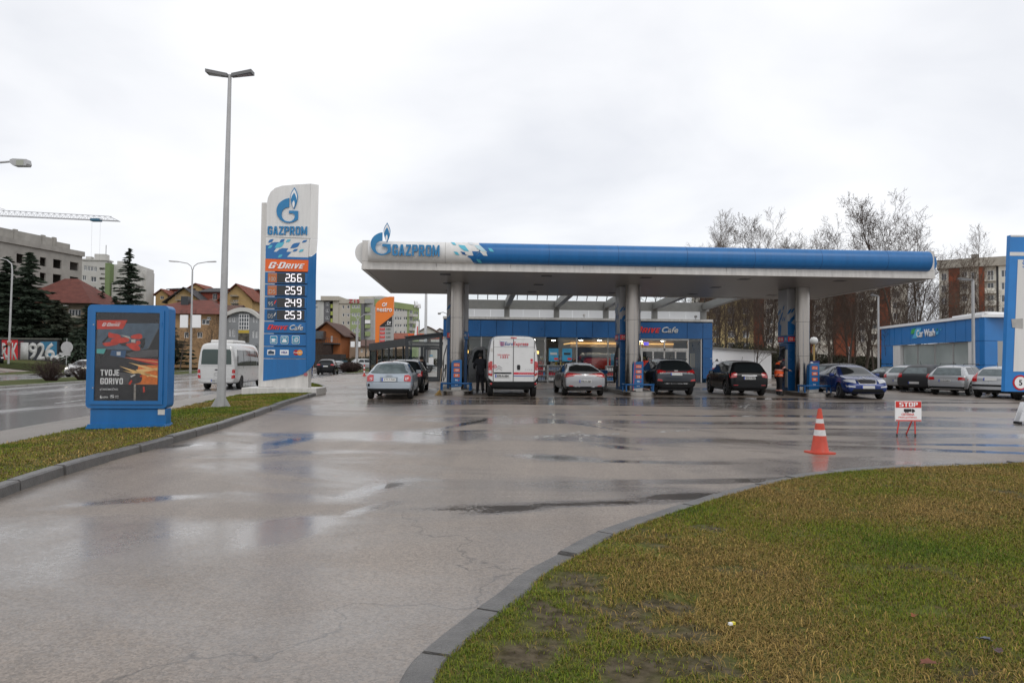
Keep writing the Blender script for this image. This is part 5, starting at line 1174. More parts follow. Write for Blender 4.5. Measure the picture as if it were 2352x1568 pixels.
# minibus on the main road
bt=(-12.2,36.6); 
p_=at(R2(500,1375)[0],R2(500,1375)[1],36.9)
bus=thing('minibus','silver white minibus with a large rear window driving away on the main road','minibus',V3((p_.x-.42,38.0,-.25)),.10)
me=boxshape([(0,.40,2.10,.86,.93,.74,1.25),(.04,.34,2.38,.93,.985,.80,1.25),(.16,.32,2.52,.96,.995,.84,1.25),(.6,.30,2.60,.97,.998,.86,1.25),(4.6,.30,2.58,.97,.998,.86,1.25),(5.1,.30,2.50,.97,.998,.84,1.25),(5.7,.32,1.95,.97,.99,.78,1.2),(6.1,.34,1.35,.97,.98,.78,1.05),(6.7,.36,1.12,.92,.93,.7,.9),(6.85,.4,.9,.82,.82,.6,.75)])
bme,bvh2=bodymesh(me,2,[(1.35,.36,.36),(5.55,.36,.36)],.06,2.0); link('body',bme,bus,paint('bus_silver_paint',(.58,.58,.57),.2))
Db=lambda pts,ax,m,nm,off=.008: decal(bvh2,pts,ax,bus,m,nm,off,.12)
GB=mat('tinted_bus_glass',(.02,.045,.04),.08,spec=.7)
Db([(-.80,1.38),(.80,1.38),(.76,2.10),(.70,2.20),(-.70,2.20),(-.76,2.10)],'y-',GB,'rear_window')
for s in (1,-1):
    q=[(.80,.62),(.975,.60),(.98,1.12),(.84,1.10)]; Db(q if s>0 else mir(q),'y-',LAMPR,'tail_light',.015); q=[(.81,.80),(.975,.79),(.975,.90),(.82,.90)]; Db(q if s>0 else mir(q),'y-',LAMPW,'indicator_light',.022)
Db(rect(-.85,.85,.595,.61),'y-',GALV,'bumper_gap'); Db(rect(-.07,.07,1.05,1.12),'y-',BLACK,'door_handle'); Db(rect(-.9,.9,1.30,1.32),'y-',GALV,'door_gap')
b=MB(); b.tube([(.10*math.cos(a),.0,.84+.10*math.sin(a)) for a in [2*PI*j/16 for j in range(17)]],.012,4)
for a in (PI/2,PI/2+2.094,PI/2-2.094): b.tube([(0,0,.84),(.10*math.cos(a),0,.84+.10*math.sin(a))],.010,4)
b.build('badge',GALV,bus)
plate(bvh2,bus,0,.50,'K04-T-043')
for ax in ('x-','x+'):
    Db([(.45,1.30),(4.45,1.28),(4.45,2.15),(.62,2.18)],ax,GLASSD,'side_window'); Db([(4.55,1.28),(5.55,1.25),(5.1,2.05),(4.55,2.15)],ax,GLASSD,'side_window')
    for y_ in (1.75,3.1): Db(rect(y_-.03,y_+.03,1.28,2.17),ax,BLACK,'window_bar',.012)
MB().box(-.62,.62,.9,3.4,2.55,2.74,bev=.08).build('roof_unit',WHITE,bus,sm=50)
Db([(-.78,1.3),(.78,1.3),(.7,2.15),(-.7,2.15)],'y+',GLASSD,'windscreen')
for yy in (1.35,5.55):
    for s in (-1,1): wheel(bus,s*.87,yy,.36,s,RIMD,.24)
for s in (-1,1): mirror_(bus,s*1.02,5.35,1.35,s,BLACK)
MB().box(-.7,.7,.6,6.0,.30,.40).build('underbody',BLACK,bus)
# ---- parked cars by the car wash ----
HD=-R(50)
def parked(name,label,kind,L,H,Wd,pm,px,Y,rz=HD,**k):
    p=g0(px,Y); return car(name,label,kind,L,H,Wd,pm,p,rz,k.pop('rr',.32),group=k.pop('group','cars parked by the car wash'),**k)
SW_E=[[(.62,1.02),(1.45,.99),(1.45,1.35),(.82,1.34)],[(1.52,.99),(2.35,.98),(2.35,1.38),(1.52,1.38)],[(2.42,.98),(3.35,.97),(2.8,1.32),(2.42,1.37)]]
SW_H=[[(.78,1.0),(1.55,.99),(1.55,1.34),(1.05,1.33)],[(1.62,.99),(2.35,.98),(2.30,1.34),(1.62,1.36)],[(2.40,.98),(2.80,.97),(2.36,1.30)]]
TLr=lambda a,b_,c,d:[([(a,c),(b_,c-.01),(b_,d),(a+.04,d+.02)],LAMPR,'tail_light')]
t,_,Dc=parked('estate_car','silver estate car with amber-red corner lights parked second from the right sign','estate',4.6,1.48,1.72,P_SILV,2172,34.0,tail=TLr(.50,.85,.74,.86),plt=(-.05,.70,'O14-E-804'),side=SW_E,low=[(rect(-.80,.80,.33,.42),TRIM,'bumper_valance'),(rect(-.84,.84,.52,.58),GALV,'bumper_strip')],rearwin=[(-.64,.96),(.64,.96),(.52,1.33),(-.52,1.33)])
for s in (-1,1): MB().tube([(s*.52,.8,1.47),(s*.52,.9,1.53),(s*.52,3.0,1.53),(s*.52,3.1,1.46)],.018,6).build('roof_rail',BLACK,t)
parked('hatchback_car','silver hatchback with tall red corner lights parked next to the blue right-hand sign','hatch',3.98,1.45,1.67,P_SILV,2276,31.4,tail=[([(.56,.74),(.80,.72),(.70,1.16),(.60,1.16)],LAMPR,'tail_light')],plt=(-.05,.84,'A18-J-763'),side=SW_H,low=[(rect(-.80,.80,.52,.60),TRIM,'bumper_strip'),(rect(-.78,.78,.28,.38),TRIM,'bumper_valance')])
parked('hatchback_car','matt black hatchback with clear rear window parked between a silver one and the silver estate','hatch',4.2,1.48,1.76,P_MATTE,2098,36.4,tail=TLr(.58,.84,.80,.98),plt=(0,.52,None),side=SW_H)
parked('hatchback_car','pale silver hatchback half hidden between the dark coupe and the matt black hatchback','hatch',4.0,1.43,1.70,P_SILV,2062,39.0,tail=TLr(.6,.83,.72,.9),plt=(0,.56,None),side=SW_H)
parked('coupe_car','dark green-grey low car behind the blue saloon','fastback',4.4,1.34,1.78,P_DARK2,2020,41.6,tail=TLr(.5,.85,.8,.9),plt=(0,.6,None),side=SW_H)
parked('estate_car','dark estate car seen just beyond the blue right-hand sign','estate',4.5,1.45,1.74,P_DARK2,2374,29.0,tail=TLr(.5,.85,.74,.86),plt=(0,.7,None),side=SW_E)
parked('estate_car','grey estate car standing behind the blue saloon and its grade sign','estate',4.5,1.50,1.75,P_DARK2,1872,41.0,rz=-R(70),tail=TLr(.5,.85,.8,.9),plt=(0,.6,None),side=SW_E)
# behind the shop corner
car('hatchback_car','white hatchback parked right behind the blue corner of the shop','hatch',4.1,1.5,1.72,P_WHITE,g0(1668,50.5),-R(20),.31,tail=TLr(.6,.83,.72,.9),plt=(0,.6,None),side=SW_H)
t,_,_=car('delivery_van','dark van with lit red tail lights behind the white hatchback','mpv',4.7,2.0,1.85,P_BLACK,g0(1632,60),-.1,.33,tail=TLr(.6,.85,.9,1.2),plt=None,side=SW_H,cat='van')
car('estate_car','silver car with a roof rack behind the black tall hatchback','estate',4.5,1.55,1.74,P_SILV,g0(1660,56),-R(10),.32,tail=TLr(.5,.85,.8,1.0),plt=None,side=SW_E)
# ---- main road and far left traffic ----
proto,_,_=car('offroad_car','black off-roader driving away on the main road beyond the price totem','suv',4.65,1.66,1.88,P_BLACK,at(*R6(0,0),50)*0+V3(((748-1176)/1600*73,73,-.25)),.13,.36,tail=TLr(.52,.9,1.0,1.12),plt=(0,.9,None),side=[[(.62,1.2),(1.35,1.14),(1.35,1.56),(.85,1.52)],[(1.42,1.14),(2.35,1.12),(2.35,1.58),(1.42,1.60)],[(2.42,1.12),(3.25,1.10),(2.75,1.50),(2.42,1.56)]])
car('saloon_car','grey saloon just right of and ahead of the black off-roader on the main road','saloon',4.6,1.44,1.8,P_GREY,V3(((772-1176)/1600*81,81,-.25)),.13,.32,tail=TLr(.5,.85,.8,.9),plt=None,side=SW_E,detail=1)
def carback(name,label,px,Y,z,rz,kind='hatch',pm=P_WHITE,grp=None,L=4.2,H=1.46):
    # seen from the front or side
    t,_,_=car(name,label,kind,L,H,1.75,pm,V3(((px-1176)/1600*Y,Y,z)),rz,.32,tail=TLr(.6,.83,.72,.9),side=SW_H,detail=1,group=grp); return t
w1=carback('hatchback_car','white hatchback with headlights on, oncoming behind the bare median bush',213,54,-.25,PI+.13,pm=P_WHITE); w1.location=(-36.3,61.0,-.25)
LIT=mat('lit_headlight',(1,1,1),.3,emit=(1,.93,.75),es=3)
for ch in w1.children:
    if ch.name.startswith('headlight'): ch.data.materials[0]=LIT
carback('saloon_car','black car at the left edge in front of the graffiti wall',-34,82,.45,PI+.9,kind='saloon',pm=P_BLACK)
# parked far cars share one shape per colour, copied
PK='cars parked in front of the far houses'
pc=[carback('parked_car','silver car parked leftmost of the row below the beige house',int(R2.__call__(1690,0)[0])+12,88,-.0,-R(60),pm=P_SILV,grp=PK)]
for px,Y,rz,lb,lab in ((862,92,-R(62),'b','dark car second from the left in the row below the beige house'),(833+50,84,-R(55),'b','silver car third from the left in the row, nearest the lamp post'),(905,90,-R(65),'s','silver car fourth in the row below the beige house, close to the orange totem'),(925,86,-R(60),'s','silver car at the right end of the row, beside the pavilion')):
    if lb=='b' and not any(o for o in pc if o.get('k')=='b'):
        o=carback('parked_car',lab,px,Y,0,rz,pm=P_DARK2,grp=PK); o['k']='b'; pc.append(o)
    else: pc.append(dup(pc[0],V3(((px-1176)/1600*Y,Y,0)),rz,label=lab))
for o in pc:
    if 'k' in o: del o['k']
PG='cars parked among the trees on the far left'
a_=carback('parked_car','white car parked under the tree between the round sign and the lightbox',R2(0,0)[0]*0+188,92,.55,R(80),pm=P_WHITE,grp=PG)
for px,Y,rz,lab in ((395,100,R(75),'pale car parked behind the minibus, left of the lamp pole'),(415,97,R(80),'pale car parked directly behind the lamp pole beside the minibus'),(160,96,R(85),'pale car parked behind the round sign')):
    dup(a_,V3(((px-1176)/1600*Y,Y,.5)),rz,label=lab)

LG=mat('sky_reflection_glazing',(.10,.125,.13),.08,noise=.35,nscale=3)  # sky reflection put into the glass colour of these rear windows
for o in [q for q in bpy.data.objects if q.parent is None and (q.get('group')=='cars parked by the car wash' or q.get('label','').startswith('silver blue three-door'))]:
    for ch in o.children:
        if ch.name.startswith('rear_window'): ch.data.materials[0]=LG
# ---------------- blue lightbox on the verge ----------------
def vzat(x,y): return .09
o_=at(202,983,14.15); LBP=Plane(o_.x,o_.y,.10)
lb=thing('advert_lightbox','blue free-standing advert lightbox with a racing poster on the grass verge','lightbox',(o_.x,o_.y,.07),.10)
def L3(x,y): u,z=LBP.uz(Q3(x,y)); return (u,z-.07)
def Lr(x0,x1,y0,y1): a,z1=L3(x0,y0); c,z0=L3(x1,y1); return a,c,z0,z1
DPT=.36
a,c,z0,z1=Lr(86,945,90,1222)
MB().prism(rrect(a,c,z0,z1,.09,5),0,DPT).build('cabinet',BLUE,lb,sm=35)
a2,c2,z2,z3=Lr(100,925,1225,1400); MB().box(a2,c2,.04,DPT-.04,.08,z3,bev=.01).build('base',BLUE,lb)
a3,c3,_,z5=Lr(62,945,1402,1440); MB().prism([(a3,0),(c3,0),(c3-.04,z5+.02),(a3+.05,z5+.02)],-.03,DPT+.03).build('foot_plate',BLUE,lb)
a,c,z0,z1=Lr(130,900,150,1178); fi=Lr(178,855,175,1138)
b=MB(); b.wall(a,c,z0,z1,[(fi[0],fi[1],fi[2],fi[3])],-.03,.029); b.build('door_frame',BLUE,lb)
DK=mat('poster_black',(.018,.018,.02),.25,noise=.5,nscale=3); po=MB().box(fi[0],fi[1],-.004,-.001,fi[2],fi[3]).build('poster',DK,lb)
def pp_(pts,m,y,nm='poster_picture'): q=[L3(*p) for p in pts]; return MB().prism(q,y,y-.002).build(nm,m,po)
M_=mat; SLB=M_('poster_slate',(.085,.13,.18),.3,noise=.35,nscale=4); OR1=M_('poster_orange_glow',(.75,.20,.035),.3,noise=.35,nscale=7); RD1=M_('poster_red',(.62,.05,.025),.3,noise=.25,nscale=9); GR1=M_('poster_grey',(.10,.10,.105),.3,noise=.4,nscale=5); YL=M_('poster_flare',(.95,.62,.25),.3); TQ=M_('poster_turquoise',(.10,.45,.42),.3); DB=M_('poster_deep_blue',(.03,.10,.22),.3)
pp_([(192,358),(505,296),(858,296),(858,345),(742,572),(640,590),(180,575)],SLB,-.005)
pp_([(742,572),(858,355),(855,575)],M_('poster_shadow',(.012,.013,.015),.3),-.0075)
pp_([(738,572),(748,572),(858,358),(858,345)],GR1,-.0095)
pp_([(188,262),(520,262),(468,358),(188,360)],RD1,-.010,'banner')
pp_([(183,553),(292,556),(285,572),(183,570)],GR1,-.0075); pp_([(183,575),(285,572),(262,628),(183,622)],TQ,-.0077)
pp_([(345,588),(505,592),(492,672),(330,645)],DB,-.0075); pp_([(402,605),(445,605),(443,645),(402,642)],WHITE,-.0097)
pp_([(500,630),(620,590),(850,582),(850,660),(560,668)],GR1,-.0075)
pp_([(480,665),(850,690),(850,752),(700,720)],RD1,-.0078); pp_([(480,668),(850,715),(850,722)],YL,-.010)
pp_([(640,750),(850,752),(846,962),(600,960)],OR1,-.0095)
for q in ([(530,722),(700,758),(846,800),(846,812),(690,780)],[(430,760),(640,820),(620,850),(520,800)],[(610,800),(846,780),(846,800),(640,838)],[(600,810),(846,870),(846,888),(620,840)],[(690,830),(780,850),(740,880)],[(470,810),(600,832),(590,846)]): pp_(q,YL,-.012)
pp_([(420,830),(620,840),(600,960),(470,960)],GR1,-.0074)
# rider seen from behind
pp_(bez([(545,885),(575,850),(628,838),(670,852),(678,895),(660,935),(600,955),(530,962)],3),M_('leather',(.05,.05,.055),.4,noise=.5,nscale=15),-.0145,'rider_picture')
pp_([(552,868),(600,848),(610,858),(560,885)],WHITE,-.0168); pp_([(530,955),(560,910),(575,920),(552,965)],RD1,-.0168); pp_([(655,862),(676,862),(676,880),(660,882)],RD1,-.0168)
pp_([(590,960),(612,960),(610,1138),(588,1138)],M_('poster_tyre',(.3,.27,.24),.4,noise=.6,nscale=20),-.0145); pp_([(505,985),(590,965),(590,990),(540,1000)],DK,-.0145); pp_([(688,985),(705,985),(712,1040),(690,1050)],RD1,-.0145)
# generic red open racing car
for q in ([(318,392),(345,402),(430,420),(440,452),(330,455),(310,430)],[(350,470),(440,450),(525,455),(530,495),(420,515),(345,505)],[(252,512),(345,498),(420,510),(400,530),(300,545),(268,538)],[(560,432),(640,410),(678,425),(668,465),(570,462)],[(505,520),(600,510),(655,560),(650,590),(585,590),(520,545)],[(618,488),(655,488),(662,515),(640,530),(615,520)]): pp_(bez(q,3),RD1,-.012,'racing_car_picture')
for q in ([(240,505),(300,440),(318,395),(328,400),(312,450),(262,510)],[(430,515),(500,500),(540,545),(460,540)],[(655,470),(712,455),(710,520),(690,570),(660,560)]): pp_(q,DK,-.0118)
for q in ([(560,472),(610,470),(605,508),(565,505)],[(440,420),(540,438),(560,470),(500,448)]): pp_(q,M_('poster_pale',(.5,.5,.45),.3,noise=.4,nscale=20),-.0142)
def lt(s,x0,x1,y0,y1,m=PURE,bold=.02,shear=0,y=-.0155):
    a,c,z0,z1=Lr(x0,x1,y0,y1); text(po,s,(a+c)/2,(z0+z1)/2,z1-z0,m,y=y,width=c-a,bold=bold,shear=shear,ext=.001)
a,c,z0,z1=Lr(243,443,290,330); block(po,'G-DRIVE',a,c,z0,z1,PURE,-.0155,.001,.3,(3,4,5,6),.76); lt('FUEL',393,450,283,295,bold=0)
a,c,z0,z1=Lr(228,430,798,866); block(po,'TVOJE',a,c,z0,z1,PURE,-.0155,.001); a,c,z0,z1=Lr(226,470,890,958); block(po,'GORIVO',a,c,z0,z1,PURE,-.0155,.001); lt('#TAKOMOČNO',220,418,994,1028,bold=.01)
lt('GAZPROM',246,308,1090,1108,bold=.03); lt('S',332,378,1075,1108,bold=.02); lt('NIS',386,424,1080,1092,bold=.02); lt('2022' if False else 'PETROL',386,424,1098,1108,bold=0)
pp_(bez([(222,1095),(232,1076),(236,1092),(244,1108),(226,1110)],3),PURE,-.0155)
PG=mat('cover_glass',(.02,.02,.02),.08)
gl_=bpy.data.materials.get('lightbox_glass') or glass('lightbox_glass',(.95,.95,.95),.30); MB().box(fi[0]+.002,fi[1]-.002,-.024,-.021,fi[2]+.002,fi[3]-.002).build('cover_glass',gl_,lb)
a,c,z0,z1=Lr(842,915,1232,1292); MB().box(a,c,.028,.038,z0,z1).build('notice',WHITED,lb)
for x_,y_ in ((157,310),(148,997)): u,z=L3(x_,y_); MB().lathe([(.014,-.04),(.014,-.03)],u,z,8,ax='y').build('lock',GALV,lb)
for y_ in (310,1050): u,z=L3(898,y_); MB().lathe([(.012,z-.05),(.012,z+.05)],u,-.035,8).build('hinge',BLUE,lb)
# ---------------- price totem ----------------
o_=at(592,898,28.9); PY=Plane(o_.x,o_.y,0)
pt=thing('price_totem','tall white and blue fuel price totem with flame emblem on a concrete plinth','price sign',(o_.x,o_.y,0),0)
def P3(x,y,f=R3,yy=0): return PY.uz(f(x,y),yy)
ped=[PY.uz((566,907))[0],PY.uz((735,907))[0]]; MB().box(ped[0],ped[1],-.55,.95,0,.30,bev=.02).build('plinth',CONC if False else WHITED,pt)
zt_=P3(100,184)[1]; ur_=P3(418,1490)[0]
MB().box(0,.62,.02,.55,.30,zt_,bev=.03).build('back_column',WHITED,pt)
MB().box(.62,ur_,.05,.50,.30,1.6).build('lower_column',WHITED,pt)
MB().box(.63,ur_-.12,.14,.50,1.61,zt_+.5).build('back_column',WHITED,pt)
def fpx(pts,f=R3): return [P3(x,y,f) for x,y in pts]
# front sheet, lower part blue, upper white; right wing folded back
uA_=P3(440,60)[0]
wf=Matrix.Translation((uA_,0,0))@Matrix.Rotation(R(38),4,'Z')@Matrix.Diagonal((1/math.cos(R(38)),1,1,1))@Matrix.Translation((-uA_,0,0))
top=[(128,425),(132,190),(140,150),(158,112),(190,84),(240,68),(330,60),(438,54),(432,436),(425,436)]
MB().prism(fpx(top),0,.10).build('top_panel',WHITE,pt)
b=MB().prism(fpx([(440,54),(486,53),(478,436),(432,436)]),0,.08); o=b.build('top_wing',WHITE,pt); o.data.transform(wf)
MB().prism(fpx([(125,428),(428,440),(421,586),(122,578)]),0,.09).build('pattern_panel',WHITE,pt)
b=MB().prism(fpx([(432,440),(478,440),(472,528),(450,552),(428,566)]),0,.08); o=b.build('pattern_wing',WHITE,pt); o.data.transform(wf)
b=MB().prism(fpx([(427,569),(450,556),(472,532),(468,700),(465,1000),(461,1290),(452,1320),(435,1345),(412,1366),(411,1000)]),0,.08); o=b.build('side_wing',BLUE,pt); o.data.transform(wf)
b=MB(); pan=[(122,580,424,588,424,670,120,664),(120,672,421,678,420,752,119,750),(119,758,419,762,418,838,118,838),(117,845,417,848,416,925,117,924),(116,931,415,935,414,1014,114,1010),(114,1018,414,1022,413,1098,112,1098),(112,1104,413,1108,412,1188,111,1188),(111,1193,412,1196,411,1275,109,1273)]
for i,q in enumerate(pan):
    MB().prism(fpx([(q[0],q[1]),(q[2],q[3]),(q[4],q[5]),(q[6],q[7])]),0,.09).build('sign_panel',ORANGE if i==0 else BLUE,pt)
MB().prism(fpx([(109,1279),(411,1281),(411,1366),(385,1386),(340,1400),(250,1412),(105,1433)]),0,.09).build('sign_panel',BLUE,pt)
MB().prism(fpx([(124,430),(430,440),(410,1360),(112,1400)]),.10,.13).build('backing',DARK,pt)
a,zt=P3(553,112,Q4); _,zb=P3(480,626,Q4); logo(pt,P3(460,370,Q4)[0],(zt+zb)/2,zt-zb,-.002,.05)
u0,z1=P3(175,655,Q4); u1,z0=P3(745,800,Q4); z1-=.05
block(pt,'GAZPROM',u0,u1,z0,z1,LOGO,-.0,.05)
def q4(pts,m,y=-.003): return MB().prism(fpx(pts,Q4),y,y-.004).build('leaf_pattern',m,pt)
PB=mat('totem_pattern_blue',(.02,.15,.40),.35)
q4([(142,946),(185,946),(225,912),(270,902),(345,902),(385,905),(300,985),(255,1040),(300,1040),(340,1005),(385,988),(470,992),(440,1040),(520,1042),(450,1115),(770,1125),(768,1160),(140,1140)],PB)
q4([(345,900),(362,870),(412,857),(400,895),(345,908)],PB,-.0)
for cx,cz,w_,h_,m in ((216,884,50,52,PB),(380,882,50,52,PB),(470,882,46,44,TEAL),(706,890,50,38,PB),(342,945,90,88,TEAL),(570,950,90,80,PB),(208,968,44,48,TEAL),(570,1020,50,40,PB),(658,1025,46,42,TEAL),(352,1104,44,46,TEAL)):
    q4(bez([(cx-w_*.8,cz+h_/2,1),(cx-w_*.45,cz-h_*.15),(cx,cz-h_*.42),(cx+w_*.8,cz-h_/2,1),(cx+w_*.45,cz+h_*.15),(cx,cz+h_*.42)],3),m,-.009)
def ptx(s,x0,x1,y0,y1,m=PURE,bold=.03,shear=0,f=Q5,y=-.004,ext=.03,par=None):
    a,z1=P3(x0,y0,f); c,z0=P3(x1,y1,f); return text(par or pt,s,(a+c)/2,(z0+z1)/2,z1-z0,m,y=y,width=c-a,bold=bold,shear=shear,ext=ext)
a,z1=P3(138,68,Q5); c,z0=P3(546,143,Q5); block(pt,'G-DRIVE',a,c,z0,z1,PURE,-.003,.03,.3,(3,4,5,6),.76)
LED=mat('led_digits',(.6,.6,.6),.4,emit=(1,.95,1),es=.9); SCR=mat('led_screen',(.035,.035,.037),.4)
seg={'2':'abged','6':'afgedc','5':'afgcd','9':'abcdfg','4':'fgbc','3':'abgcd'}
def digit(par,ch,u,z,w_,h_,m,y):
    t_=.034; b=MB()
    for s_ in seg[ch]:
        if s_ in 'agd': zz={'a':z+h_/2,'g':z,'d':z-h_/2}[s_]; b.box(u-w_/2+.01,u+w_/2-.01,y-.006,y,zz-t_/2,zz+t_/2)
        else:
            xx=u+(w_/2 if s_ in 'bc' else -w_/2); z0_,z1_=((z+.01,z+h_/2-.01) if s_ in 'bf' else (z-h_/2+.01,z-.01)); b.box(xx-t_/2,xx+t_/2,y-.007,y-.001,z0_,z1_)
    b.build('digit',m,par)
rows=[('266',190,300,'100',1),('259',330,440,'D5',1),('249',468,578,'95',0),('253',605,716,'D5',0)]
for k,(pr,y0,y1,nm,og) in enumerate(rows):
    sh_=-4*k
    a,z1=P3(240+sh_*.5,y0,Q5); c,z0=P3(548+sh_*.5,y1,Q5); s_=MB().box(a,c,-.014,-.001,z0,z1).build('price_display',SCR,pt)
    for j,chh in enumerate(pr):
        xx=(358,420,490)[j]+sh_*.6; u,_=P3(xx,y0,Q5); digit(s_,chh,u,(z0+z1)/2,.17 if False else .155,(z1-z0)*.76,LED,-.016)
    u,_=P3(390+sh_*.6,y0,Q5); MB().box(u-.018,u+.018,-.022,-.016,z0+.05,z0+.09).build('decimal_point',LED,s_)
    a,_=P3(135+sh_*.7,y0,Q5); c,_=P3(234+sh_*.7,y1,Q5); g_=MB().box(a,c,-.014,-.001,z0,z1).build('grade_plate',mat('grade_orange',(.50,.15,.045),.4) if og else mat('grade_slate',(.02,.06,.12),.4),pt)
    text(g_,nm,(a+c)/2-(.0 if og else .05),(z0+z1)/2-.05,.17,mat('grade_text',(.45,.42,.38),.4),y=-.015,width=(c-a)*(.72 if og else .55),bold=.0,ext=.004)
    if og: text(g_,'G-Drive',(a+c)/2,z1-.045,.05,MATS['grade_text'],y=-.015,width=(c-a)*.8,bold=.01,shear=.3,ext=.003)
    else: MB().prism(leaf(c-.05,(z0+z1)/2+.02,.045,.16,.4),-.015,-.019).build('grade_mark',REDT if k==2 else WHITED,g_)
a,z1=P3(128,768,Q5); c,z0=P3(362,824,Q5); block(pt,'DRIVE',a,c,z0,z1,REDT,-.003,.03,.3,(1,2,3,4),.8); ptx('Cafe',378,530,768,832,MATS['silver_lettering'],.02,.35)
ICN=mat('icon_teal',(.05,.27,.42),.4)
for x0,x1,kd in ((160,238,'cup'),(278,362,'wash'),(404,488,'tyre')):
    a,z1=P3(x0,892,Q5); c,z0=P3(x1,984,Q5); ic=MB().prism(rrect(a,c,z0,z1,.05),-.003,-.012).build('service_icon',PURE,pt)
    MB().prism(rrect(a+.015,c-.015,z0+.015,z1-.015,.04),-.0125,-.015).build('icon_field',ICN,ic)
    cx=(a+c)/2; cz=(z0+z1)/2; b=MB()
    if kd=='cup':
        b.prism([(cx-.09,cz+.05),(cx+.06,cz+.05),(cx+.04,cz-.06),(cx-.07,cz-.06)],-.0155,-.019); b.tube([(cx+.05,-.018,cz+.03),(cx+.10,-.018,cz+.01),(cx+.05,-.018,cz-.03)],.010,4); b.box(cx-.11,cx+.09,-.019,-.0155,cz-.10,cz-.08)
    elif kd=='wash':
        b.box(cx-.09,cx+.09,-.019,-.0155,cz-.10,cz-.02); b.prism([(cx-.07,cz-.015),(cx+.07,cz-.015),(cx+.05,cz+.035),(cx-.05,cz+.035)],-.0155,-.019)
        for k in range(4): x_=cx-.09+.06*k; b.box(x_-.008,x_+.008,-.019,-.0155,cz+.06,cz+.13)
    else:
        b.tube([(cx+.03+.07*math.cos(t),-.018,cz+.09*math.sin(t)) for t in [2*PI*j/14 for j in range(15)]],.013,4); b.tube([(cx+.03+.03*math.cos(t),-.018,cz+.05*math.sin(t)) for t in [2*PI*j/14 for j in range(15)]],.008,4); b.tube([(cx-.02,-.018,cz-.09),(cx-.11,-.018,cz-.08),(cx-.12,-.018,cz+.05)],.008,4)
    b.build('icon_symbol',PURE,ic)
a,z1=P3(128,1048,Q5); c,z0=P3(214,1106,Q5); cdc=MB().box(a,c,-.012,-.003,z0,z1).build('card_sign',PURE,pt); MB().prism([(a+.03,z0+.03),(c-.04,z0+.03),(c-.03,z1-.08),(a+.14,z1-.03),(a+.04,z1-.06)],-.013,-.016).build('card_picture',mat('card_dark',(.02,.05,.09),.4),cdc)
a,z1=P3(270,1050,Q5); c,z0=P3(366,1108,Q5); cdc=MB().box(a,c,-.012,-.003,z0,z1).build('card_sign',PURE,pt); text(cdc,'VISA',(a+c)/2,(z0+z1)/2,.10,mat('card_navy',(.02,.03,.25),.4),y=-.013,width=(c-a)*.7,bold=.03,shear=.3,ext=.003)
u,z=P3(450,1080,Q5); b=MB().lathe([(.115,-.003),(.115,-.010)],u,z,20,ax='y'); cdc=b.build('card_sign',mat('card_red',(.42,.01,.02),.4),pt); u2,_=P3(492,1080,Q5); MB().lathe([(.115,-.011),(.115,-.014)],u2,z,20,ax='y').build('card_disc',mat('card_amber',(.85,.32,.03),.4),cdc); text(cdc,'MasterCard',(u+u2)/2,z,.05,PURE,y=-.0145,width=.36,bold=.03,shear=.2,ext=.002)
u,z=P3(555,1325,Q5); MB().box(u-.07,u+.07,-.0,.04,z-.06,z+.06).build('sticker',mat('sticker_pink',(.4,.12,.14),.5),pt)
# ---------------- street lamps ----------------
def lamphead(par,p,d,L=.75,m=GALV):
    """flat LED head from p along d"""
    d=Vector(d).normalized(); s=Vector((-d.y,d.x,0)).normalized()*.14; q=Vector(p); b=MB(); up=Vector((0,0,.05))
    P=[q-s*.5,q+s*.5,q+d*L+s,q+d*L-s]; b.add([v-up for v in P]+[v+up*.9 for v in P],[(0,3,2,1),(4,5,6,7),(0,1,5,4),(1,2,6,5),(2,3,7,6),(3,0,4,7)])
    h=b.build('lamp_head',m,par,fix=True); c=q+d*L*.6-Vector((0,0,.056)); b=MB(); Q=[c-d*.2-s*.6,c-d*.2+s*.6,c+d*.2+s*.7,c+d*.2-s*.7]; b.add([v for v in Q]+[v+Vector((0,0,.004)) for v in Q],[(0,3,2,1),(4,5,6,7)]); b.build('lamp_lens',GLASSC,h); return h
tp=at(528,172,20.3); bp_=at(507,940,20.3); tl=thing('street_lamp','tall tapered grey lamp pole with two short flat heads on the near verge','street lamp',(bp_.x,bp_.y,.05),0)
dx=tp.x-bp_.x; H=tp.z-.05
b=MB(); n=8; P=[];
b.tube([(dx*k/6,0,H*k/6) for k in range(7)],[.125-.075*k/6 for k in range(7)],10); b.build('pole',GALV,tl,sm=50)
b=MB(); b.box(-.42,.42,-.30,.30,0,.03); b.build('base_plate',GALV,tl)
for sx_ in (-1,1): MB().prism([(sx_*.12,.03),(sx_*.30,.03),(sx_*.12,.34)],-.01,.01).build('gusset',GALV,tl)
for s in (-1,1): lamphead(tl,(dx+s*.06,0,H-.02),(s,.0,.16),.62,mat('lamp_dark',(.16,.16,.16),.5))
o_=g0(-78,28.0); tl=thing('street_lamp','grey lantern head reaching in at the upper left edge above the road','street lamp',(o_.x,28,-.1),0)
hp=at(28,371,28)-Vector((o_.x,28,-.1)); b=MB(); b.tube([(0,0,0),(0,0,8.6),(.15,0,9.1),(.7,0,9.38),(hp.x,0,hp.z)],[.11,.08,.06,.045,.04],10); b.build('pole',GALV,tl,sm=50)
b=MB(); b.prism([(0,-.09),(.14,-.20),(.42,-.20),(.66,-.20),(.70,-.12),(.66,.06),(.12,.08),(0,.04)],-.15,.15); o=b.build('lamp_head',GALV,tl,sm=30); o.location=hp
o2=MB().box(.26,.56,-.155,.10,-.19,.02).build('lamp_lens',mat('lamp_glass',(.35,.36,.3),.2),o)
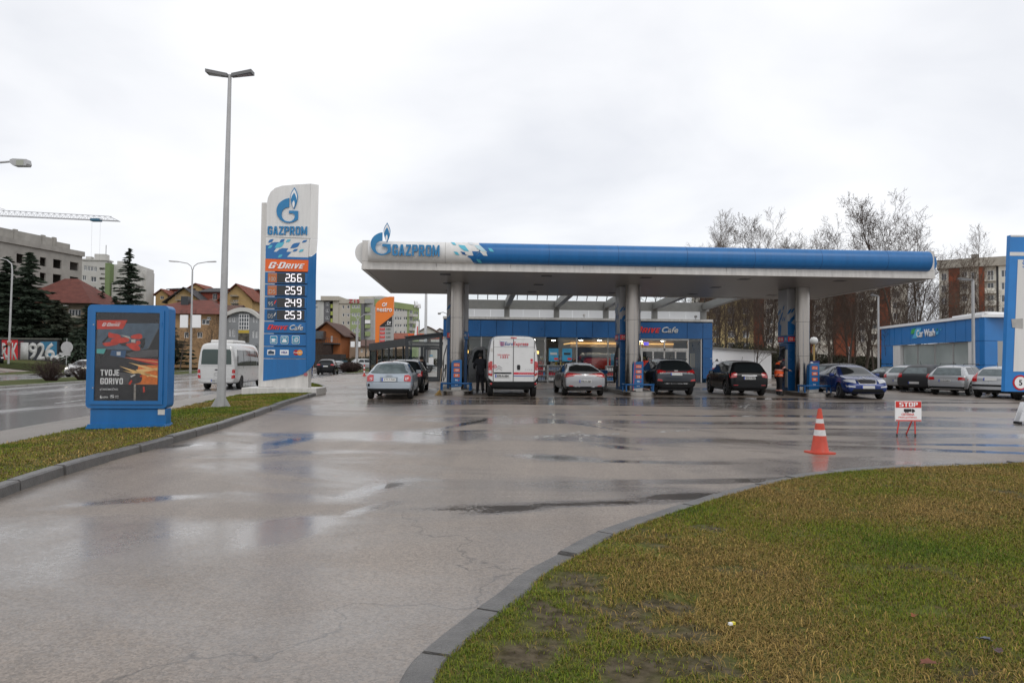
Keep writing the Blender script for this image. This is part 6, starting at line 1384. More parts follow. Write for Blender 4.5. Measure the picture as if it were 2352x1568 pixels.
def twin(name_label,px,Y,z0,ptop,arm,boxes=None,rise=.4,group=None,angle=0):
    o_=g0(px,Y); t=thing('street_lamp',name_label,'street lamp',(o_.x,Y,z0),angle,group); zt=at(px,ptop,Y).z-z0
    MB().tube([(0,0,0),(0,0,zt-rise-.6)],[.12,.075],10).build('pole',GALV,t,sm=50)
    for s in (-1,1):
        b=MB(); b.tube([(0,0,zt-rise-.6),(s*.15,0,zt-rise-.1),(s*.5,0,zt-.22),(s*(arm-.9),0,zt-.05)],.045,8); b.build('arm',GALV,t,sm=50); lamphead(t,(s*(arm-.9),0,zt-.05),(s,0,.05),.9)
    if boxes:
        for (x0,x1,y0,y1) in boxes:
            pl_=Plane(o_.x,Y,0); a,z1=pl_.uz((x0,y0)); c,z0_=pl_.uz((x1,y1)); MB().box(a,c,-.14,.04,z0_-z0,z1-z0,bev=.03).build('advert_box',PURE,t)
    return t
bx=[(*(R2(188,683)),*(R2(255,800))),(*(R2(298,683)),*(R2(372,800)))]
twin('twin-arm street lamp with two blank white advert boxes behind the minibus',438,70,-.12,600,2.35,[(q[0],q[2],q[1],q[3]) for q in bx])
bx=[(*(Q6(708,925)),*(Q6(768,1010))),(*(Q6(805,925)),*(Q6(855,1010)))]
twin('thin twin-arm street lamp standing on the far grass island beside a round hedge',(Q6(803,0))[0],78,0,Q6(0,512)[1],1.55,None,.3)
o_=g0(Q6(785,0)[0],92); t=thing('street_lamp','short plain pole with two blank white boxes left of the orange totem','street lamp',(o_.x,92,0),0); MB().tube([(0,0,0),(0,0,at(885,752,92).z)],.08,8).build('pole',GALV,t,sm=50)
for q in bx:
    pl_=Plane(o_.x,92,0); a,z1=pl_.uz((q[0],q[1])); c,z0_=pl_.uz((q[2],q[3])); MB().box(a,c,-.2,-.09,z0_,z1,bev=.02).build('advert_box',PURE,t)
o_=g0(20,80); t=thing('street_lamp','slender single-arm street lamp in front of the graffiti wall at the left edge','street lamp',(o_.x,80,.5),0); zt=at(22,592,80).z-.5
MB().tube([(0,0,0),(.15,0,zt-1.6),(.05,0,zt-.7),(-.5,0,zt-.25),(-1.6,0,zt)],[.13,.09,.07,.06,.05],10).build('pole',GALV,t,sm=50); lamphead(t,(-1.5,0,zt),(-1,0,.1),.8)
MB().box(.02,.28,-.2,-.13,2.1,2.5).build('notice',mat('brown_notice',(.25,.12,.06),.6),t)
def single(label,px,Y,ytop,armpx,m=GALV,r=.06,group=None):
    o_=g0(px,Y); t=thing('lamp_post',label,'lamp post',(o_.x,Y,0),0,group); zt=at(px,ytop,Y).z; MB().tube([(0,0,0),(0,0,zt)],[r*1.25,r],10).build('pole',GALV,t,sm=50)
    if armpx: lamphead(t,(0,0,zt),(armpx,0,.08),abs(armpx),mat('lamp_dark',(.16,.16,.16),.5))
GW='lamp posts around the car wash'
single('tallest grey lamp post, in front of the right corner of the car wash',2236,38,643,-.75,r=.075,group=GW)
single('slim lamp post at the left corner of the car wash',2018,46,680,-.45,group=GW)
single('small lamp post rising behind the car wash roof',2105,66,704,-.95,group=GW)
single('thin bare pole in front of the trees between saloon and car wash',1950.8,62,796,0)
o_=g0(1869.6,44); t=thing('globe_lamp','white globe lamp on a yellow pole behind the blue saloon','street lamp',(o_.x,44,0),0); zt=at(1869,782,44).z
MB().tube([(0,0,0),(0,0,zt)],.06,8).build('pole',mat('yellow_pole',(.45,.30,.10),.5),t,sm=50)
b=MB(); b.lathe([(.02,zt-.22),(.16,zt-.20),(.24,zt-.08),(.24,zt+.06),(.16,zt+.19),(.02,zt+.23)],0,0,16); b.build('globe',mat('globe_white',(.7,.7,.68),.3),t,sm=60)
o=MB().box(-.30,.30,-.12,-.07,1.20,1.62).build('parking_sign',mat('parking_navy',(.02,.03,.16),.4),t); text(o,'P',-.18,1.42,.26,PURE,y=-.121,bold=.03,ext=.004)
o_=g0(977,56); t=thing('flag_pole','tall plain white pole behind the cafe pavilion','pole',(o_.x,56,0),0); MB().tube([(0,0,0),(0,0,at(977,655,56).z)],[.13,.10],12).build('pole',mat('pole_white',(.6,.6,.6),.4),t,sm=60)
# ---------------- round sign, bollard ----------------
o_=g0(152,70); t=thing('round_sign','grey back of a round road sign on a thin post near the graffiti wall','road sign',(o_.x,70,-.05),0)
MB().tube([(0,.05,0),(0,.05,at(152,790,70).z+.6)],.035,8).build('post',GALV,t,sm=50); pl_=Plane(o_.x,70,0); u,z=pl_.uz(Q2(938,1055)); MB().lathe([(.60,-.03),(.60,0)],u,z+.05,30,ax='y').build('sign_disc',GALV,t)
a,z1=pl_.uz(Q2(850,1125)); c,z0=pl_.uz(Q2(985,1172)); MB().box(a,c,-.02,.02,z0+.05,z1+.05).build('sign_plate',GALV,t)
o_=g0(Q6(912,0)[0],60); t=thing('bollard','small red and white flexible bollard on the kerb of the far island','bollard',(o_.x,60,0),0)
for k in range(5): MB().lathe([(.06,.12+.17*k),(.06,.12+.17*(k+1)-.001)],0,0,10).build('band',RED if k%2==0 else PURE,t)
MB().lathe([(.15,0),(.13,.12)],0,0,12).build('base',RED,t)
# ---------------- cone ----------------
p=g(1883,1040); t=thing('traffic_cone','orange-red traffic cone with two white bands on the wet yard near the lawn','traffic cone',(p.x,p.y,0),.2)
CO=mat('cone_red',(.52,.055,.025),.45,noise=.2,nscale=6); Hc=.76
R_=lambda z: .145-(.145-.028)*(z-.03)/(Hc-.03)
b=MB(); b.prism(rrect(-.20,.20,-.20,.20,.07,4),0,.025,ax='z'); b.build('base',CO,t,sm=30)
for z0,z1,m,nm in ((.025,.30,CO,'cone_body'),(.30,.40,PURE,'white_band'),(.40,.51,CO,'cone_body'),(.51,.585,PURE,'white_band'),(.585,.76,CO,'cone_body')):
    b=MB(); pr=[(R_(z0)+(.012 if z0<.03 else 0),z0),(R_(z0+.02),z0+.02),(R_(z1),z1-.0005)]; b.lathe(pr,0,0,28); b.build(nm,m if m is CO else mat('band_white',(.62,.61,.60),.5,noise=.12,nscale=14),t,sm=40)
# ---------------- STOP board ----------------
p=g(2087,1000); o_=g(2058,1001); SPn=Plane(o_.x,o_.y,.02); t=thing('stop_board','small STOP board with a tanker drawing on three red legs in the yard','sign board',(o_.x,o_.y,0),.02)
def X8(x,y): return SPn.uz(R8(x,y))
a,z1=X8(152,1155); c,z0=X8(324,1288); bo=MB().box(a,c,0,.02,z0,z1,bev=.004).build('board',PURE,t)
_,zr=X8(160,1198); MB().box(a+.008,c-.008,-.004,-.0005,zr,z1-.008).build('red_field',RED,bo); MB().box(a+.008,c-.008,-.004,-.0005,z0+.006,z0+.03).build('red_field',RED,bo)
block(bo,'STOP',(a+c)/2-(c-a)*.35,(a+c)/2+(c-a)*.35,zr+(z1-zr)*.15,zr+(z1-zr)*.83,PURE,-.005,.002,0,(),1,.1)
def t8(s,x0,x1,y0,y1,m): q,zz1=X8(x0,y0); r,zz0=X8(x1,y1); text(bo,s,(q+r)/2,(zz0+zz1)/2,zz1-zz0,m,y=-.002,width=r-q,bold=.01,ext=.002)
t8('CISTERNA',192,276,1234,1250,REDT); t8('PRIKLJUČENA',174,294,1253,1270,REDT)
q,zz1=X8(208,1206); r,zz0=X8(280,1232); w_=r-q; b=MB(); b.box(q,q+w_*.68,-.004,-.001,zz0+.02,zz1); b.prism([(q+w_*.72,zz0+.02),(r,zz0+.02),(r,zz1-.03),(r-.04,zz1),(q+w_*.72,zz1)],-.001,-.004)
for x_ in (.18,.36,.82): b.lathe([(.016,-.004),(.016,-.0012)],q+w_*x_,zz0+.014,10,ax='y')
b.build('tanker_symbol',BLACK,bo)
for x0,x1,yb in ((180,166,1378),(264,268,1376),(284,286,1385)):
    u0,_=X8(x0,1290); u1,_=X8(x1,yb); dy=.0 if yb!=1376 else .22; l=MB().tube([(u0,.02,z0+.01),(u1,.02+dy,.02)],.014,8).build('leg',RED,t,sm=50); MB().lathe([(.018,0),(.016,.05)],u1,.02+dy,8).build('foot',BLACK,l)
# ---------------- white board at the right edge ----------------
o_=g(2345,974); WB=Plane(o_.x,o_.y,-.1); t=thing('folding_board','edge of a leaning white folding board on black feet at the right border','sign board',(o_.x,o_.y,0),-.1)
q=[WB.uz(R8(965,1305)),WB.uz(R8(990,1160))]; MB().prism([(q[0][0],.08),(q[0][0]+.75,.08),(q[0][0]+.62,q[1][1]),(q[0][0]+.16,q[1][1])],0,.03).build('board',PURE,t)
MB().prism([(q[0][0]+.02,.06),(q[0][0]+.73,.06),(q[0][0]+.6,q[1][1]-.02),(q[0][0]+.18,q[1][1]-.02)],.25,.28).build('back_board',PURE,t)
for x_ in (q[0][0],q[0][0]+.7): MB().box(x_,x_+.06,0,.27,0,.06).build('foot',BLACK,t)
text(t,'Č',q[0][0]+.16,.24,.12,BLACK,y=-.002,bold=.01,ext=.002)
# ---------------- blue board at the right edge ----------------
YB=16.0; o_=at(2309,898,YB); t=thing('service_board','large blue and white service price board with a speed limit roundel at the right border','sign',(o_.x,YB,0),0)
BPn=Plane(o_.x,YB,0)
def B8(x,y): return BPn.uz(R8(x,y))
UBL=mat('board_blue',(.02,.20,.55),.4,noise=.08)
tl_=B8(905,72); bl_=B8(867,1093); wdt=1.9
MB().prism([bl_,(bl_[0]+wdt,bl_[1]),(tl_[0]+wdt-.1,tl_[1]),tl_],0,.12).build('panel',UBL,t)
def bq(pts): return [B8(*p) for p in pts]
a1=B8(905,72); MB().prism([a1,(a1[0]+wdt-.2,a1[1]),(a1[0]+wdt-.2,a1[1]-.04),(a1[0],a1[1]-.04)],-.002,-.006).build('band',WHITE,t)
a1=B8(900,183); a2=B8(899,207); MB().prism([a1,(a1[0]+wdt-.2,a1[1]),(a1[0]+wdt-.2,a2[1]),a2],-.002,-.006).build('band',WHITE,t)
a1=B8(952,232); a2=B8(922,962); MB().prism([a1,(a1[0]+1.4,a1[1]),(a1[0]+1.35,a2[1]),a2],-.002,-.008).build('white_field',WHITE,t)
u,z=B8(986,260); text(t,'Š',u+.02,z,.17,UBL,y=-.009,bold=0,ext=.003); u,z=B8(992,868); text(t,'1',u+.02,z,.09,BLACK,y=-.009,ext=.003)
u,z=B8(968,1035); MB().lathe([(.175,-.002),(.175,-.01)],u,z,30,ax='y').build('roundel',mat('roundel_red',(.5,.01,.02),.4),t); MB().lathe([(.135,-.0105),(.135,-.014)],u,z,30,ax='y').build('roundel_field',PURE,t); text(t,'5',u,z,.13,BLACK,y=-.0145,bold=.03,ext=.002)
a,z1=B8(908,615); c,z0=B8(984,684); MB().prism([(a,z1-.02),(c,z1),(c,z0),(a+.02,z0+.03)],-.009,-.012).build('tape_patch',mat('grey_tape',(.42,.41,.39),.5,noise=.2),t)
for x_ in (.95,1.65): MB().box(bl_[0]+x_,bl_[0]+x_+.1,.03,.11,0,bl_[1]).build('post',GALV,t)
# ---------------- people ----------------
def skinm(pts,edges,rad,root=0,lv=2):
    bm=bmesh.new(); l=bm.verts.layers.skin.verify(); V=[bm.verts.new(p) for p in pts]
    for a_,b_ in edges: bm.edges.new((V[a_],V[b_]))
    for v,r in zip(V,rad): v[l].radius=(r,r) if not isinstance(r,tuple) else r
    V[root][l].use_root=True; me=bpy.data.meshes.new('t'); bm.to_mesh(me); bm.free()
    def f(o): o.modifiers.new('k','SKIN'); m=o.modifiers.new('s','SUBSURF'); m.levels=lv; m.render_levels=lv
    r=evalmesh(me,[f]); smooth(r,180); return r
def person(label,loc,rz,J,mj,mt,bands=None,hood=False,hair=HAIR):
    """J: joints in metres, facing +y"""
    t=thing('person',label,'person',loc,rz)
    names=['pelvis','waist','chest','neck','head','crown','shL','elL','haL','paL','shR','elR','haR','paR','hipL','knL','anL','toL','hipR','knR','anR','toR']
    r0={'pelvis':.13,'waist':.115,'chest':.14,'neck':.055,'head':.085,'crown':.075,'sh':.06,'el':.042,'ha':.03,'pa':.036,'hip':.085,'kn':.055,'an':.038,'to':.035}
    ed=[(0,1),(1,2),(2,3),(3,4),(4,5),(2,6),(6,7),(7,8),(8,9),(2,10),(10,11),(11,12),(12,13),(0,14),(14,15),(15,16),(16,17),(0,18),(18,19),(19,20),(20,21)]
    P=[Vector(J[n]) for n in names]; rad=[r0.get(n) or r0[n[:-1]] for n in names]
    # fingers and thumb
    for s,pi in (('L',9),('R',13)):
        d=(P[pi]-P[pi-1]).normalized(); sd_=d.cross(Vector((0,1,0))); sd_=sd_.normalized() if sd_.length>.1 else Vector((1,0,0)); cur=Vector((0,0,-1)) if abs(d.z)<.6 else Vector((0,1,0))
        for k in range(4):
            b0=P[pi]+cur.cross(d).normalized()*(k-1.5)*.02+d*.03; L=(.055,.068,.064,.05)[k]
            n=len(P); P+= [b0,b0+d*L*.6+cur*.012,b0+d*L+cur*.035]; rad+=[.011,.0095,.008]; ed+=[(pi,n),(n,n+1),(n+1,n+2)]
        n=len(P); q=cur.cross(d).normalized()*(-.04); P+=[P[pi]+q-d*.01,P[pi]+q*1.5+d*.03]; rad+=[.012,.009]; ed+=[(pi,n),(n,n+1)]
    me=skinm([p[:] for p in P],ed,rad,0,1); link('body',me,t,SKIN)
    g_=lambda *ns:[P[names.index(n)] for n in ns]
    # jacket
    q=g_('pelvis','waist','chest','shL','elL','haL','shR','elR','haR'); q[0]=q[0]-Vector((0,0,.04)); q.append(P[2].lerp(P[3],.6))
    me=skinm([v[:] for v in q],[(0,1),(1,2),(2,3),(3,4),(4,5),(2,6),(6,7),(7,8),(2,9)],[(.185,.15),(.18,.14),(.19,.145),.088,.066,.05,.088,.066,.05,.09],1,2); link('jacket',me,t,mj)
    q=g_('pelvis','hipL','knL','anL','hipR','knR','anR'); me=skinm([v[:] for v in q],[(0,1),(1,2),(2,3),(0,4),(4,5),(5,6)],[(.16,.13),.11,.08,.066,.11,.08,.066],0,2); link('trousers',me,t,mt)
    for s in 'LR':
        a_,b_=g_('an'+s,'to'+s); me=skinm([(a_-Vector((0,.05,.0)))[:],a_[:],b_[:]],[(0,1),(1,2)],[.045,.055,.045],0,1); link('shoe',me,t,BLACK)
    h=P[4]; b=MB(); rr=.112
    prof=[(rr*math.sin(a),rr*1.12*math.cos(a)) for a in [PI*k/10 for k in range(1,8)]]
    b.lathe([(r,z) for r,z in prof][::-1],0,0,16); hh_=b.build('hair' if not hood else 'hood',hair,t,sm=80); hh_.location=h+Vector((0,-.018,.035))
    # face: nose, eyes, mouth, ears
    b=MB(); b.prism([(-.012,-.02),(.012,-.02),(0,.03)],.08,.108); n_=b.build('nose',SKIN,t,sm=60); n_.location=h
    for s in (-1,1):
        e_=MB().lathe([(.004,.088),(.011,.086),(.004,.092)],0,0,8,ax='y').build('eye',BLACK,t); e_.location=h+Vector((s*.032,0,.015))
        e_=MB().box(s*.088-.01,s*.088+.01,-.02,.02,-.03,.03,bev=.008).build('ear',SKIN,t); e_.location=h
    m_=MB().box(-.022,.022,.082,.09,-.052,-.044).build('mouth',mat('lips',(.3,.1,.09),.5),t); m_.location=h
    for bd in bands or []:
        p0,p1,f0,rad_,mm=bd; A=P[names.index(p0)]; B=P[names.index(p1)]; d=(B-A).normalized(); c=A.lerp(B,f0); o=MB().tube([c-d*.028,c+d*.028],rad_,18).build('reflective_band',mm,t,sm=60)
    return t
def pose(h=1.8,sx=.10,spread=.0,armL=None,armR=None,lean=0,headf=0):
    k=h/1.8; J={'pelvis':(0,0,.95),'waist':(0,lean*.4,1.12),'chest':(0,lean*.8,1.36),'neck':(0,lean,1.54),'head':(0,lean+.02+headf,1.64),'crown':(0,lean+.015+headf,1.72)}
    for s,sg in (('L',-1),('R',1)):
        J['sh'+s]=(sg*.17,lean*.9,1.46); J['hip'+s]=(sg*.09,0,.90); J['kn'+s]=(sg*(sx),.03,.50); J['an'+s]=(sg*(sx+spread),-.01,.09); J['to'+s]=(sg*(sx+spread+.02),.16,.04)
        J['el'+s]=(sg*.26,lean*.5-.02,1.18); J['ha'+s]=(sg*.25,lean+.10,.95); J['pa'+s]=(sg*.245,lean+.13,.88)
    if armL: J['elL'],J['haL'],J['paL']=armL
    if armR: J['elR'],J['haR'],J['paR']=armR
    return {a_:(v[0]*k,v[1]*k,v[2]*k) for a_,v in J.items()}
JB=mat('black_jacket',(.012,.013,.018),.8,noise=.3,nscale=8); TB=mat('dark_trousers',(.012,.012,.016),.85,noise=.3,nscale=8)
person('man in black jacket and trousers, seen from behind at the open van door',g0(1103.5,31.3),.1,pose(1.84,.10,.02,armL=((-.27,.12,1.20),(-.24,.33,1.10),(-.23,.40,1.10)),armR=((.27,.10,1.20),(.2,.3,1.12),(.18,.37,1.12))),JB,TB)
HV=mat('hi_vis_orange',(.90,.11,.015),.6,emit=(1,.12,.01),es=0); BAND=mat('reflective_coral',(.80,.38,.30),.4)
wk=person('worker in black and orange work clothes with hood, facing the right dispenser',g0(1789,31.9),-PI/2+.15,pose(1.80,.10,.03,armL=((-.26,.15,1.20),(-.2,.40,1.20),(-.18,.47,1.22)),armR=((.26,.15,1.20),(.18,.38,1.16),(.16,.45,1.16)),lean=.04,headf=.02),JB,TB,
 bands=[('pelvis','waist',.0,.20,BAND),('waist','chest',.2,.197,BAND),('knL','anL',.62,.082,BAND),('knR','anR',.62,.082,BAND),('shL','elL',.7,.085,BAND),('shR','elR',.7,.085,BAND)],hood=True,hair=JB)
b=MB(); b.tube([(0,-.0,.88),(0,-.0,1.02),(0,.02,1.12)],[.192,.203,.196],18); o=b.build('orange_panel',HV,wk,sm=60)
b=MB(); b.tube([(0,.03,1.42),(0,.035,1.52)],[.20,.12],18); b.build('orange_yoke',HV,wk,sm=60)
person('dark-haired person standing beyond the black family car, only the head showing',V3((-4.75,36.6,0)),-.3,pose(1.70),JB,TB)
person('pedestrian in dark clothes walking behind the lower edge of the price totem',V3(((716.5-1176)/1600*70,70,-.25)),-1.0,pose(1.75,.10,.05),mat('navy_jacket',(.02,.025,.05),.8),mat('jeans',(.03,.05,.12),.8))
# ---------------- background buildings ----------------
def bcol(nm,c,n=.10,sc=.3,b=0): return mat(nm,c,.85,noise=n,nscale=sc,spec=.2)
CREAM=bcol('cream_render',(.46,.43,.37)); LIME=bcol('lime_render',(.28,.34,.17)); LGREY=bcol('light_grey_render',(.40,.40,.39)); DGREY=bcol('dark_grey_render',(.15,.15,.16)); PALE=bcol('pale_render',(.52,.51,.48))
YELL=bcol('yellow_render',(.44,.30,.14)); BRICK=bcol('brick_render',(.20,.062,.034),.25,.8); OCH=bcol('ochre_render',(.38,.24,.13),.15); GREYH=bcol('grey_render',(.27,.28,.29)); ORNG=bcol('orange_render',(.36,.13,.05)); BEIGE=bcol('beige_render',(.47,.36,.27)); BROWNW=bcol('brown_wood',(.05,.035,.03),.3,2)
DIRTY=bcol('dirty_render',(.20,.165,.12),.25,.5); REDW=bcol('red_render',(.24,.065,.045)); WOODB=bcol('dark_board',(.045,.04,.038),.3,2)
def tiles(nm,c):
    m=mat(nm,c,.75,noise=.3,nscale=1.2,spec=.25); nt=m.node_tree; b=nt.nodes['Principled BSDF']; t=nt.nodes.new('ShaderNodeTexCoord'); wv=nt.nodes.new('ShaderNodeTexWave'); wv.bands_direction='Z'; wv.inputs['Scale'].default_value=2.2; wv.inputs['Distortion'].default_value=.6; nt.links.new(t.outputs['Object'],wv.inputs[0])
    bp=nt.nodes.new('ShaderNodeBump'); bp.inputs['Distance'].default_value=.12; bp.inputs['Strength'].default_value=.9; nt.links.new(wv.outputs['Fac'],bp.inputs['Height']); nt.links.new(bp.outputs[0],b.inputs['Normal']); return m
TRED=tiles('red_roof_tiles',(.175,.062,.048)); TBRN=tiles('brown_roof_tiles',(.13,.075,.06)); TGREY=tiles('grey_roof_tiles',(.075,.07,.072)); TOR=tiles('orange_roof_tiles',(.25,.08,.05))
def bthing(name,label,pl,cat='building',group=None,z=0): return thing(name,label,cat,(pl.o.x,pl.o.y,z),pl.a,group)
def PR(pl,f,x0,x1,y0,y1): a,z1=pl.uz(f(x0,y0)); c,z0=pl.uz(f(x1,y1)); return a,c,z0,z1
def facade(t,u0,u1,z0,z1,m,wins,depth=10,th=.25,mull=1,name='wall',fm=None,pm=None,y0=0,wname='window',back=True):
    b=MB(); b.wall(u0,u1,z0,z1,wins,y0,th)
    if back: b.box(u0+.01,u1-.01,y0+th+.001,y0+depth,z0,z1-.01)
    o=b.build(name,m,t)
    for w_ in wins: window(t,*w_,y=y0+.12,fm=fm,pm=pm,mull=mull,name=wname)
    return o
def grid(u0,u1,z0,z1,nx,nz,w_,h_,skip=()):
    o=[]
    for i in range(nx):
        for j in range(nz):
            if (i,j) in skip: continue
            cx=u0+(u1-u0)*(i+.5)/nx; cz=z0+(z1-z0)*(j+.5)/nz; o.append((cx-w_/2,cx+w_/2,cz-h_/2,cz+h_/2))
    return o
def gable(t,u0,u1,y0,y1,ze,zr,m,axis='x',ov=.5,wm=None,nm='roof'):
    """axis 'x': ridge runs along local x ; 'y': ridge runs away, gable faces the viewer"""
    b=MB(); tk=.18
    if axis=='x':
        ym=(y0+y1)/2; P=[(y0-ov,ze-ov*.4),(ym,zr),(y1+ov,ze-ov*.4),(y1+ov,ze-ov*.4+tk),(ym,zr+tk),(y0-ov,ze-ov*.4+tk)]; b.prism(P,u0-ov,u1+ov,ax='x')
    else:
        um=(u0+u1)/2; P=[(u0-ov,ze-ov*.4),(um,zr),(u1+ov,ze-ov*.4),(u1+ov,ze-ov*.4+tk),(um,zr+tk),(u0-ov,ze-ov*.4+tk)]; b.prism(P,y0-ov,y1+ov)
    r=b.build(nm,m,t)
    if wm:
        b=MB()
        if axis=='y': b.prism([(u0,ze-.01),(u1,ze-.01),((u0+u1)/2,zr-.05)],y0+.02,y1-.02)
        else: b.prism([(y0,ze-.01),(y1,ze-.01),((y0+y1)/2,zr-.05)],u0+.02,u1-.02,ax='x')
        b.build('gable_wall',wm,t)
    return r
def hip(t,u0,u1,y0,y1,ze,zr,r0,r1,m,ov=.6):
    ym=(y0+y1)/2; a,b_,c,d=(u0-ov,y0-ov,ze),(u1+ov,y0-ov,ze),(u1+ov,y1+ov,ze),(u0-ov,y1+ov,ze); e_,f_=(r0,ym,zr),(r1,ym,zr)
    b=MB(); b.add([a,b_,c,d,e_,f_],[(0,1,5,4),(1,2,5),(2,3,4,5),(3,0,4),(3,2,1,0)]); return b.build('roof',m,t)
def balcony(t,u0,u1,z0,d=1.1,m=None,h_=1.0,y=0,rail=False):
    b=MB(); b.box(u0,u1,y-d,y-.002,z0-.14,z0); o=b.build('balcony',m or CONC,t)
    b=MB(); 
    if rail:
        for k in range(9): x_=u0+(u1-u0)*k/8; b.box(x_-.02,x_+.02,y-d,y-d+.04,z0+.001,z0+h_-.05)
        b.box(u0,u1,y-d-.01,y-d+.05,z0+h_-.05,z0+h_)
    else: b.box(u0,u1,y-d,y-d+.08,z0+.002,z0+h_); b.box(u0,u0+.08,y-d+.081,y-.003,z0+.002,z0+h_); b.box(u1-.08,u1,y-d+.081,y-.003,z0+.002,z0+h_)
    b.build('balustrade',m or CONC,o); return o
# --- unfinished concrete block, far left ---
A=at(205,600,131); pr=at(0,553,113); aL=math.atan2(A.y-pr.y,A.x-pr.x)
pc_=Plane(pr.x,pr.y,aL); t=bthing('unfinished_building','raw concrete apartment block under construction with empty window openings',pc_,z=0)
_,zt=pc_.uz((150,582)); 
def r1(x0,x1,y0,y1): return PR(pc_,R1,x0,x1,y0,y1)
uE=pc_.uz(R1(520,420))[0]; 
H_=[r1(105,148,388,455),r1(170,212,397,462),r1(253,292,410,472),r1(337,388,423,487),r1(443,496,440,500),r1(170,210,500,566),r1(253,288,508,570),r1(335,388,517,580),r1(442,494,533,596)]
H_+=[(h[0]-14,h[1]-14,h[2]+.1,h[3]+.1) for h in (H_[0],H_[2])]
ztop=pc_.uz(R1(430,392))[1]; zbot=pc_.uz(R1(500,632))[1]
b=MB(); b.wall(-25,uE,zbot,ztop,H_,0,.3); b.build('concrete_wall',CONC,t)
fl_z=[H_[4][2]-.9,H_[8][2]-1.0,ztop-.02]
for z_ in (zbot,(H_[4][2]+H_[8][3])/2-.1,ztop-.35): MB().box(-24.9,uE-.01,.301,16,z_,z_+.3).build('floor_slab',CONC,t)
b=MB(); b.box(uE-.3,uE-.005,.302,16,zbot,ztop-.01); b.box(-25,uE-.31,6,6.3,zbot+.31,ztop-.36); b.build('inner_wall',CONC,t)
MB().box(-25,uE-2.6,2,16,0,zbot-.01).build('lower_block',CONC,t)
zz=pc_.uz(R1(200,330))[1]; uP=pc_.uz(R1(360,300),4)[0]; ztp=pc_.uz(R1(280,280),4)[1]; zpb=pc_.uz(R1(280,330),4)[1]
MB().box(-25,uP,4,15,zpb,ztp).build('penthouse_band',CONC,t); MB().box(uP,uP+3.0,4.0,13,zpb-.2,(zpb+ztp)/2+.2).build('penthouse_band',CONC,t); MB().box(-25,uP-1,7,7.4,ztop,zpb).build('inner_wall',CONC,t)
for x_ in (98,275,345): u,_=pc_.uz(R1(x_,300),4); MB().box(u-.35,u+.35,3.9,4.3,ztop,ztp+.2).build('column',CONC,t)
MB().box(-25,uE+.25,-.35,16.2,ztop+.001,ztop+.9).build('parapet',CONC,t)
for x0,x1,c_ in ((20,70,(.7,.42,.03)),(428,465,(.7,.42,.03))):
    u0,z_=pc_.uz(R1(x0,320 if x0<100 else 388),1.5); u1,_=pc_.uz(R1(x1,320),1.5); q=thing('formwork_stack','yellow formwork bundle on the %s of the concrete shell'%('left ledge' if x0<100 else 'right roof edge'),'formwork',pc_.o+pc_.d*u0+pc_.n*1.5+V3((0,0,ztop+.9)),pc_.a,'yellow formwork bundles'); b=MB()
    for k in range(4): b.box(0,u1-u0,k*.3,k*.3+.2,0,.25+.12*(k%2)); 
    b.build('bundle',mat('formwork_yellow',c_,.6),q)
# tower crane: only its jib reaches into view
c0=at(-260,484,150); c1=at(274,508,150); jd=(c1-c0).normalized(); t=thing('tower_crane','long thin white lattice crane jib with a blue trolley over the concrete shell','crane',(c0.x-6,c0.y,0),0); org=V3((c0.x-6,c0.y,0)); b=MB(); n=46; L=(c1-c0).length+6; side_=V3((0,.7,0)); a0=c0-jd*6-org
for s in (-1,1): b.tube([a0+side_*s,a0+jd*L+side_*s*.6],.075,4)
b.tube([a0+V3((0,0,1.55)),a0+jd*(L-2.2)+V3((0,0,.95)),a0+jd*L],.065,4)
for k in range(n):
    p0=a0+jd*(L*k/n); p1=a0+jd*(L*(k+.5)/n)+V3((0,0,1.5-.5*k/n)); p2=a0+jd*(L*(k+1)/n)
    if k<n-1:
        for s in (-1,1): b.tube([p0+side_*s*.8,p1],.035,3); b.tube([p1,p2+side_*s*.8],.035,3)
b.build('jib',mat('crane_white',(.45,.46,.48),.5),t); b=MB(); 
for s in ((-.8,-.8),(.8,-.8),(.8,.8),(-.8,.8)): b.tube([V3((s[0],s[1],0)),V3((s[0],s[1],c0.z+3))],.09,4)
for k in range(18): z_=k*(c0.z/18); b.tube([(-.8,-.8,z_),(.8,-.8,z_+c0.z/18)],.05,3); b.tube([(.8,.8,z_),(-.8,.8,z_+c0.z/18)],.05,3)
b.build('mast',MATS['crane_white'],t); b=MB(); b.tube([V3((0,0,c0.z+9)),a0+jd*(L*.56)+V3((0,0,1.4))],.05,4); b.tube([V3((0,0,c0.z+3)),V3((0,0,c0.z+9))],.3,4); b.build('tie_bar',MATS['crane_white'],t)
q=at(221,505,150)-org; MB().box(q.x-1.0,q.x+1.0,q.y-.6,q.y+.6,q.z-.35,q.z+.25,bev=.1).build('trolley',mat('trolley_blue',(.03,.12,.2),.5),t)
for dx_ in (-.9,.9): MB().tube([V3((q.x+dx_,q.y,q.z-.4)),V3((q.x+dx_,q.y,q.z-9))],.018,3).build('cable',GREYM,t)
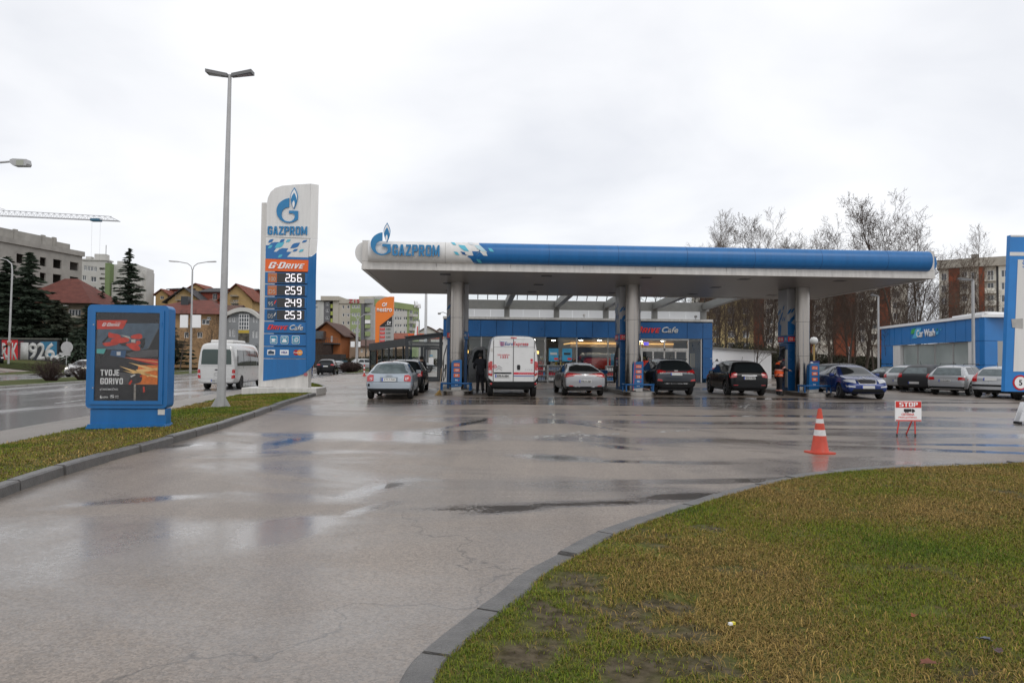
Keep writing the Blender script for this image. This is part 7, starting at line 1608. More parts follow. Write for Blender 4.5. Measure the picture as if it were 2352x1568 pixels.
# --- white blocks behind it ---
P1=Plane(*at(188,600,158).xy,.15); t=bthing('apartment_block','off-white apartment block with paired small windows behind the concrete shell',P1)
f=lambda x0,x1,y0,y1:PR(P1,R1,x0,x1,y0,y1); u0,u1,_,zt=f(500,672,430,600)
wn=[f(*q) for q in ((531,547,464,496),(552,568,467,498),(572,590,470,500),(595,612,473,503),(522,543,527,558),(575,608,535,568),(518,542,590,622),(575,608,598,630),(522,545,655,680))]
bl=[f(*q) for q in ((628,664,478,505),(638,662,515,530),(628,664,540,566),(638,662,575,592),(625,664,604,628))]
b=MB(); b.wall(u0,u1,0,zt,wn+bl,0,.4); b.box(u0+.01,u1-.01,.9,3,0,zt-.01); b.build('wall',PALE,t)
for w_ in wn: window(t,*w_,y=.15)
for w_ in bl: MB().box(w_[0],w_[1],.0,.08,w_[2],w_[2]+(w_[3]-w_[2])*.45).build('balcony',PALE,t)
a,c,z0,z1=f(590,662,388,430); MB().box(a,c,.6,2.6,zt,z1).build('lift_house',PALE,t); a,c,z0,z1=f(530,565,403,425); MB().box(a,c,1,2.4,zt,z1).build('lift_house',PALE,t); MB().box(u0,u1+.3,-.3,3,zt+.002,zt+.3).build('parapet',PALE,t)
MB().tube([(f(632,640,1,2)[0],4,zt+2),(f(632,640,1,2)[0],4,f(632,640,318,320)[3])],.08,4).build('aerial',GREYM,t)
P2=Plane(*at(245,600,152).xy,.15); t=bthing('apartment_block','green-cornered apartment block behind the spruce, with stepped white balconies',P2); f=lambda x0,x1,y0,y1:PR(P2,R1,x0,x1,y0,y1)
u0,u1,_,zt=f(672,760,450,600); b=MB(); b.box(u0,f(712,0,1,2)[0],-.5,4,0,zt); b.box(u0,u1,-.3,10,f(0,1,1,488)[2],zt-.01) if False else None; b.build('green_tower',bcol('sage_render',(.19,.25,.12)),t)
a=f(712,0,1,2)[0]; c=f(870,0,1,2)[0]; zs_=[f(0,1,y,y+1)[3] for y in (490,522,556,590,622,655,690)]
MB().box(a+.01,c,1.6,11,0,zt).build('wall',PALE,t)
for i in range(6):
    for k in range(3):
        q=a+(c-a)*k/3; balcony(t,q+.2,q+(c-a)/3-.1,zs_[i]-3.2,1.4,PALE,1.0,1.6) if k!=1 else None
        window(t,q+.8,q+(c-a)/3-.9,zs_[i]-2.6,zs_[i]-.9,y=1.55,pm=GLASSB)
for x0,x1,yt in ((718,752,428),(865,905,490)): a_,c_,_,z1=f(x0,x1,yt,yt+10); MB().box(a_,c_,2,7,0 if x0>800 else zt,z1).build('roof_block',PALE,t)
u9=f(862,0,1,2)[0]
for i in range(5): balcony(t,u9,f(903,0,1,2)[0],f(0,1,515+i*52,520)[3],1.5,PALE,1.0,2.0)
# --- old two storey house with red hipped roof ---
P3_=Plane(*at(91,760,112).xy,.05); t=bthing('house','old two-storey house with faded red hipped tile roof and balcony behind dark pines',P3_,'house',z=0); f=lambda x0,x1,y0,y1:PR(P3_,Q2,x0,x1,y0,y1)
a,c,_,ze=f(500,1240,430,900); zr=f(555,0,135,136)[3]
wn=[f(700,860,495,605),f(960,1130,520,625)]
facade(t,a,c,0,ze,DIRTY,wn,12,mull=3); hip(t,a-3,c,0,12,ze,zr+1.2,a+1.0,a+3.2,TRED,.9); MB().box(a-3,a-.01,.3,12,0,ze).build('wall',DIRTY,t)
q=f(870,1125,620,700); balcony(t,q[0],q[1],q[2]+.1,1.2,CREAM,q[3]-q[2],0); w_=f(905,965,460,505); MB().box(w_[0],w_[1],-.45,-.03,w_[2],w_[3]).build('air_conditioner',PALE,t)
MB().box(a+7.5,a+8.1,4,4.6,zr-2,zr+.6).build('chimney',BRICK,t) if False else None
# --- graffiti wall ---
w0=at(-30,829,95); w1=at(R1(358,0)[0],831,95); PW=Plane(w0.x,w0.y,math.atan2(w1.y-w0.y,w1.x-w0.x)); t=bthing('graffiti_wall','long low wall painted with RSK 1926 graffiti in white on red, black and blue',PW,'wall',z=0)
f=lambda x0,x1,y0,y1:PR(PW,Q2,x0,x1,y0,y1); a,c,z0,z1=f(-60,803,940,1240); z0-=.6
MB().box(a,c,0,.4,z0,z1).build('wall',mat('charcoal_paint_wall',(.03,.033,.04),.8,noise=.3,nscale=1),t); cp=f(-60,830,918,945); MB().box(cp[0],cp[1],-.15,.55,z1+.002,cp[3]).build('coping',mat('mossy_coping',(.10,.10,.085),.8,noise=.4,nscale=2),t)
def gq(pts,m,y=-.004): return MB().prism([PW.uz(Q2(*p)) for p in pts],y,y-.004).build('graffiti',m,t)
GR_=mat('graffiti_red',(.5,.015,.02),.6,noise=.2); GW_=mat('graffiti_white',(.50,.50,.49),.6,noise=.15); GB_=mat('graffiti_blue',(.03,.16,.28),.6,noise=.3)
gq([(25,945),(252,945),(250,1235),(25,1235)],GR_); gq([(262,970),(330,962),(320,1235),(262,1200)],mat('graffiti_wine',(.12,.02,.03),.6)); gq([(560,975),(798,970),(790,1240),(720,1240)],GB_)
def gt(s,x0,x1,y0,y1,b=.06,m=GW_,y=-.010):
    b=min(b,.03); q=f(x0,x1,y0,y1); text(t,s,(q[0]+q[1])/2,(q[2]+q[3])/2,q[3]-q[2],m,y=y,width=q[1]-q[0],bold=b,ext=.004,name='graffiti')
gt('R',30,100,990,1225); gt('Š',92,165,962,1230); gt('K',165,245,990,1228)
def gbold(pts): gq(bez([(x,y,1) if i%1==0 else (x,y) for i,(x,y) in enumerate(pts)],3),GW_,-.012)
gt('1',290,395,985,1225,.10); gt('9',400,520,985,1230,.08); gt('2',520,630,985,1230,.08); gt('6',632,768,985,1230,.09)
# --- yellow and red terraced houses on the rise ---
def house(label,px0,px1,yt,ye,yb,Y,wm,rm,ax,zoom=R2,a=0,depth=10,wins=(),mull=1,cat='house',name='house',ridge=None,balc=(),ov=.5,gm=None,grp=None):
    p=at(*zoom(px0,yb),Y); pl_=Plane(p.x,p.y,a); t=bthing(name,label,pl_,cat,grp); f=lambda x0,x1,y0,y1:PR(pl_,zoom,x0,x1,y0,y1)
    u0,u1,_,ze=f(px0,px1,ye,yb); zr=f(px0,px1,yt,yb)[3]; facade(t,u0,u1,0,ze,wm,[f(*w_) for w_ in wins],depth,mull=mull)
    if zr>ze+.05: gable(t,u0,u1,0,depth,ze,zr,rm,ax,ov,gm or wm)
    for q in balc: r=f(*q); balcony(t,r[0],r[1],r[2],1.2,None,r[3]-r[2],0,True)
    return t,pl_,f
HG='yellow and red terraced houses on the rise'
t,pl_,f=house('yellow gabled house with a sloping dark roof, left of the lamp with white boxes',70,370,435,560,700,150,YELL,TGREY,'y',a=.1,wins=((165,255,470,530),(300,340,540,600)),balc=((160,262,505,550),),grp=HG,ov=.9,depth=12)
house('small yellow gable with satellite dish above the dark roofs',265,385,398,440,640,168,YELL,TOR,'y',grp=HG,depth=8)
house('red terrace flank with a flat dark roof at the left of the yellow row',85,250,425,445,650,165,REDW,TGREY,'x',grp=HG,wins=((110,150,470,500),))
t,pl_,f=house('dark-roofed red and yellow house in the middle of the row',370,560,425,470,660,158,REDW,TGREY,'x',a=-.05,wins=((480,520,488,545),(440,470,560,600),(380,410,560,600)),grp=HG,balc=((475,525,540,560),))
t,pl_,f=house('large yellow gabled house with stacked white balconies right of the lamp pole',560,835,402,545,700,150,YELL,TOR,'y',a=.05,wins=((608,642,515,545),(610,645,455,490),(670,712,478,500),(668,715,520,560),(735,785,525,550),(650,715,580,610),(660,700,575,610)),balc=((660,720,552,575),(655,722,500,512)),grp=HG,ov=.8)
house('red flank and grey roof at the right end of the yellow row',700,828,435,465,560,170,REDW,TGREY,'x',grp=HG,depth=8)
house('small yellow house front at the left end, above the lightbox',-40,70,450,500,620,160,YELL,TOR,'y',grp=HG,wins=((0,35,510,540),))
# --- brown house with red hipped roof behind the bare tree ---
PT=Plane(*at(*R2(105,1090),96).xy,.05); t=bthing('house','ochre house with a broad red hipped roof behind the bare roadside tree',PT,'house'); f=lambda x0,x1,y0,y1:PR(PT,R2,x0,x1,y0,y1)
a,c,_,ze=f(90,505,672,1090); zr=f(0,1,552,553)[3]; facade(t,a-2,c,0,ze,OCH,[f(425,465,700,730),f(220,262,838,890),f(340,385,838,890),f(380,450,720,770)],11,mull=1); hip(t,a-5,c,0,11,ze,zr+.6,a+.5,a+3.5,TRED,.9)
MB().box(a+.2,a+1.2,3,4,zr-1.5,zr+.9).build('chimney',DARK,t)
# --- grey building with arched roof and mural ---
PA=Plane(*at(*R2(505,1090),98).xy,0); t=bthing('arched_building','grey two-storey building with a curved white roof edge, tall central window and mural',PA); f=lambda x0,x1,y0,y1:PR(PA,R2,x0,x1,y0,y1)
a,c,z0,ze=f(505,900,700,1090); wn=[f(625,650,705,745),f(660,690,705,745),f(845,862,705,750),f(870,890,710,752),f(630,650,812,880),f(660,685,812,880),f(842,860,825,890),f(870,890,830,890),f(722,812,675,818)]
facade(t,a,c,0,ze,GREYH,wn[:-1],11); q=wn[-1]; window(t,*q,y=-.06,mull=3,trans=3,fm=PURE,pm=GLASSB)
ar=[(a+(c-a)*k/16,0) for k in range(17)]; zc_=f(0,1,628,629)[3]; um=f(780,0,1,2)[0]; tp_=[]
for k in range(17):
    u=f(600,0,1,2)[0]+(c-f(600,0,1,2)[0])*k/16; tp_.append((u,ze+(zc_-ze)*(1-((u-um)/(c-um+ .01 if u>um else um-f(600,0,1,2)[0]))**2)))
MB().prism([(tp_[0][0],ze-.3)]+tp_+[(tp_[-1][0],ze-.3)],.3,10.5).build('arched_wall',GREYH,t)
MB().prism([(u,z-.25) for u,z in tp_]+[(u,z+.30) for u,z in tp_[::-1]],-.5,.29).build('arched_eave',PALE,t); b=MB().prism([(u,z-.15) for u,z in tp_]+[(u,z+.1) for u,z in tp_[::-1]],.295,11).build('arched_roof',TBRN,t)
MB().prism([(0,0),(1,0),(1,.1)],0,.1) ; gable(t,a-1,f(620,0,1,2)[0],0,11,ze,ze+1.9,TBRN,'x',.3,GREYH)
q=f(715,812,820,848); MB().box(q[0],q[1],-.05,-.004,q[2],q[3]).build('mural',mat('mural_yellow',(.5,.36,.05),.6),t); q=f(715,812,850,935); MB().box(q[0],q[1],-.05,-.004,q[2],q[3]).build('mural',mat('mural_dark',(.09,.08,.06),.6,noise=.9,nscale=1.5),t)
q=f(610,890,935,965); MB().box(q[0],q[1],-1.2,-.004,q[2],q[3]).build('awning_slab',GREYH,t); 
for x0,x1 in ((625,700),(775,845)): window(t,*f(x0,x1,975,1070),y=-.05,mull=2)
MB().box(f(848,870,1,2)[0],f(870,0,1,2)[0],-.05,-.004,0,f(0,1,985,990)[3]).build('door',OCH,t)
# --- grey block edge and glass tower beyond the totem ---
house('pale grey flats peeping out left of the totem column',825,905,490,492,700,190,PALE,TGREY,'x',wins=((845,895,510,560),(845,895,590,625)),name='apartment_block',cat='building')
house('pale grey flats peeping out right of the totem',1395,1445,545,547,700,200,PALE,TGREY,'x',name='apartment_block',cat='building',wins=((1418,1436,565,590),(1418,1436,600,625)))
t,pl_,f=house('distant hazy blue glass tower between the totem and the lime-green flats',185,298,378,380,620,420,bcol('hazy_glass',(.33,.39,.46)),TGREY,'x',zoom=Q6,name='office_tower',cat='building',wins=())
b=MB(); a,c,z0,z1=f(185,298,400,620)
for k in range(10): b.box(a,c,-.2,-.01,z0+(z1-z0)*k/10,z0+(z1-z0)*k/10+.8)
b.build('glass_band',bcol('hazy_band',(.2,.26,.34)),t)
# --- ZIS block ---
PZ=Plane(*at(*Q6(300,1000),172).xy,0); t=bthing('apartment_block','cream, grey and lime-green five-storey block with red ZIS letters on its top band',PZ); f=lambda x0,x1,y0,y1:PR(PZ,Q6,x0,x1,y0,y1)
a,c,_,zt=f(300,445,318,1000); w1_=[f(330,378,y,y+44) for y in (338,438,545,655)]; facade(t,a,f(398,0,1,2)[0],0,zt,DGREY,w1_,10,mull=1)
a2=f(400,0,1,2)[0]; c2=f(445,0,1,2)[0]; MB().box(a2,c2,1.2,10,0,zt).build('recess_wall',DGREY,t)
for y in (362,470,578,690): q=f(400,443,y,y+56); balcony(t,q[0],q[1],q[2]+.1,1.15,bcol('bright_lime',(.42,.48,.13)),q[3]-q[2]-.1,1.2)
q=f(268,540,245,312); MB().box(q[0],q[1],-1.0,10,q[2],q[3]).build('roof_band',CREAM,t)
a3=f(447,0,1,2)[0]; c3=f(532,0,1,2)[0]; zq=f(0,1,286,287)[3]; MB().box(a3,c3,-.3,10,0,zq).build('wall',CREAM,t)
q=f(447,915,286,355); MB().box(c3+.01,q[1],-.3,10,q[2],q[3]).build('roof_band',CREAM,t); zb_=q[2]-.01
wc=[f(578,608,y,y+50) for y in (380,500,620,738)]+[f(650,684,y,y+50) for y in (380,500,620,738)]; facade(t,c3+.01,f(705,0,1,2)[0],0,zb_,CREAM,wc,10,mull=0)
wl=[f(x0,x1,y,y+54) for y in (372,492,615,735) for x0,x1 in ((724,756),(764,800),(808,840))]; facade(t,f(706,0,1,2)[0],f(868,0,1,2)[0],0,zb_,LIME,wl,10,mull=0,pm=GLASSC)
MB().box(f(869,0,1,2)[0],f(918,0,1,2)[0],-.1,10,0,zb_).build('stair_wall',DGREY,t)
b5=f(918,0,1,2)[0]; c5=f(1050,0,1,2)[0]; MB().box(b5+.01,c5,1.3,10,0,zb_+.5).build('recess_wall',LGREY,t); q=f(918,1060,282,350); MB().box(q[0]+.01,q[1],-.28,10,q[2],q[3]).build('roof_band',LGREY,t)
for y in (410,530,600,655,775): q=f(920,998,y,y+60); balcony(t,q[0],q[1],q[2],1.3,LIME if y!=600 else PURE,q[3]-q[2],1.28)
for y in (360,480,590,715,835): window(t,*f(1005,1035,y+10,y+70),y=1.25,mull=0)
zz=f(680,842,290,348); text(t,'ZIS',(zz[0]+zz[1])/2,(zz[2]+zz[3])/2,zz[3]-zz[2],mat('sign_crimson',(.5,.02,.04),.5),y=-.31,width=zz[1]-zz[0],bold=.012,ext=.15,space=1.35)
q=f(790,1000,228,285); MB().box(q[0],q[1],3,9,q[2],q[3]).build('roof_house',CREAM,t); q=f(1000,1190,236,290); MB().box(q[0],q[1],5,9,q[2],q[3]).build('roof_house',LGREY,t)
p0=at(*Q6(1060,1000),172); p1=at(*Q6(1742,1000),192); PZ2=Plane(p0.x,p0.y,math.atan2(p1.y-p0.y,p1.x-p0.x)); t=bthing('apartment_block','green and grey wing of flats receding behind the orange totem, with roof lettering',PZ2); f=lambda x0,x1,y0,y1:PR(PZ2,Q6,x0,x1,y0,y1)
a,c,_,_=f(1062,1742,300,900); zt=f(1740,0,385,386)[3]
seg_=[(1062,1355,LGREY),(1356,1562,PALE),(1564,1640,LIME),(1642,1742,LIME)]
for x0,x1,m in seg_:
    u0=f(x0,0,1,2)[0];u1=f(x1,0,1,2)[0]; W_=[]
    if x0==1356: W_=[f(xa,xa+26,y,y+50) for y,xs__ in ((425,(1368,1410,1450,1490,1528)),(552,(1375,1412,1448,1505,1535)),(660,(1375,1412,1448,1505,1535)),(765,(1375,1448,1505))) for xa in xs__]
    if x0==1642: W_=[f(xa,xa+22,y,y+56) for y in (475,575,680) for xa in (1668,1700)]
    facade(t,u0,u1,0,zt-(.0 if x0!=1356 else 1.6),m,W_,14,mull=0)
    if x0==1564:
        for y in (495,600,705,785): q=f(1580,1644,y,y+55); balcony(t,q[0],q[1],q[2],1.5,PALE,q[3]-q[2]-.3,0); window(t,q[0]+.4,q[1]-.4,q[3]-.2,q[3]+1.4,y=-.04,mull=1)
MB().box(a,f(1640,0,1,2)[0],-.3,14,zt-1.58,zt).build('roof_band',bcol('olive_band',(.26,.32,.15)),t); q=f(1645,1742,385,440); text(t,'BH House',(q[0]+q[1])/2,zt+.1,1.8,PURE,y=-.31,width=q[1]-q[0],bold=.03,ext=.1)
MB().box(f(1365,0,1,2)[0],f(1520,0,1,2)[0],4,10,zt+.01,zt+1.7).build('roof_house',PALE,t)
# --- houses right of the totem ---
t,pl_,f=house('orange and dark timber house with a balcony, just right of the totem',150,545,640,820,1150,112,ORNG,TBRN,'y',zoom=Q6,a=.0,wins=((405,432,840,930),),depth=10,ov=.8)
q=f(150,330,770,890); MB().box(q[0],q[1],-1.5,-.01,q[2],q[3]).build('glazed_bay',GLASSB,t); q=f(150,440,945,1110); MB().box(q[0],q[1],-1.6,-.01,q[2],q[3]).build('timber_cladding',BROWNW,t); q=f(330,550,880,955); balcony(t,q[0],q[1],q[2],1.8,DARK,q[3]-q[2],0,True)
q=f(150,250,780,900)
t,pl_,f=house('dark timber sheds and fence under the orange house',150,560,1110,1112,1290,104,WOODB,TGREY,'x',zoom=Q6,name='shed',cat='shed',depth=3)
t,pl_,f=house('blue-grey container beside the timber sheds',425,582,1205,1207,1300,101,bcol('container_blue',(.05,.10,.13)),TGREY,'x',zoom=Q6,name='container',cat='container',depth=3)
t,pl_,f=house('peach single-storey house with a long brown roof behind the parked cars',555,850,805,960,1240,118,BEIGE,TBRN,'y',zoom=Q6,a=.35,depth=14,ov=.7,wins=((640,675,1010,1060),))
t,pl_,f=house('peach house wing with a low porch left of the orange totem',830,1065,905,990,1240,114,BEIGE,TBRN,'x',zoom=Q6,wins=((855,885,1040,1090),(925,950,1050,1100),(990,1020,1050,1110)),depth=9)
house('red-roofed house behind the orange totem and the dark pavilion',1345,1500,800,880,1000,125,BEIGE,TOR,'x',zoom=Q6,depth=8)
house('far brown roof right of the flag',1740,1990,700,775,900,210,PALE,TBRN,'y',zoom=Q6,depth=10); house('farther small roof beside the tall white pole',1985,2110,730,780,900,230,PALE,TBRN,'y',zoom=Q6,depth=10)
for px,y0,y1,Y,lb in ((930,890,1240,110,'dark wooden utility pole in front of the peach house'),(1022,1120,1260,100,'thin post between peach house and orange totem')):
    o_=g0(Q6(px,0)[0],Y); t=thing('utility_pole',lb,'pole',(o_.x,Y,0),0); MB().tube([(0,0,0),(0,0,at(*Q6(px,y0),Y).z)],.12,6).build('pole',BARK,t)
# hedge wall behind the parked cars
o_=g0(Q6(550,0)[0],106); t=thing('hedge','dark clipped hedge line behind the row of parked cars','hedge',(o_.x,106,0),0)
# --- orange fuel totem and canopy ---
PN=Plane(*at(*Q6(1070,1250),70).xy,0); t=bthing('orange_totem','tall orange and grey fuel totem of another station with black wedge and prices',PN,'price sign'); f=lambda x0,x1,y0,y1:PR(PN,Q6,x0,x1,y0,y1); n_=lambda *pts:[PN.uz(Q6(*p)) for p in pts]
NOR=mat('nestro_orange' if False else 'bright_orange',(.80,.20,.02),.4); u0=n_((1070,1250))[0][0]
MB().prism([(u0,0)]+n_((1078,400),(1082,360),(1110,325),(1160,290),(1220,262),(1290,250),(1355,250),(1348,520),(1330,540),(1140,690),(1132,960),(1100,970))+[(n_((1102,1250))[0][0],0)],0,.35).build('orange_body',NOR,t)
MB().prism(n_((1141,695),(1350,524),(1345,950),(1136,950)),.02,.33).build('grey_panel',LGREY,t); MB().prism(n_((1142,693),(1328,545),(1326,702),(1140,702)),-.012,.015).build('black_wedge',BLACK,t)
def tn(s,x0,x1,y0,y1,m=PURE,b=.03,sh_=0,y=-.005,ext=.05): q=f(x0,x1,y0,y1); text(t,s,(q[0]+q[1])/2,(q[2]+q[3])/2,q[3]-q[2],m,y=y,width=q[1]-q[0],bold=b,shear=sh_,ext=ext)
tn('nestro',1100,1328,415,480,b=.018); tn('OI',1178,1252,340,402,b=.03,sh_=.2); tn('DI',1250,1310,622,668,y=-.013,ext=.01,sh_=.2); tn('premium',1228,1320,674,686,y=-.013,ext=.01)
for k,(y,p_) in enumerate(((718,'2.53'),(778,'2.59'),(838,'2.53'),(900,'0.00'))):
    q=f(1145,1218,y,y+38); MB().box(q[0],q[1],-.01,.015,q[2],q[3]).build('grade_plate',RED,t); tn('EURO',1155,1208,y+6,y+16,y=-.011,ext=.004,b=0); q=f(1236,1308,y+2,y+36); MB().box(q[0],q[1],-.01,.015,q[2],q[3]).build('price_display',mat('lcd_grey',(.35,.36,.33),.4),t); tn(p_,1242,1302,y+6,y+32,BLACK,.03,y=-.011,ext=.004)
PO=Plane(*at(*Q6(1570,1000),88).xy,.0); t=bthing('orange_canopy','orange edged canopy of the other station above the dark pavilion roof',PO,'canopy'); f=lambda x0,x1,y0,y1:PR(PO,Q6,x0,x1,y0,y1); q=f(1570,2200,805,875); MB().box(q[0],q[1],0,8,q[2],q[3]).build('fascia',mat('canopy_orange',(.72,.11,.02),.4),t)
for u in (q[0]+2,q[1]-3): MB().box(u-.2,u+.2,3,3.4,0,q[2]-.01).build('column',GREYM,t)
q=f(1860,1925,815,855); text(t,'OI',(q[0]+q[1])/2,(q[2]+q[3])/2,q[3]-q[2],PURE,y=-.01,width=q[1]-q[0],bold=.05,shear=.2); q=f(1965,2150,812,862); text(t,'nestro',(q[0]+q[1])/2,(q[2]+q[3])/2,q[3]-q[2],PURE,y=-.01,width=q[1]-q[0],bold=.04)
PF=at(*Q6(1740,600),75); t=thing('banner_flag','tall narrow white banner flag beside the orange canopy','flag',(PF.x,75,0),0); MB().tube([(0,0,0),(0,0,PF.z)],.05,6).build('pole',GREYM,t); x0=at(*Q6(1658,870),75).x-PF.x
MB().prism([(x0,at(*Q6(1650,872),75).z),(-.15,at(*Q6(1712,872),75).z),(-.05,PF.z-.2),(x0*.55,PF.z-.1)],-.02,.0).build('flag_cloth',PURE,t); MB().prism([(x0*.5,3.6),(x0*.3,3.6),(x0*.25,5),(x0*.42,5)],-.022,-.03).build('flag_mark',RED,t)
# --- car wash ---
c0_=at(2261.5,900,40.8); c1_=at(2024.8,900,56.5); PCW=Plane(c1_.x,c1_.y,math.atan2(c0_.y-c1_.y,c0_.x-c1_.x)); t=bthing('car_wash','low blue-panelled car wash with wide glazed front and white roof edge',PCW,'car wash'); f=lambda x0,x1,y0,y1:PR(PCW,R8,x0,x1,y0,y1)
CWB=mat('car_wash_blue',(.012,.17,.48),.35,noise=.08,nscale=1); LL_=(c0_.xy-c1_.xy).length; zf1=4.25; zf0=f(1,2,1,748)[2] if False else 2.9
ed=[f(x,0,1,2)[0] for x in (62,110,142,190,245,475,540,607,652,733)]; ed[0]=0; ed[-1]=LL_
MB().box(.02,LL_-.35,.05,.12,zf0,zf1).build('fascia_backing',MATS['gap_dark'],t)
for a_,b_ in zip(ed,ed[1:]): MB().box(a_+.02,b_-.02,0,.045,zf0,zf1).build('fascia_panel',CWB,t)
e1=f(128,0,1,2)[0]; e2=f(176,0,1,2)[0]; e3=f(616,0,1,2)[0]; e4=f(655,0,1,2)[0]
for z_ in (0,1.45): MB().box(0,e1,.0,.5,z_+.02,z_+1.43).build('fascia_panel',CWB,t); MB().box(e4,LL_-.01,.0,.04,z_+.02,z_+1.43).build('fascia_panel',CWB,t)
MB().box(e1+.01,e2,.05,.5,0,zf0-.01).build('pier',WHITE,t); MB().box(e3,e4-.01,.05,.5,0,zf0-.01).build('pier',WHITE,t)
for k,x in enumerate((272,383,500,616)):
    a_=(e2,f(272,0,1,2)[0],f(383,0,1,2)[0],f(500,0,1,2)[0])[k]; b_=f(x,0,1,2)[0]; window(t,a_+.02,b_-.02,.15,zf0-.02,y=.25,fr=.08,fm=ALU,pm=mat('frosted_glazing',(.32,.36,.35),.12,noise=.15,nscale=.3),mull=0)
MB().box(-.05,LL_+.02,-.12,2.2,zf1+.02,zf1+.2).build('roof_edge',PURE,t); MB().box(.05,LL_-.5,.55,1.6,0,zf0-.01).build('inner_volume',LGREY,t)
# right flank
fl_=Plane(c0_.x,c0_.y,.35); t2M=Matrix.Translation((LL_,0,0))@Matrix.Rotation(.35-PCW.a,4,'Z')
for k in range(3): 
    for z0,z1 in ((zf0,zf1),(1.47,2.88),(.02,1.45)):
        if k>0 and z1<zf0+.01: continue
        o=MB().box(.02+k*3.0,3.0+k*3.0,-.02,.3,z0,z1).build('fascia_panel',CWB,t); o.data.transform(t2M)
o=MB().box(3.05,9,-.0,.3,0,2.88).build('pier',WHITE,t); o.data.transform(t2M); o=MB().prism([(-.02,-.1),(9.2,-.1),(9.2,4),(2.6,4)],zf1+.205,zf1+.35,ax='z').build('roof_edge',PURE,t); o.data.transform(t2M); o=MB().prism([(.3,.32),(9,.32),(9,4),(2.7,4)],0,zf1,ax='z').build('inner_volume',LGREY,t); o.data.transform(t2M)
q=f(295,415,692,732); text(t,'Car Wash',(q[0]+q[1])/2,(q[2]+q[3])/2,q[3]-q[2],PURE,y=-.01,width=q[1]-q[0],bold=.012,ext=.05)
def cl_(pts,m): MB().prism([PCW.uz(R8(*p)) for p in pts],-.005,-.04).build('leaf_mark',m,t)
cl_([(256,718),(262,690),(284,680),(286,692),(275,715)],mat('leaf_green',(.05,.42,.10),.4)); cl_([(264,748),(280,715),(282,690),(300,678),(327,678),(318,705),(295,745)],mat('leaf_sky',(.10,.45,.72),.4)); cl_([(420,694),(432,682),(428,694)],MATS['leaf_green']); cl_([(420,724),(424,704),(438,698),(436,716)],MATS['leaf_sky']); cl_([(447,694),(458,680),(456,692)],MATS['leaf_sky'])
# --- white shed behind ---
PS=Plane(*at(*R6(1495,960),60).xy,.55); t=bthing('white_shed','long white shed with a thin grey roof edge behind the shop',PS,'shed'); f=lambda x0,x1,y0,y1:PR(PS,R6,x0,x1,y0,y1); u1=f(2290,0,1,2)[0]; zt=f(1500,0,700,701)[3]; zt2=f(2285,0,755,756)[3]
MB().prism([(0,0),(u1,0),(u1,zt2),(0,zt)],0,8).build('wall',PURE,t); MB().prism([(-.1,zt),(u1+.4,zt2),(u1+.4,zt2+.12),(-.1,zt+.12)],-.25,8.2).build('roof',GREYM,t)
# --- brick and white apartment slabs behind the trees ---
AE=V3((104,148,0)); AD=V3((.82,-.57,0)).normalized(); ap0=AE-AD*66; ang=math.atan2(AD.y,AD.x)
CRM=bcol('flat_cream',(.68,.65,.57),.12,.4); WINA=mat('flat_window',(.12,.13,.14),.15,noise=.5,nscale=.6)
def slab(label,pls,H,cols):
    """cols: (u0,u1,kind) ; kind = wall letter + window kind"""
    u_0=cols[0][0]; p=ap0+AD*u_0; t=thing('apartment_slab',label,'building',p,ang); n=len(cols); fl=8; fh=(H-1.2)/fl
    for a_,c_,cn_ in cols:
        a_-=u_0; c_-=u_0; wd=c_-a_; m={'b':BRICK,'w':CRM,'c':CRM,'d':DGREY}[cn_[0]]; y0={'b':-1.2,'w':0,'c':-.8,'d':.3}[cn_[0]]; W_=[]
        if cn_[1] in 'w': W_=[(a_+wd*.22,a_+wd*.78,.9+fh*k+.5,.9+fh*k+2.0) for k in range(2,fl)]
        facade(t,a_,c_-.005,0,H,m,W_,12,y0=y0,mull=1,pm=WINA,fm=PURE)
        if cn_[1]=='l':
            for k in range(2,fl): balcony(t,a_+.05,c_-.05,.9+fh*k-.1,1.3,CRM,1.0,y0,k%3==1); window(t,a_+wd*.25,a_+wd*.8,.9+fh*k+.0,.9+fh*k+2.1,y=y0-.05,mull=1,pm=WINA)
    W2=cols[-1][1]-u_0; MB().box(-.3,W2+.3,-1.5,12.3,H+.01,H+1.9).build('attic',mat('attic_concrete',(.36,.33,.28),.85,noise=.25,nscale=.4),t)
    for k in range(2): u=W2*(.35+.45*k); MB().box(u,u+1.4,2,3.4,H+1.91,H+3.2).build('chimney',CONC,t)
    return t
APL=Plane(ap0.x,ap0.y,ang); aq=lambda x:APL.uz(Q7(x,600))[0]
near=[(1785,1850,'ww'),(1850,1922,'bn'),(1922,1985,'wl'),(1985,2050,'ww'),(2050,2088,'bn'),(2088,2166,'wl'),(2166,2182,'dn'),(2182,2262,'cw'),(2262,2330,'bn'),(2330,2420,'cw')]
slab('near brick-red and cream apartment slab with stacked balconies at the right border',0,APL.uz(Q7(2150,492))[1]-1.9,[(aq(a),aq(b_),k) for a,b_,k in near])
slab('middle brick and white apartment slab seen through the bare trees',0,APL.uz(Q7(1810,545))[1]-1.9,[(26+2.4*i,26+2.4*(i+1),k) for i,k in enumerate(['bn','ww','wl','bn','bn','ww','wl','bn','ww']) if 26+2.4*(i+1)<aq(1780)])
slab('far brick and white apartment slab glimpsed between canopy and trees',0,20.5,[(-2+2.7*i,-2+2.7*(i+1),k) for i,k in enumerate(['ww','bn','ww','wl','bn','ww','bn','ww','wl','bn'])])
PYW=Plane(*at(1628,820,140).xy,0); t=bthing('apartment_slab','yellowish apartment block glimpsed behind the trees at the right end of the shop',PYW); facade(t,0,9,0,14,bcol('sand_render',(.42,.33,.16)),grid(0,9,1,13,3,5,1.3,1.4),10,pm=WINA)
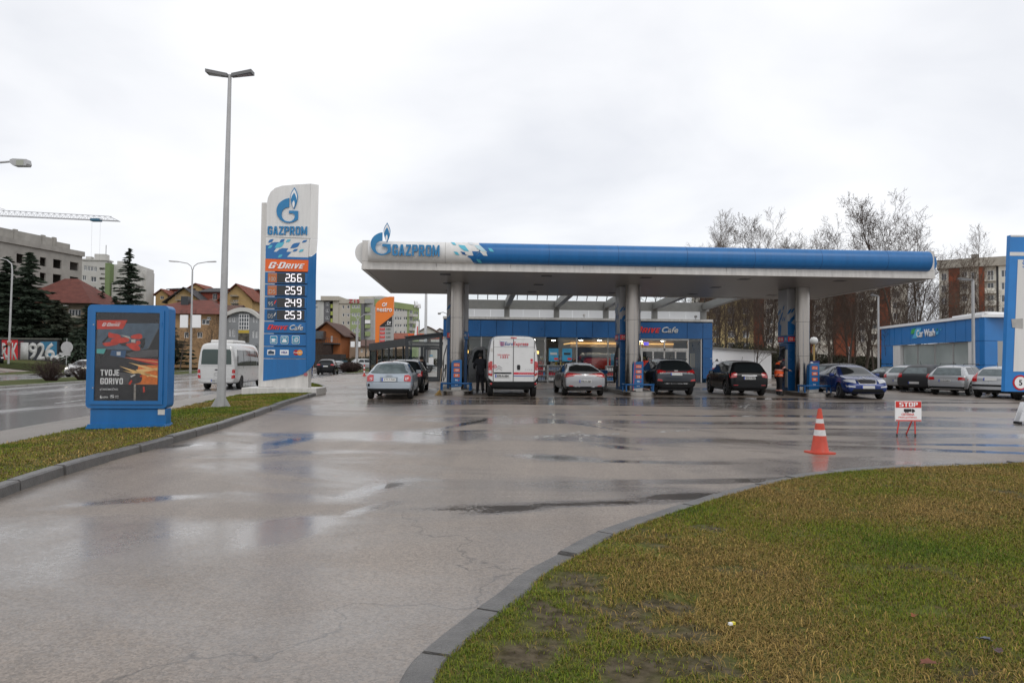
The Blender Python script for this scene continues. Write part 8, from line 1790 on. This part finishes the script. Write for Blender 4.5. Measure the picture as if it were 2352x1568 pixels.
# ---------------- trees and shrubs ----------------
def perp(d,rnd):
    a=Vector((rnd.gauss(0,1),rnd.gauss(0,1),rnd.gauss(0,1))); a-=d*a.dot(d); return a.normalized()
def segmesh(segs,n,name):
    """segs: list of (p,q,r0,r1)"""
    P=np.array([s[0][:] for s in segs]);Q=np.array([s[1][:] for s in segs]);r0=np.array([s[2] for s in segs]);r1=np.array([s[3] for s in segs])
    D=Q-P; L=np.linalg.norm(D,axis=1,keepdims=True)+1e-9; D/=L; up=np.where(np.abs(D[:,2:3])<.9,[[0,0,1.]],[[1.,0,0]]); A=np.cross(D,up); A/=np.linalg.norm(A,axis=1,keepdims=True); B=np.cross(A,D)
    t=2*PI*np.arange(n)/n; c=np.cos(t)[None,:,None]; s=np.sin(t)[None,:,None]; ring=A[:,None]*c+B[:,None]*s
    V=np.concatenate([P[:,None]+ring*r0[:,None,None],Q[:,None]+ring*r1[:,None,None]],1).reshape(-1,3); m=len(segs); b=(np.arange(m)*2*n)[:,None]; k=np.arange(n); k2=(k+1)%n
    F_=np.stack([b+k,b+k2,b+n+k2,b+n+k],-1).reshape(-1,4); me=bpy.data.meshes.new(name); me.vertices.add(len(V)); me.vertices.foreach_set('co',V.ravel()); me.loops.add(F_.size); me.loops.foreach_set('vertex_index',F_.ravel()); me.polygons.add(len(F_)); me.polygons.foreach_set('loop_start',np.arange(0,F_.size,4)); me.polygons.foreach_set('loop_total',np.full(len(F_),4)); me.update(calc_edges=True); me.polygons.foreach_set('use_smooth',[True]*len(F_)); return me
def baretree(seed,H=15,spread=.38,fork=.3,up=.25,rad=.15,kids=(9,7,5,4),tw=.0115):
    rnd=random.Random(seed); trunk=[];tw_=[]
    def branch(p,d,L,r,lv):
        n=5 if lv<2 else (4 if lv<3 else 3); pts=[p]; rr=[r]
        for i in range(n):
            d=(d+perp(d,rnd)*(.10+.07*lv)+Vector((0,0,up*(.10 if lv else .02)))).normalized(); p=p+d*L/n; r2=r*(1-.72*(i+1)/n) if lv else r*(1-.62*(i+1)/n); pts.append(p); rr.append(max(tw*.6,r2))
        for i in range(n): (trunk if lv<1 else tw_).append((pts[i],pts[i+1],rr[i],rr[i+1]))
        if lv>=len(kids): return
        k=kids[lv]
        for j in range(k):
            f=(fork+(1-fork)*(j+rnd.random()*.8)/k) if lv==0 else (.22+.78*(j+rnd.random())/k); f=min(f,.99); x=f*n; i=min(int(x),n-1); q=pts[i].lerp(pts[i+1],x-i); dd=(pts[i+1]-pts[i]).normalized(); a=rnd.uniform(.5,.95)*(1-.35*f if lv==0 else 1); nd=(dd*math.cos(a)+perp(dd,rnd)*math.sin(a)+Vector((0,0,up))).normalized()
            LL=L*(spread*(1.25-.55*f) if lv==0 else .52*(1.15-.5*f))*rnd.uniform(.75,1.2); branch(q,nd,LL,max(tw,rr[i]*(.40 if lv==0 else .5)),lv+1)
    branch(Vector((0,0,0)),Vector((rnd.uniform(-.06,.06),rnd.uniform(-.06,.06),1)).normalized(),H,rad,0)
    return segmesh(trunk,8,'trunk'),segmesh(tw_,3,'crown'),tw_
def seeds(tw_,n,seed,sz=.05):
    rnd=random.Random(seed); b=MB()
    for i in range(n):
        s=rnd.choice(tw_); p=s[1]+Vector((rnd.uniform(-.1,.1),rnd.uniform(-.1,.1),-.05)); q=perp(Vector((0,0,1)),rnd)*sz; r=Vector((rnd.uniform(-1,1),rnd.uniform(-1,1),rnd.uniform(-1,1))).normalized()*sz; b.add([p-q,p+r,p+q,p-r],[(0,1,2,3)])
    return b.mesh('withered_leaves')
protos=[]
SEED=mat('withered_leaf',(.06,.035,.02),.9)
for i,(sd_,kw,bm_,tm_) in enumerate(((3,dict(H=15,spread=.42,fork=.22,up=.28,kids=(13,9,6,4)),BARK,TWIG),(8,dict(H=15,spread=.36,fork=.2,up=.35,kids=(12,8,6,4)),BARKP,TWIGP),(15,dict(H=14,spread=.5,fork=.12,up=.16,rad=.18,kids=(14,8,6,4)),BARK,TWIG),(23,dict(H=12,spread=.42,fork=.10,up=.25,rad=.12,kids=(16,8,5,4)),BARK,TWIG))):
    protos.append((baretree(sd_,**kw),bm_,tm_))
ZT=[]
for (_tm,_cm,_tw),_,_ in protos:
    _z=np.array([s_[1].z for s_ in _tw]); ZT.append(float(np.percentile(_z,99.9)))
def puttree(k,label,x,y,z,s,rz,grp,leaves=0,name='bare_tree'):
    (tm,cm,tw_),bm_,tm_=protos[k]; t=thing(name,label,'tree',(x,y,z),rz,grp); t.scale=(s,s,s)
    if not tm.materials: tm.materials.append(bm_); cm.materials.append(tm_)
    for nm,me in (('trunk',tm),('crown',cm)): o=bpy.data.objects.new(nm,me); C.objects.link(o); o.parent=t
    if leaves: me=seeds(tw_,leaves,k+5,.06); me.materials.append(SEED); o=bpy.data.objects.new('withered_leaves',me); C.objects.link(o); o.parent=t
    return t
TG='bare trees behind the canopy and car wash'
# px of trunk, Y, top px-height, kind, label
TL=[(2062,64,447,0,'tallest bare tree with a wide brown crown rising behind the right end of the canopy',900),(1985,66,487,2,'broad bare tree next to the left of the tallest one, above the canopy',600),(1913,70,530,1,'thin bare tree with a few upright limbs above the canopy, left of the broad crowns',0),
(1810,74,482,0,'bare tree with upright sparse limbs above the right column',100),(1768,80,528,3,'low narrow bare tree filling the gap between two taller ones above the canopy',0),(1700,72,487,1,'round-topped pale bare tree above the canopy, second from the left',200),(1592,84,500,3,'small lone bare tree top at the left of the row above the canopy',0),
(2188,58,516,1,'pale-barked bare tree in front of the brick flats, right of the canopy end',0),(2120,70,492,2,'bare tree between the tallest one and the pale-barked one',400),(1850,76,540,2,'bushy bare tree just above the canopy edge, right of centre',200),(1748,88,560,0,'bare tree mostly hidden behind the canopy, over the white shed',0),(2262,74,600,3,'thin bare tree reaching across the cream balconies',0),(1945,60,600,2,'dark many-limbed tree under the canopy between right column and blue saloon',0),(2040,56,640,2,'crooked dark tree left of the car wash corner',0),(1665,70,600,3,'bare tree beside the blue end of the shop',0),(1720,66,610,0,'bare tree over the roof of the white shed',0),(1900,66,620,3,'slender bare tree right of the right column',0),(1990,72,610,0,'bare tree in front of the brick flats, left of the lamp post',0),(1640,92,590,2,'bare tree in front of the yellowish block',0),(1790,58,600,2,'dark bare tree behind the worker, leaning right',0)]
TL+=[(1865,76,520,3,'thin bare tree just above the canopy, between the middle and broad crowns',0),(1950,78,505,3,'slender bare tree above the canopy, left of the broad crown',100),(1655,86,545,3,'low bare tree top peeping just over the blue fascia, left part of the row',0)]
TL+=[(px_,Y_,yt_,k_,'low bare tree %s'%w_,0) for px_,Y_,yt_,k_,w_ in ((1652,64,610,2,'next to the blue end of the shop'),(1688,78,600,3,'before the sand-coloured block'),(1735,60,640,3,'above the shed roof, left one'),(1765,72,615,2,'above the shed roof, right one'),(1880,60,630,2,'just right of the right column'),(1922,80,600,3,'above the roof of the blue saloon'),(1962,66,625,3,'over the bonnet of the blue saloon'),(2008,62,640,2,'touching the slim lamp post'),(2075,70,620,3,'over the left end of the car wash roof'),(2105,84,590,2,'behind the small roof lamp post'),(2150,80,600,3,'over the middle of the car wash roof'),(2235,88,640,2,'in front of the near flats balconies'))]
rnd=random.Random(4)
for i,(px,Y,yt,k,lab,lv) in enumerate(TL):
    p=g0(px,Y); H=at(px,yt,Y).z; s=H/ZT[k]; puttree(k,lab,p.x,Y,0,s,rnd.uniform(0,6),TG,lv)
# undergrowth under those trees
def bushmesh(seed,w_,h_,n,name='crown',d=None,r=.012,upw=.9):
    rnd=random.Random(seed); sg=[]; d=d or w_
    for i in range(n):
        x=rnd.uniform(-.25,.25)*w_; y=rnd.uniform(-.25,.25)*d; p=Vector((x,y,0)); dr=Vector((x/w_*2.6+rnd.gauss(0,.25),y/d*2.6+rnd.gauss(0,.25),upw)).normalized(); L=h_*rnd.uniform(.6,1.0)
        for k in range(4):
            q=p+dr*L/4; sg.append((p,q,r*(1.3-.25*k),r*(1.05-.25*k)))
            if k>0:
                for _ in range(3): e_=(dr+perp(dr,rnd)*.7).normalized(); sg.append((q,q+e_*L*rnd.uniform(.12,.25),r*.6,r*.3))
            p=q; dr=(dr+perp(dr,rnd)*.18).normalized()
    return segmesh(sg,3,name)
SHR=mat('shrub_twigs',(.055,.032,.028),.9,noise=.3,nscale=3); DGRN=mat('undergrowth_green',(.05,.05,.028),.9,noise=.4,nscale=2)
def leafcloud(seed,n,rx,ry,z0,z1,sz,shape=None,name='foliage'):
    rg=np.random.default_rng(seed); P=[];
    u=rg.normal(size=(n*2,3)); u/=np.linalg.norm(u,axis=1,keepdims=True); rr=rg.random((n*2,1))**.45; P=u*rr
    nb=fbm(P[:,0]*3+seed,P[:,2]*3+P[:,1]*2,.5,seed); k=nb>.38; P=P[k][:n]; n=len(P); P=P*np.array([rx,ry,(z1-z0)/2])+np.array([0,0,(z0+z1)/2])
    a=rg.normal(size=(n,3)); a/=np.linalg.norm(a,axis=1,keepdims=True); b=np.cross(a,rg.normal(size=(n,3))); b/=np.linalg.norm(b,axis=1,keepdims=True); s=sz*rg.uniform(.6,1.4,(n,1))
    V=np.stack([P-a*s,P+b*s*.6,P+a*s,P-b*s*.6],1).reshape(-1,3); me=bpy.data.meshes.new(name); me.vertices.add(n*4); me.vertices.foreach_set('co',V.ravel()); me.loops.add(n*4); me.loops.foreach_set('vertex_index',np.arange(n*4)); me.polygons.add(n); me.polygons.foreach_set('loop_start',np.arange(0,n*4,4)); me.polygons.foreach_set('loop_total',np.full(n,4)); me.update(calc_edges=True); return me
def shrub(label,px,Y,z,w_,h_,seed,m=SHR,n=130,grp=None,r=.012,dx=0):
    p=g0(px,Y); t=thing('shrub',label,'shrub',(p.x+dx,Y,z),0,grp); o=link('twigs',bushmesh(seed,w_,h_,n,'twigs',r=r),t,m); return t
shrub('round bare bush on the median in front of the graffiti wall',118,45.5,-.12,1.0,1.45,1,n=150,r=.013)
shrub('bare bush on the median beside the lightbox, in front of the white hatchback',196,48,-.12,1.2,1.25,2,n=160,r=.013)
t=shrub('low dense purple-brown rounded hedge at the foot of the twin-arm lamp on the far island',Q6(705,0)[0],76,.0,2.6,1.0,3,n=120,r=.02); t.name='round_hedge'; me=leafcloud(5,3500,1.35,1.2,.0,1.15,.06); link('foliage',me,t,SHR)
t=bpy.data.objects['hedge']; me=leafcloud(9,9000,9,.7,0,1.9,.12); link('foliage',me,t,DGRN); t.location.x+=8
for i,(px,Y,w_,h_) in enumerate(((1700,66,9,2.2),(1790,72,8,1.9),(1900,74,9,1.2),(1985,72,7,1.0))):
    p=g0(px,Y); t=thing('undergrowth','%s dark green undergrowth clump under the bare trees behind the white shed'%('leftmost','second from left','third from left','rightmost')[i],'shrub',(p.x,Y,0),0,'undergrowth below the bare trees'); link('foliage',leafcloud(30+i,7000,w_/2,2,0,h_+1.2,.11),t,DGRN); link('twigs',bushmesh(40+i,w_*.7,h_+1.5,90,'twigs',2,.02),t,TWIG)
# --- conifers ---
def conifer(seed,H,W_,n=46,dens=26,sz=.16,droop=.25,irr=.3,bare=.08,m=NEEDLE,top=1.0):
    rnd=random.Random(seed); tr=[];br=[];P=[];D=[]
    tr=[(Vector((0,0,H*k/8)),Vector((0,0,H*(k+1)/8)),.02*H*(1-k/8.5),.02*H*(1-(k+1)/8.5)) for k in range(8)]
    for i in range(n*3):
        f=bare+(1-bare)*(i/(n*3)); R0=W_/2*((1-f)**.85)*rnd.uniform(1-irr,1+irr*.5)+.08; a=rnd.uniform(0,2*PI); z=H*f; d=Vector((math.cos(a),math.sin(a),.12)); p=Vector((0,0,z)); nn=4
        for k in range(nn):
            d2=d+Vector((0,0,-droop*(k+1)/nn+(.12 if k==nn-1 else 0))); q=p+d2*R0/nn; br.append((p,q,.03*(1-k/5),.03*(1-(k+1)/5)))
            m_=max(2,int(dens*R0/ (W_/2)*(1-.12*k)/nn*1.2))
            for _ in range(m_):
                x=p.lerp(q,rnd.random()); s=d.cross(Vector((0,0,1))).normalized(); wdt=R0*.26*(1-.5*k/nn); P.append(x+s*rnd.uniform(-wdt,wdt)+Vector((0,0,rnd.uniform(-.12,.05)*R0*.5))); D.append((d2+s*rnd.uniform(-.8,.8)+Vector((0,0,-.15))).normalized())
            p=q
    P=np.array([v[:] for v in P]);D=np.array([v[:] for v in D]); n_=len(P); rg=np.random.default_rng(seed); S=np.cross(D,rg.normal(size=(n_,3))); S/=np.linalg.norm(S,axis=1,keepdims=True); L=sz*rg.uniform(.7,1.5,(n_,1))
    V=np.stack([P-D*L,P+S*L*.28,P+D*L,P-S*L*.28],1).reshape(-1,3); me=bpy.data.meshes.new('crown'); me.vertices.add(n_*4); me.vertices.foreach_set('co',V.ravel()); me.loops.add(n_*4); me.loops.foreach_set('vertex_index',np.arange(n_*4)); me.polygons.add(n_); me.polygons.foreach_set('loop_start',np.arange(0,n_*4,4)); me.polygons.foreach_set('loop_total',np.full(n_,4)); me.update(calc_edges=True)
    return segmesh(tr,7,'trunk'),me,segmesh(br,3,'branches')
def putcon(label,px,Y,z,ytop,W_,seed,grp='conifers on the left',m=NEEDLE,name='spruce_tree',**k):
    p=g0(px,Y); H=at(px,ytop,Y).z-z; t=thing(name,label,'tree',(p.x,Y,z),0,grp); a,b,c=conifer(seed,H,W_,**k); link('trunk',a,t,BARK); link('crown',b,t,m); link('branches',c,t,BARK); return t
putcon('tall dark spruce with a pointed top above the lightbox',292,112,.5,570,10.5,1,n=60,dens=70,sz=.38)
putcon('dark pine nearest the left edge behind the graffiti wall',10,101,.6,590,17,2,n=50,dens=110,sz=.50,irr=.5,bare=.12,name='pine_tree')
putcon('tall loose dark pine beside the slender lamp at the left edge',62,100,.6,580,13,3,n=56,dens=90,sz=.50,irr=.55,bare=.1,name='pine_tree')
putcon('wide dark green conifer just left of the old house balcony',128,102,.6,690,15,4,n=40,dens=110,sz=.45,irr=.4,m=NEEDLE2,name='pine_tree')
putcon('low blue-green drooping conifer beside the round sign',182,88,.5,775,7,5,n=26,dens=50,sz=.26,droop=.7,irr=.3,name='cedar_tree')
putcon('dark conifer in front of the house gable, left of the lightbox',196,98,.6,700,7,6,n=34,dens=46,sz=.32)
putcon('small spruce top left of the tall spruce',232,118,.5,655,6,7,n=30,dens=36,sz=.30)
putcon('dark bushy conifer between small and tall spruce',262,116,.5,680,9,8,n=30,dens=50,sz=.36,irr=.5)
putcon('dark conifer at the right edge of the lightbox, behind the bus',398,92,.2,752,6,9,n=24,dens=46,sz=.30,irr=.5)
# bare roadside trees
def lone(label,px,Y,z,yt,k,rz,grp='bare roadside trees'):
    p=g0(px,Y); H=at(px,yt,Y).z-z; return puttree(k,label,p.x,Y,z,H/ZT[k],rz,grp)
lone('wide bare tree in front of the ochre house, left of the lamp with white boxes',414,80,.1,706,2,1.0)
lone('thin bare tree right of the lamp with white boxes, over the minibus',475,88,.0,722,2,2.0)
lone('small bare tree among the conifers beside the old house',214,104,.6,690,3,.5)
lone('bare tree with bent twigs left of the graffiti wall top',48,100,.6,700,2,3.2)
lone('thin bare tree before the orange timber house',724,100,.0,760,3,.4)
# grass on the far left bank and far island
def patch(name,pts,m,off=.05,kind='structure'):
    W_=[Vector((x,y,0)) for x,y in pts]; b=bmesh.new(); V=[b.verts.new((v.x,v.y,0)) for v in W_]; b.faces.new(V); bmesh.ops.triangulate(b,faces=b.faces[:])
    for _ in range(5):
        es=[e_ for e_ in b.edges if e_.calc_length()>2.5]
        if not es: break
        bmesh.ops.subdivide_edges(b,edges=es,cuts=1); bmesh.ops.triangulate(b,faces=b.faces[:])
    for v in b.verts: v.co.z=float(hh(v.co.x,v.co.y))+off
    bmesh.ops.recalc_face_normals(b,faces=b.faces); me=bpy.data.meshes.new(name); b.to_mesh(me); b.free()
    if me.polygons and me.polygons[0].normal.z<0: me.flip_normals()
    return props(link(name,me,None,m),kind=kind)
patch('bank_grass',[(-80,84),(-52,84),(-41,66),(-38.5,72),(-44,100),(-47,150),(-110,150),(-110,84)],GR_FAR)
patch('bank_grass',[(-44.5,58),(-42.5,60),(-39.5,73),(-42,80),(-50,80),(-46.5,66)],GR_FAR,.055)
i0=[g(*Q6(580,1400)),g(*Q6(700,1362)),g(*Q6(945,1338)),g(*Q6(1010,1345)),g(*Q6(980,1400)),g(*Q6(780,1420))]
pts=[(v.x,v.y) for v in i0]; patch('island_grass',pts,GR_FAR,.12); kerbline('kerb',[Vector((x,y,0)) for x,y in pts]+[Vector((*pts[0],0))],.15,.14,KERBL,1)
i1=[g(*Q6(520,1340)),g(*Q6(640,1318)),g(*Q6(1020,1312)),g(*Q6(1020,1330)),g(*Q6(700,1345))]; patch('island_grass',[(v.x,v.y) for v in i1],GR_FAR,.12)
# hillside far behind
def hill(name,pts,Y,m):
    b=MB(); n=60; V=[]
    for i in range(n+1):
        x=pts[0][0]+(pts[-1][0]-pts[0][0])*i/n; j=max(k for k in range(len(pts)) if pts[k][0]<=x+1e-6); j=min(j,len(pts)-2); f_=(x-pts[j][0])/(pts[j+1][0]-pts[j][0]); f_=f_*f_*(3-2*f_); h=pts[j][1]*(1-f_)+pts[j+1][1]*f_+1.5*math.sin(x*.05)
        V+= [(x,Y,-1),(x,Y+60,h),(x,Y+160,h*.9)]
    fs=[]
    for i in range(n):
        for k in range(2): a=i*3+k; fs.append((a,a+3,a+4,a+1))
    b.add(V,fs); return props(b.build(name,m,None,sm=60),kind='structure')
hill('hillside',[(-320,6),(-200,16),(-120,14),(-60,12),(0,8),(60,6),(300,8),(420,4)],230,bcol('hill_scrub',(.10,.10,.07),.4,.05))
# fallen leaves and litter on the lawn
for i,(px,py,c,lab) in enumerate(((2135,1530,(.16,.06,.035),'brown curled dead leaf on the lawn near the lower right corner'),(2290,1500,(.10,.06,.06),'dark dead leaf at the right of the lawn'),(2265,1475,(.12,.13,.16),'bluish grey scrap lying in the grass at the right'),(2100,1420,(.25,.08,.03),'small reddish dead leaf on the lawn'))):
    p=g(px,py,.09); t=thing('dead_leaf',lab,'leaf',(p.x,p.y,.102),i*1.3,'dead leaves on the lawn'); b=MB(); n=14; s=(.032,.026,.022,.02)[i]; rl=random.Random(i+3)
    V=[(0,0,.004)]+[(s*1.5*math.cos(2*PI*k/n)*(1.0 if k%2 else .72)*rl.uniform(.85,1.1),s*math.sin(2*PI*k/n)*(1 if k%2 else .75),.014*abs(math.sin(2*PI*k/n))**1.5+rl.uniform(0,.006)) for k in range(n)]; b.add(V,[(0,1+k,1+(k+1)%n) for k in range(n)]); b.tube([(s*1.3,0,.004),(s*2.1,.004,.010)],.0015,4); b.build('blade',mat('leaf_%d'%i,c,.8,noise=.3,nscale=30),t)
p=g(1681,1442,.1); t=thing('cigarette_pack','tiny yellow and white crumpled wrapper in the grass','litter',(p.x,p.y,.12),.4); t.name='crumpled_wrapper'; MB().box(-.02,.0,-.008,.008,0,.012).build('white_end',PURE,t); MB().box(.001,.02,-.008,.01,0,.012).build('yellow_end',mat('wrapper_yellow',(.7,.6,.05),.5),t)
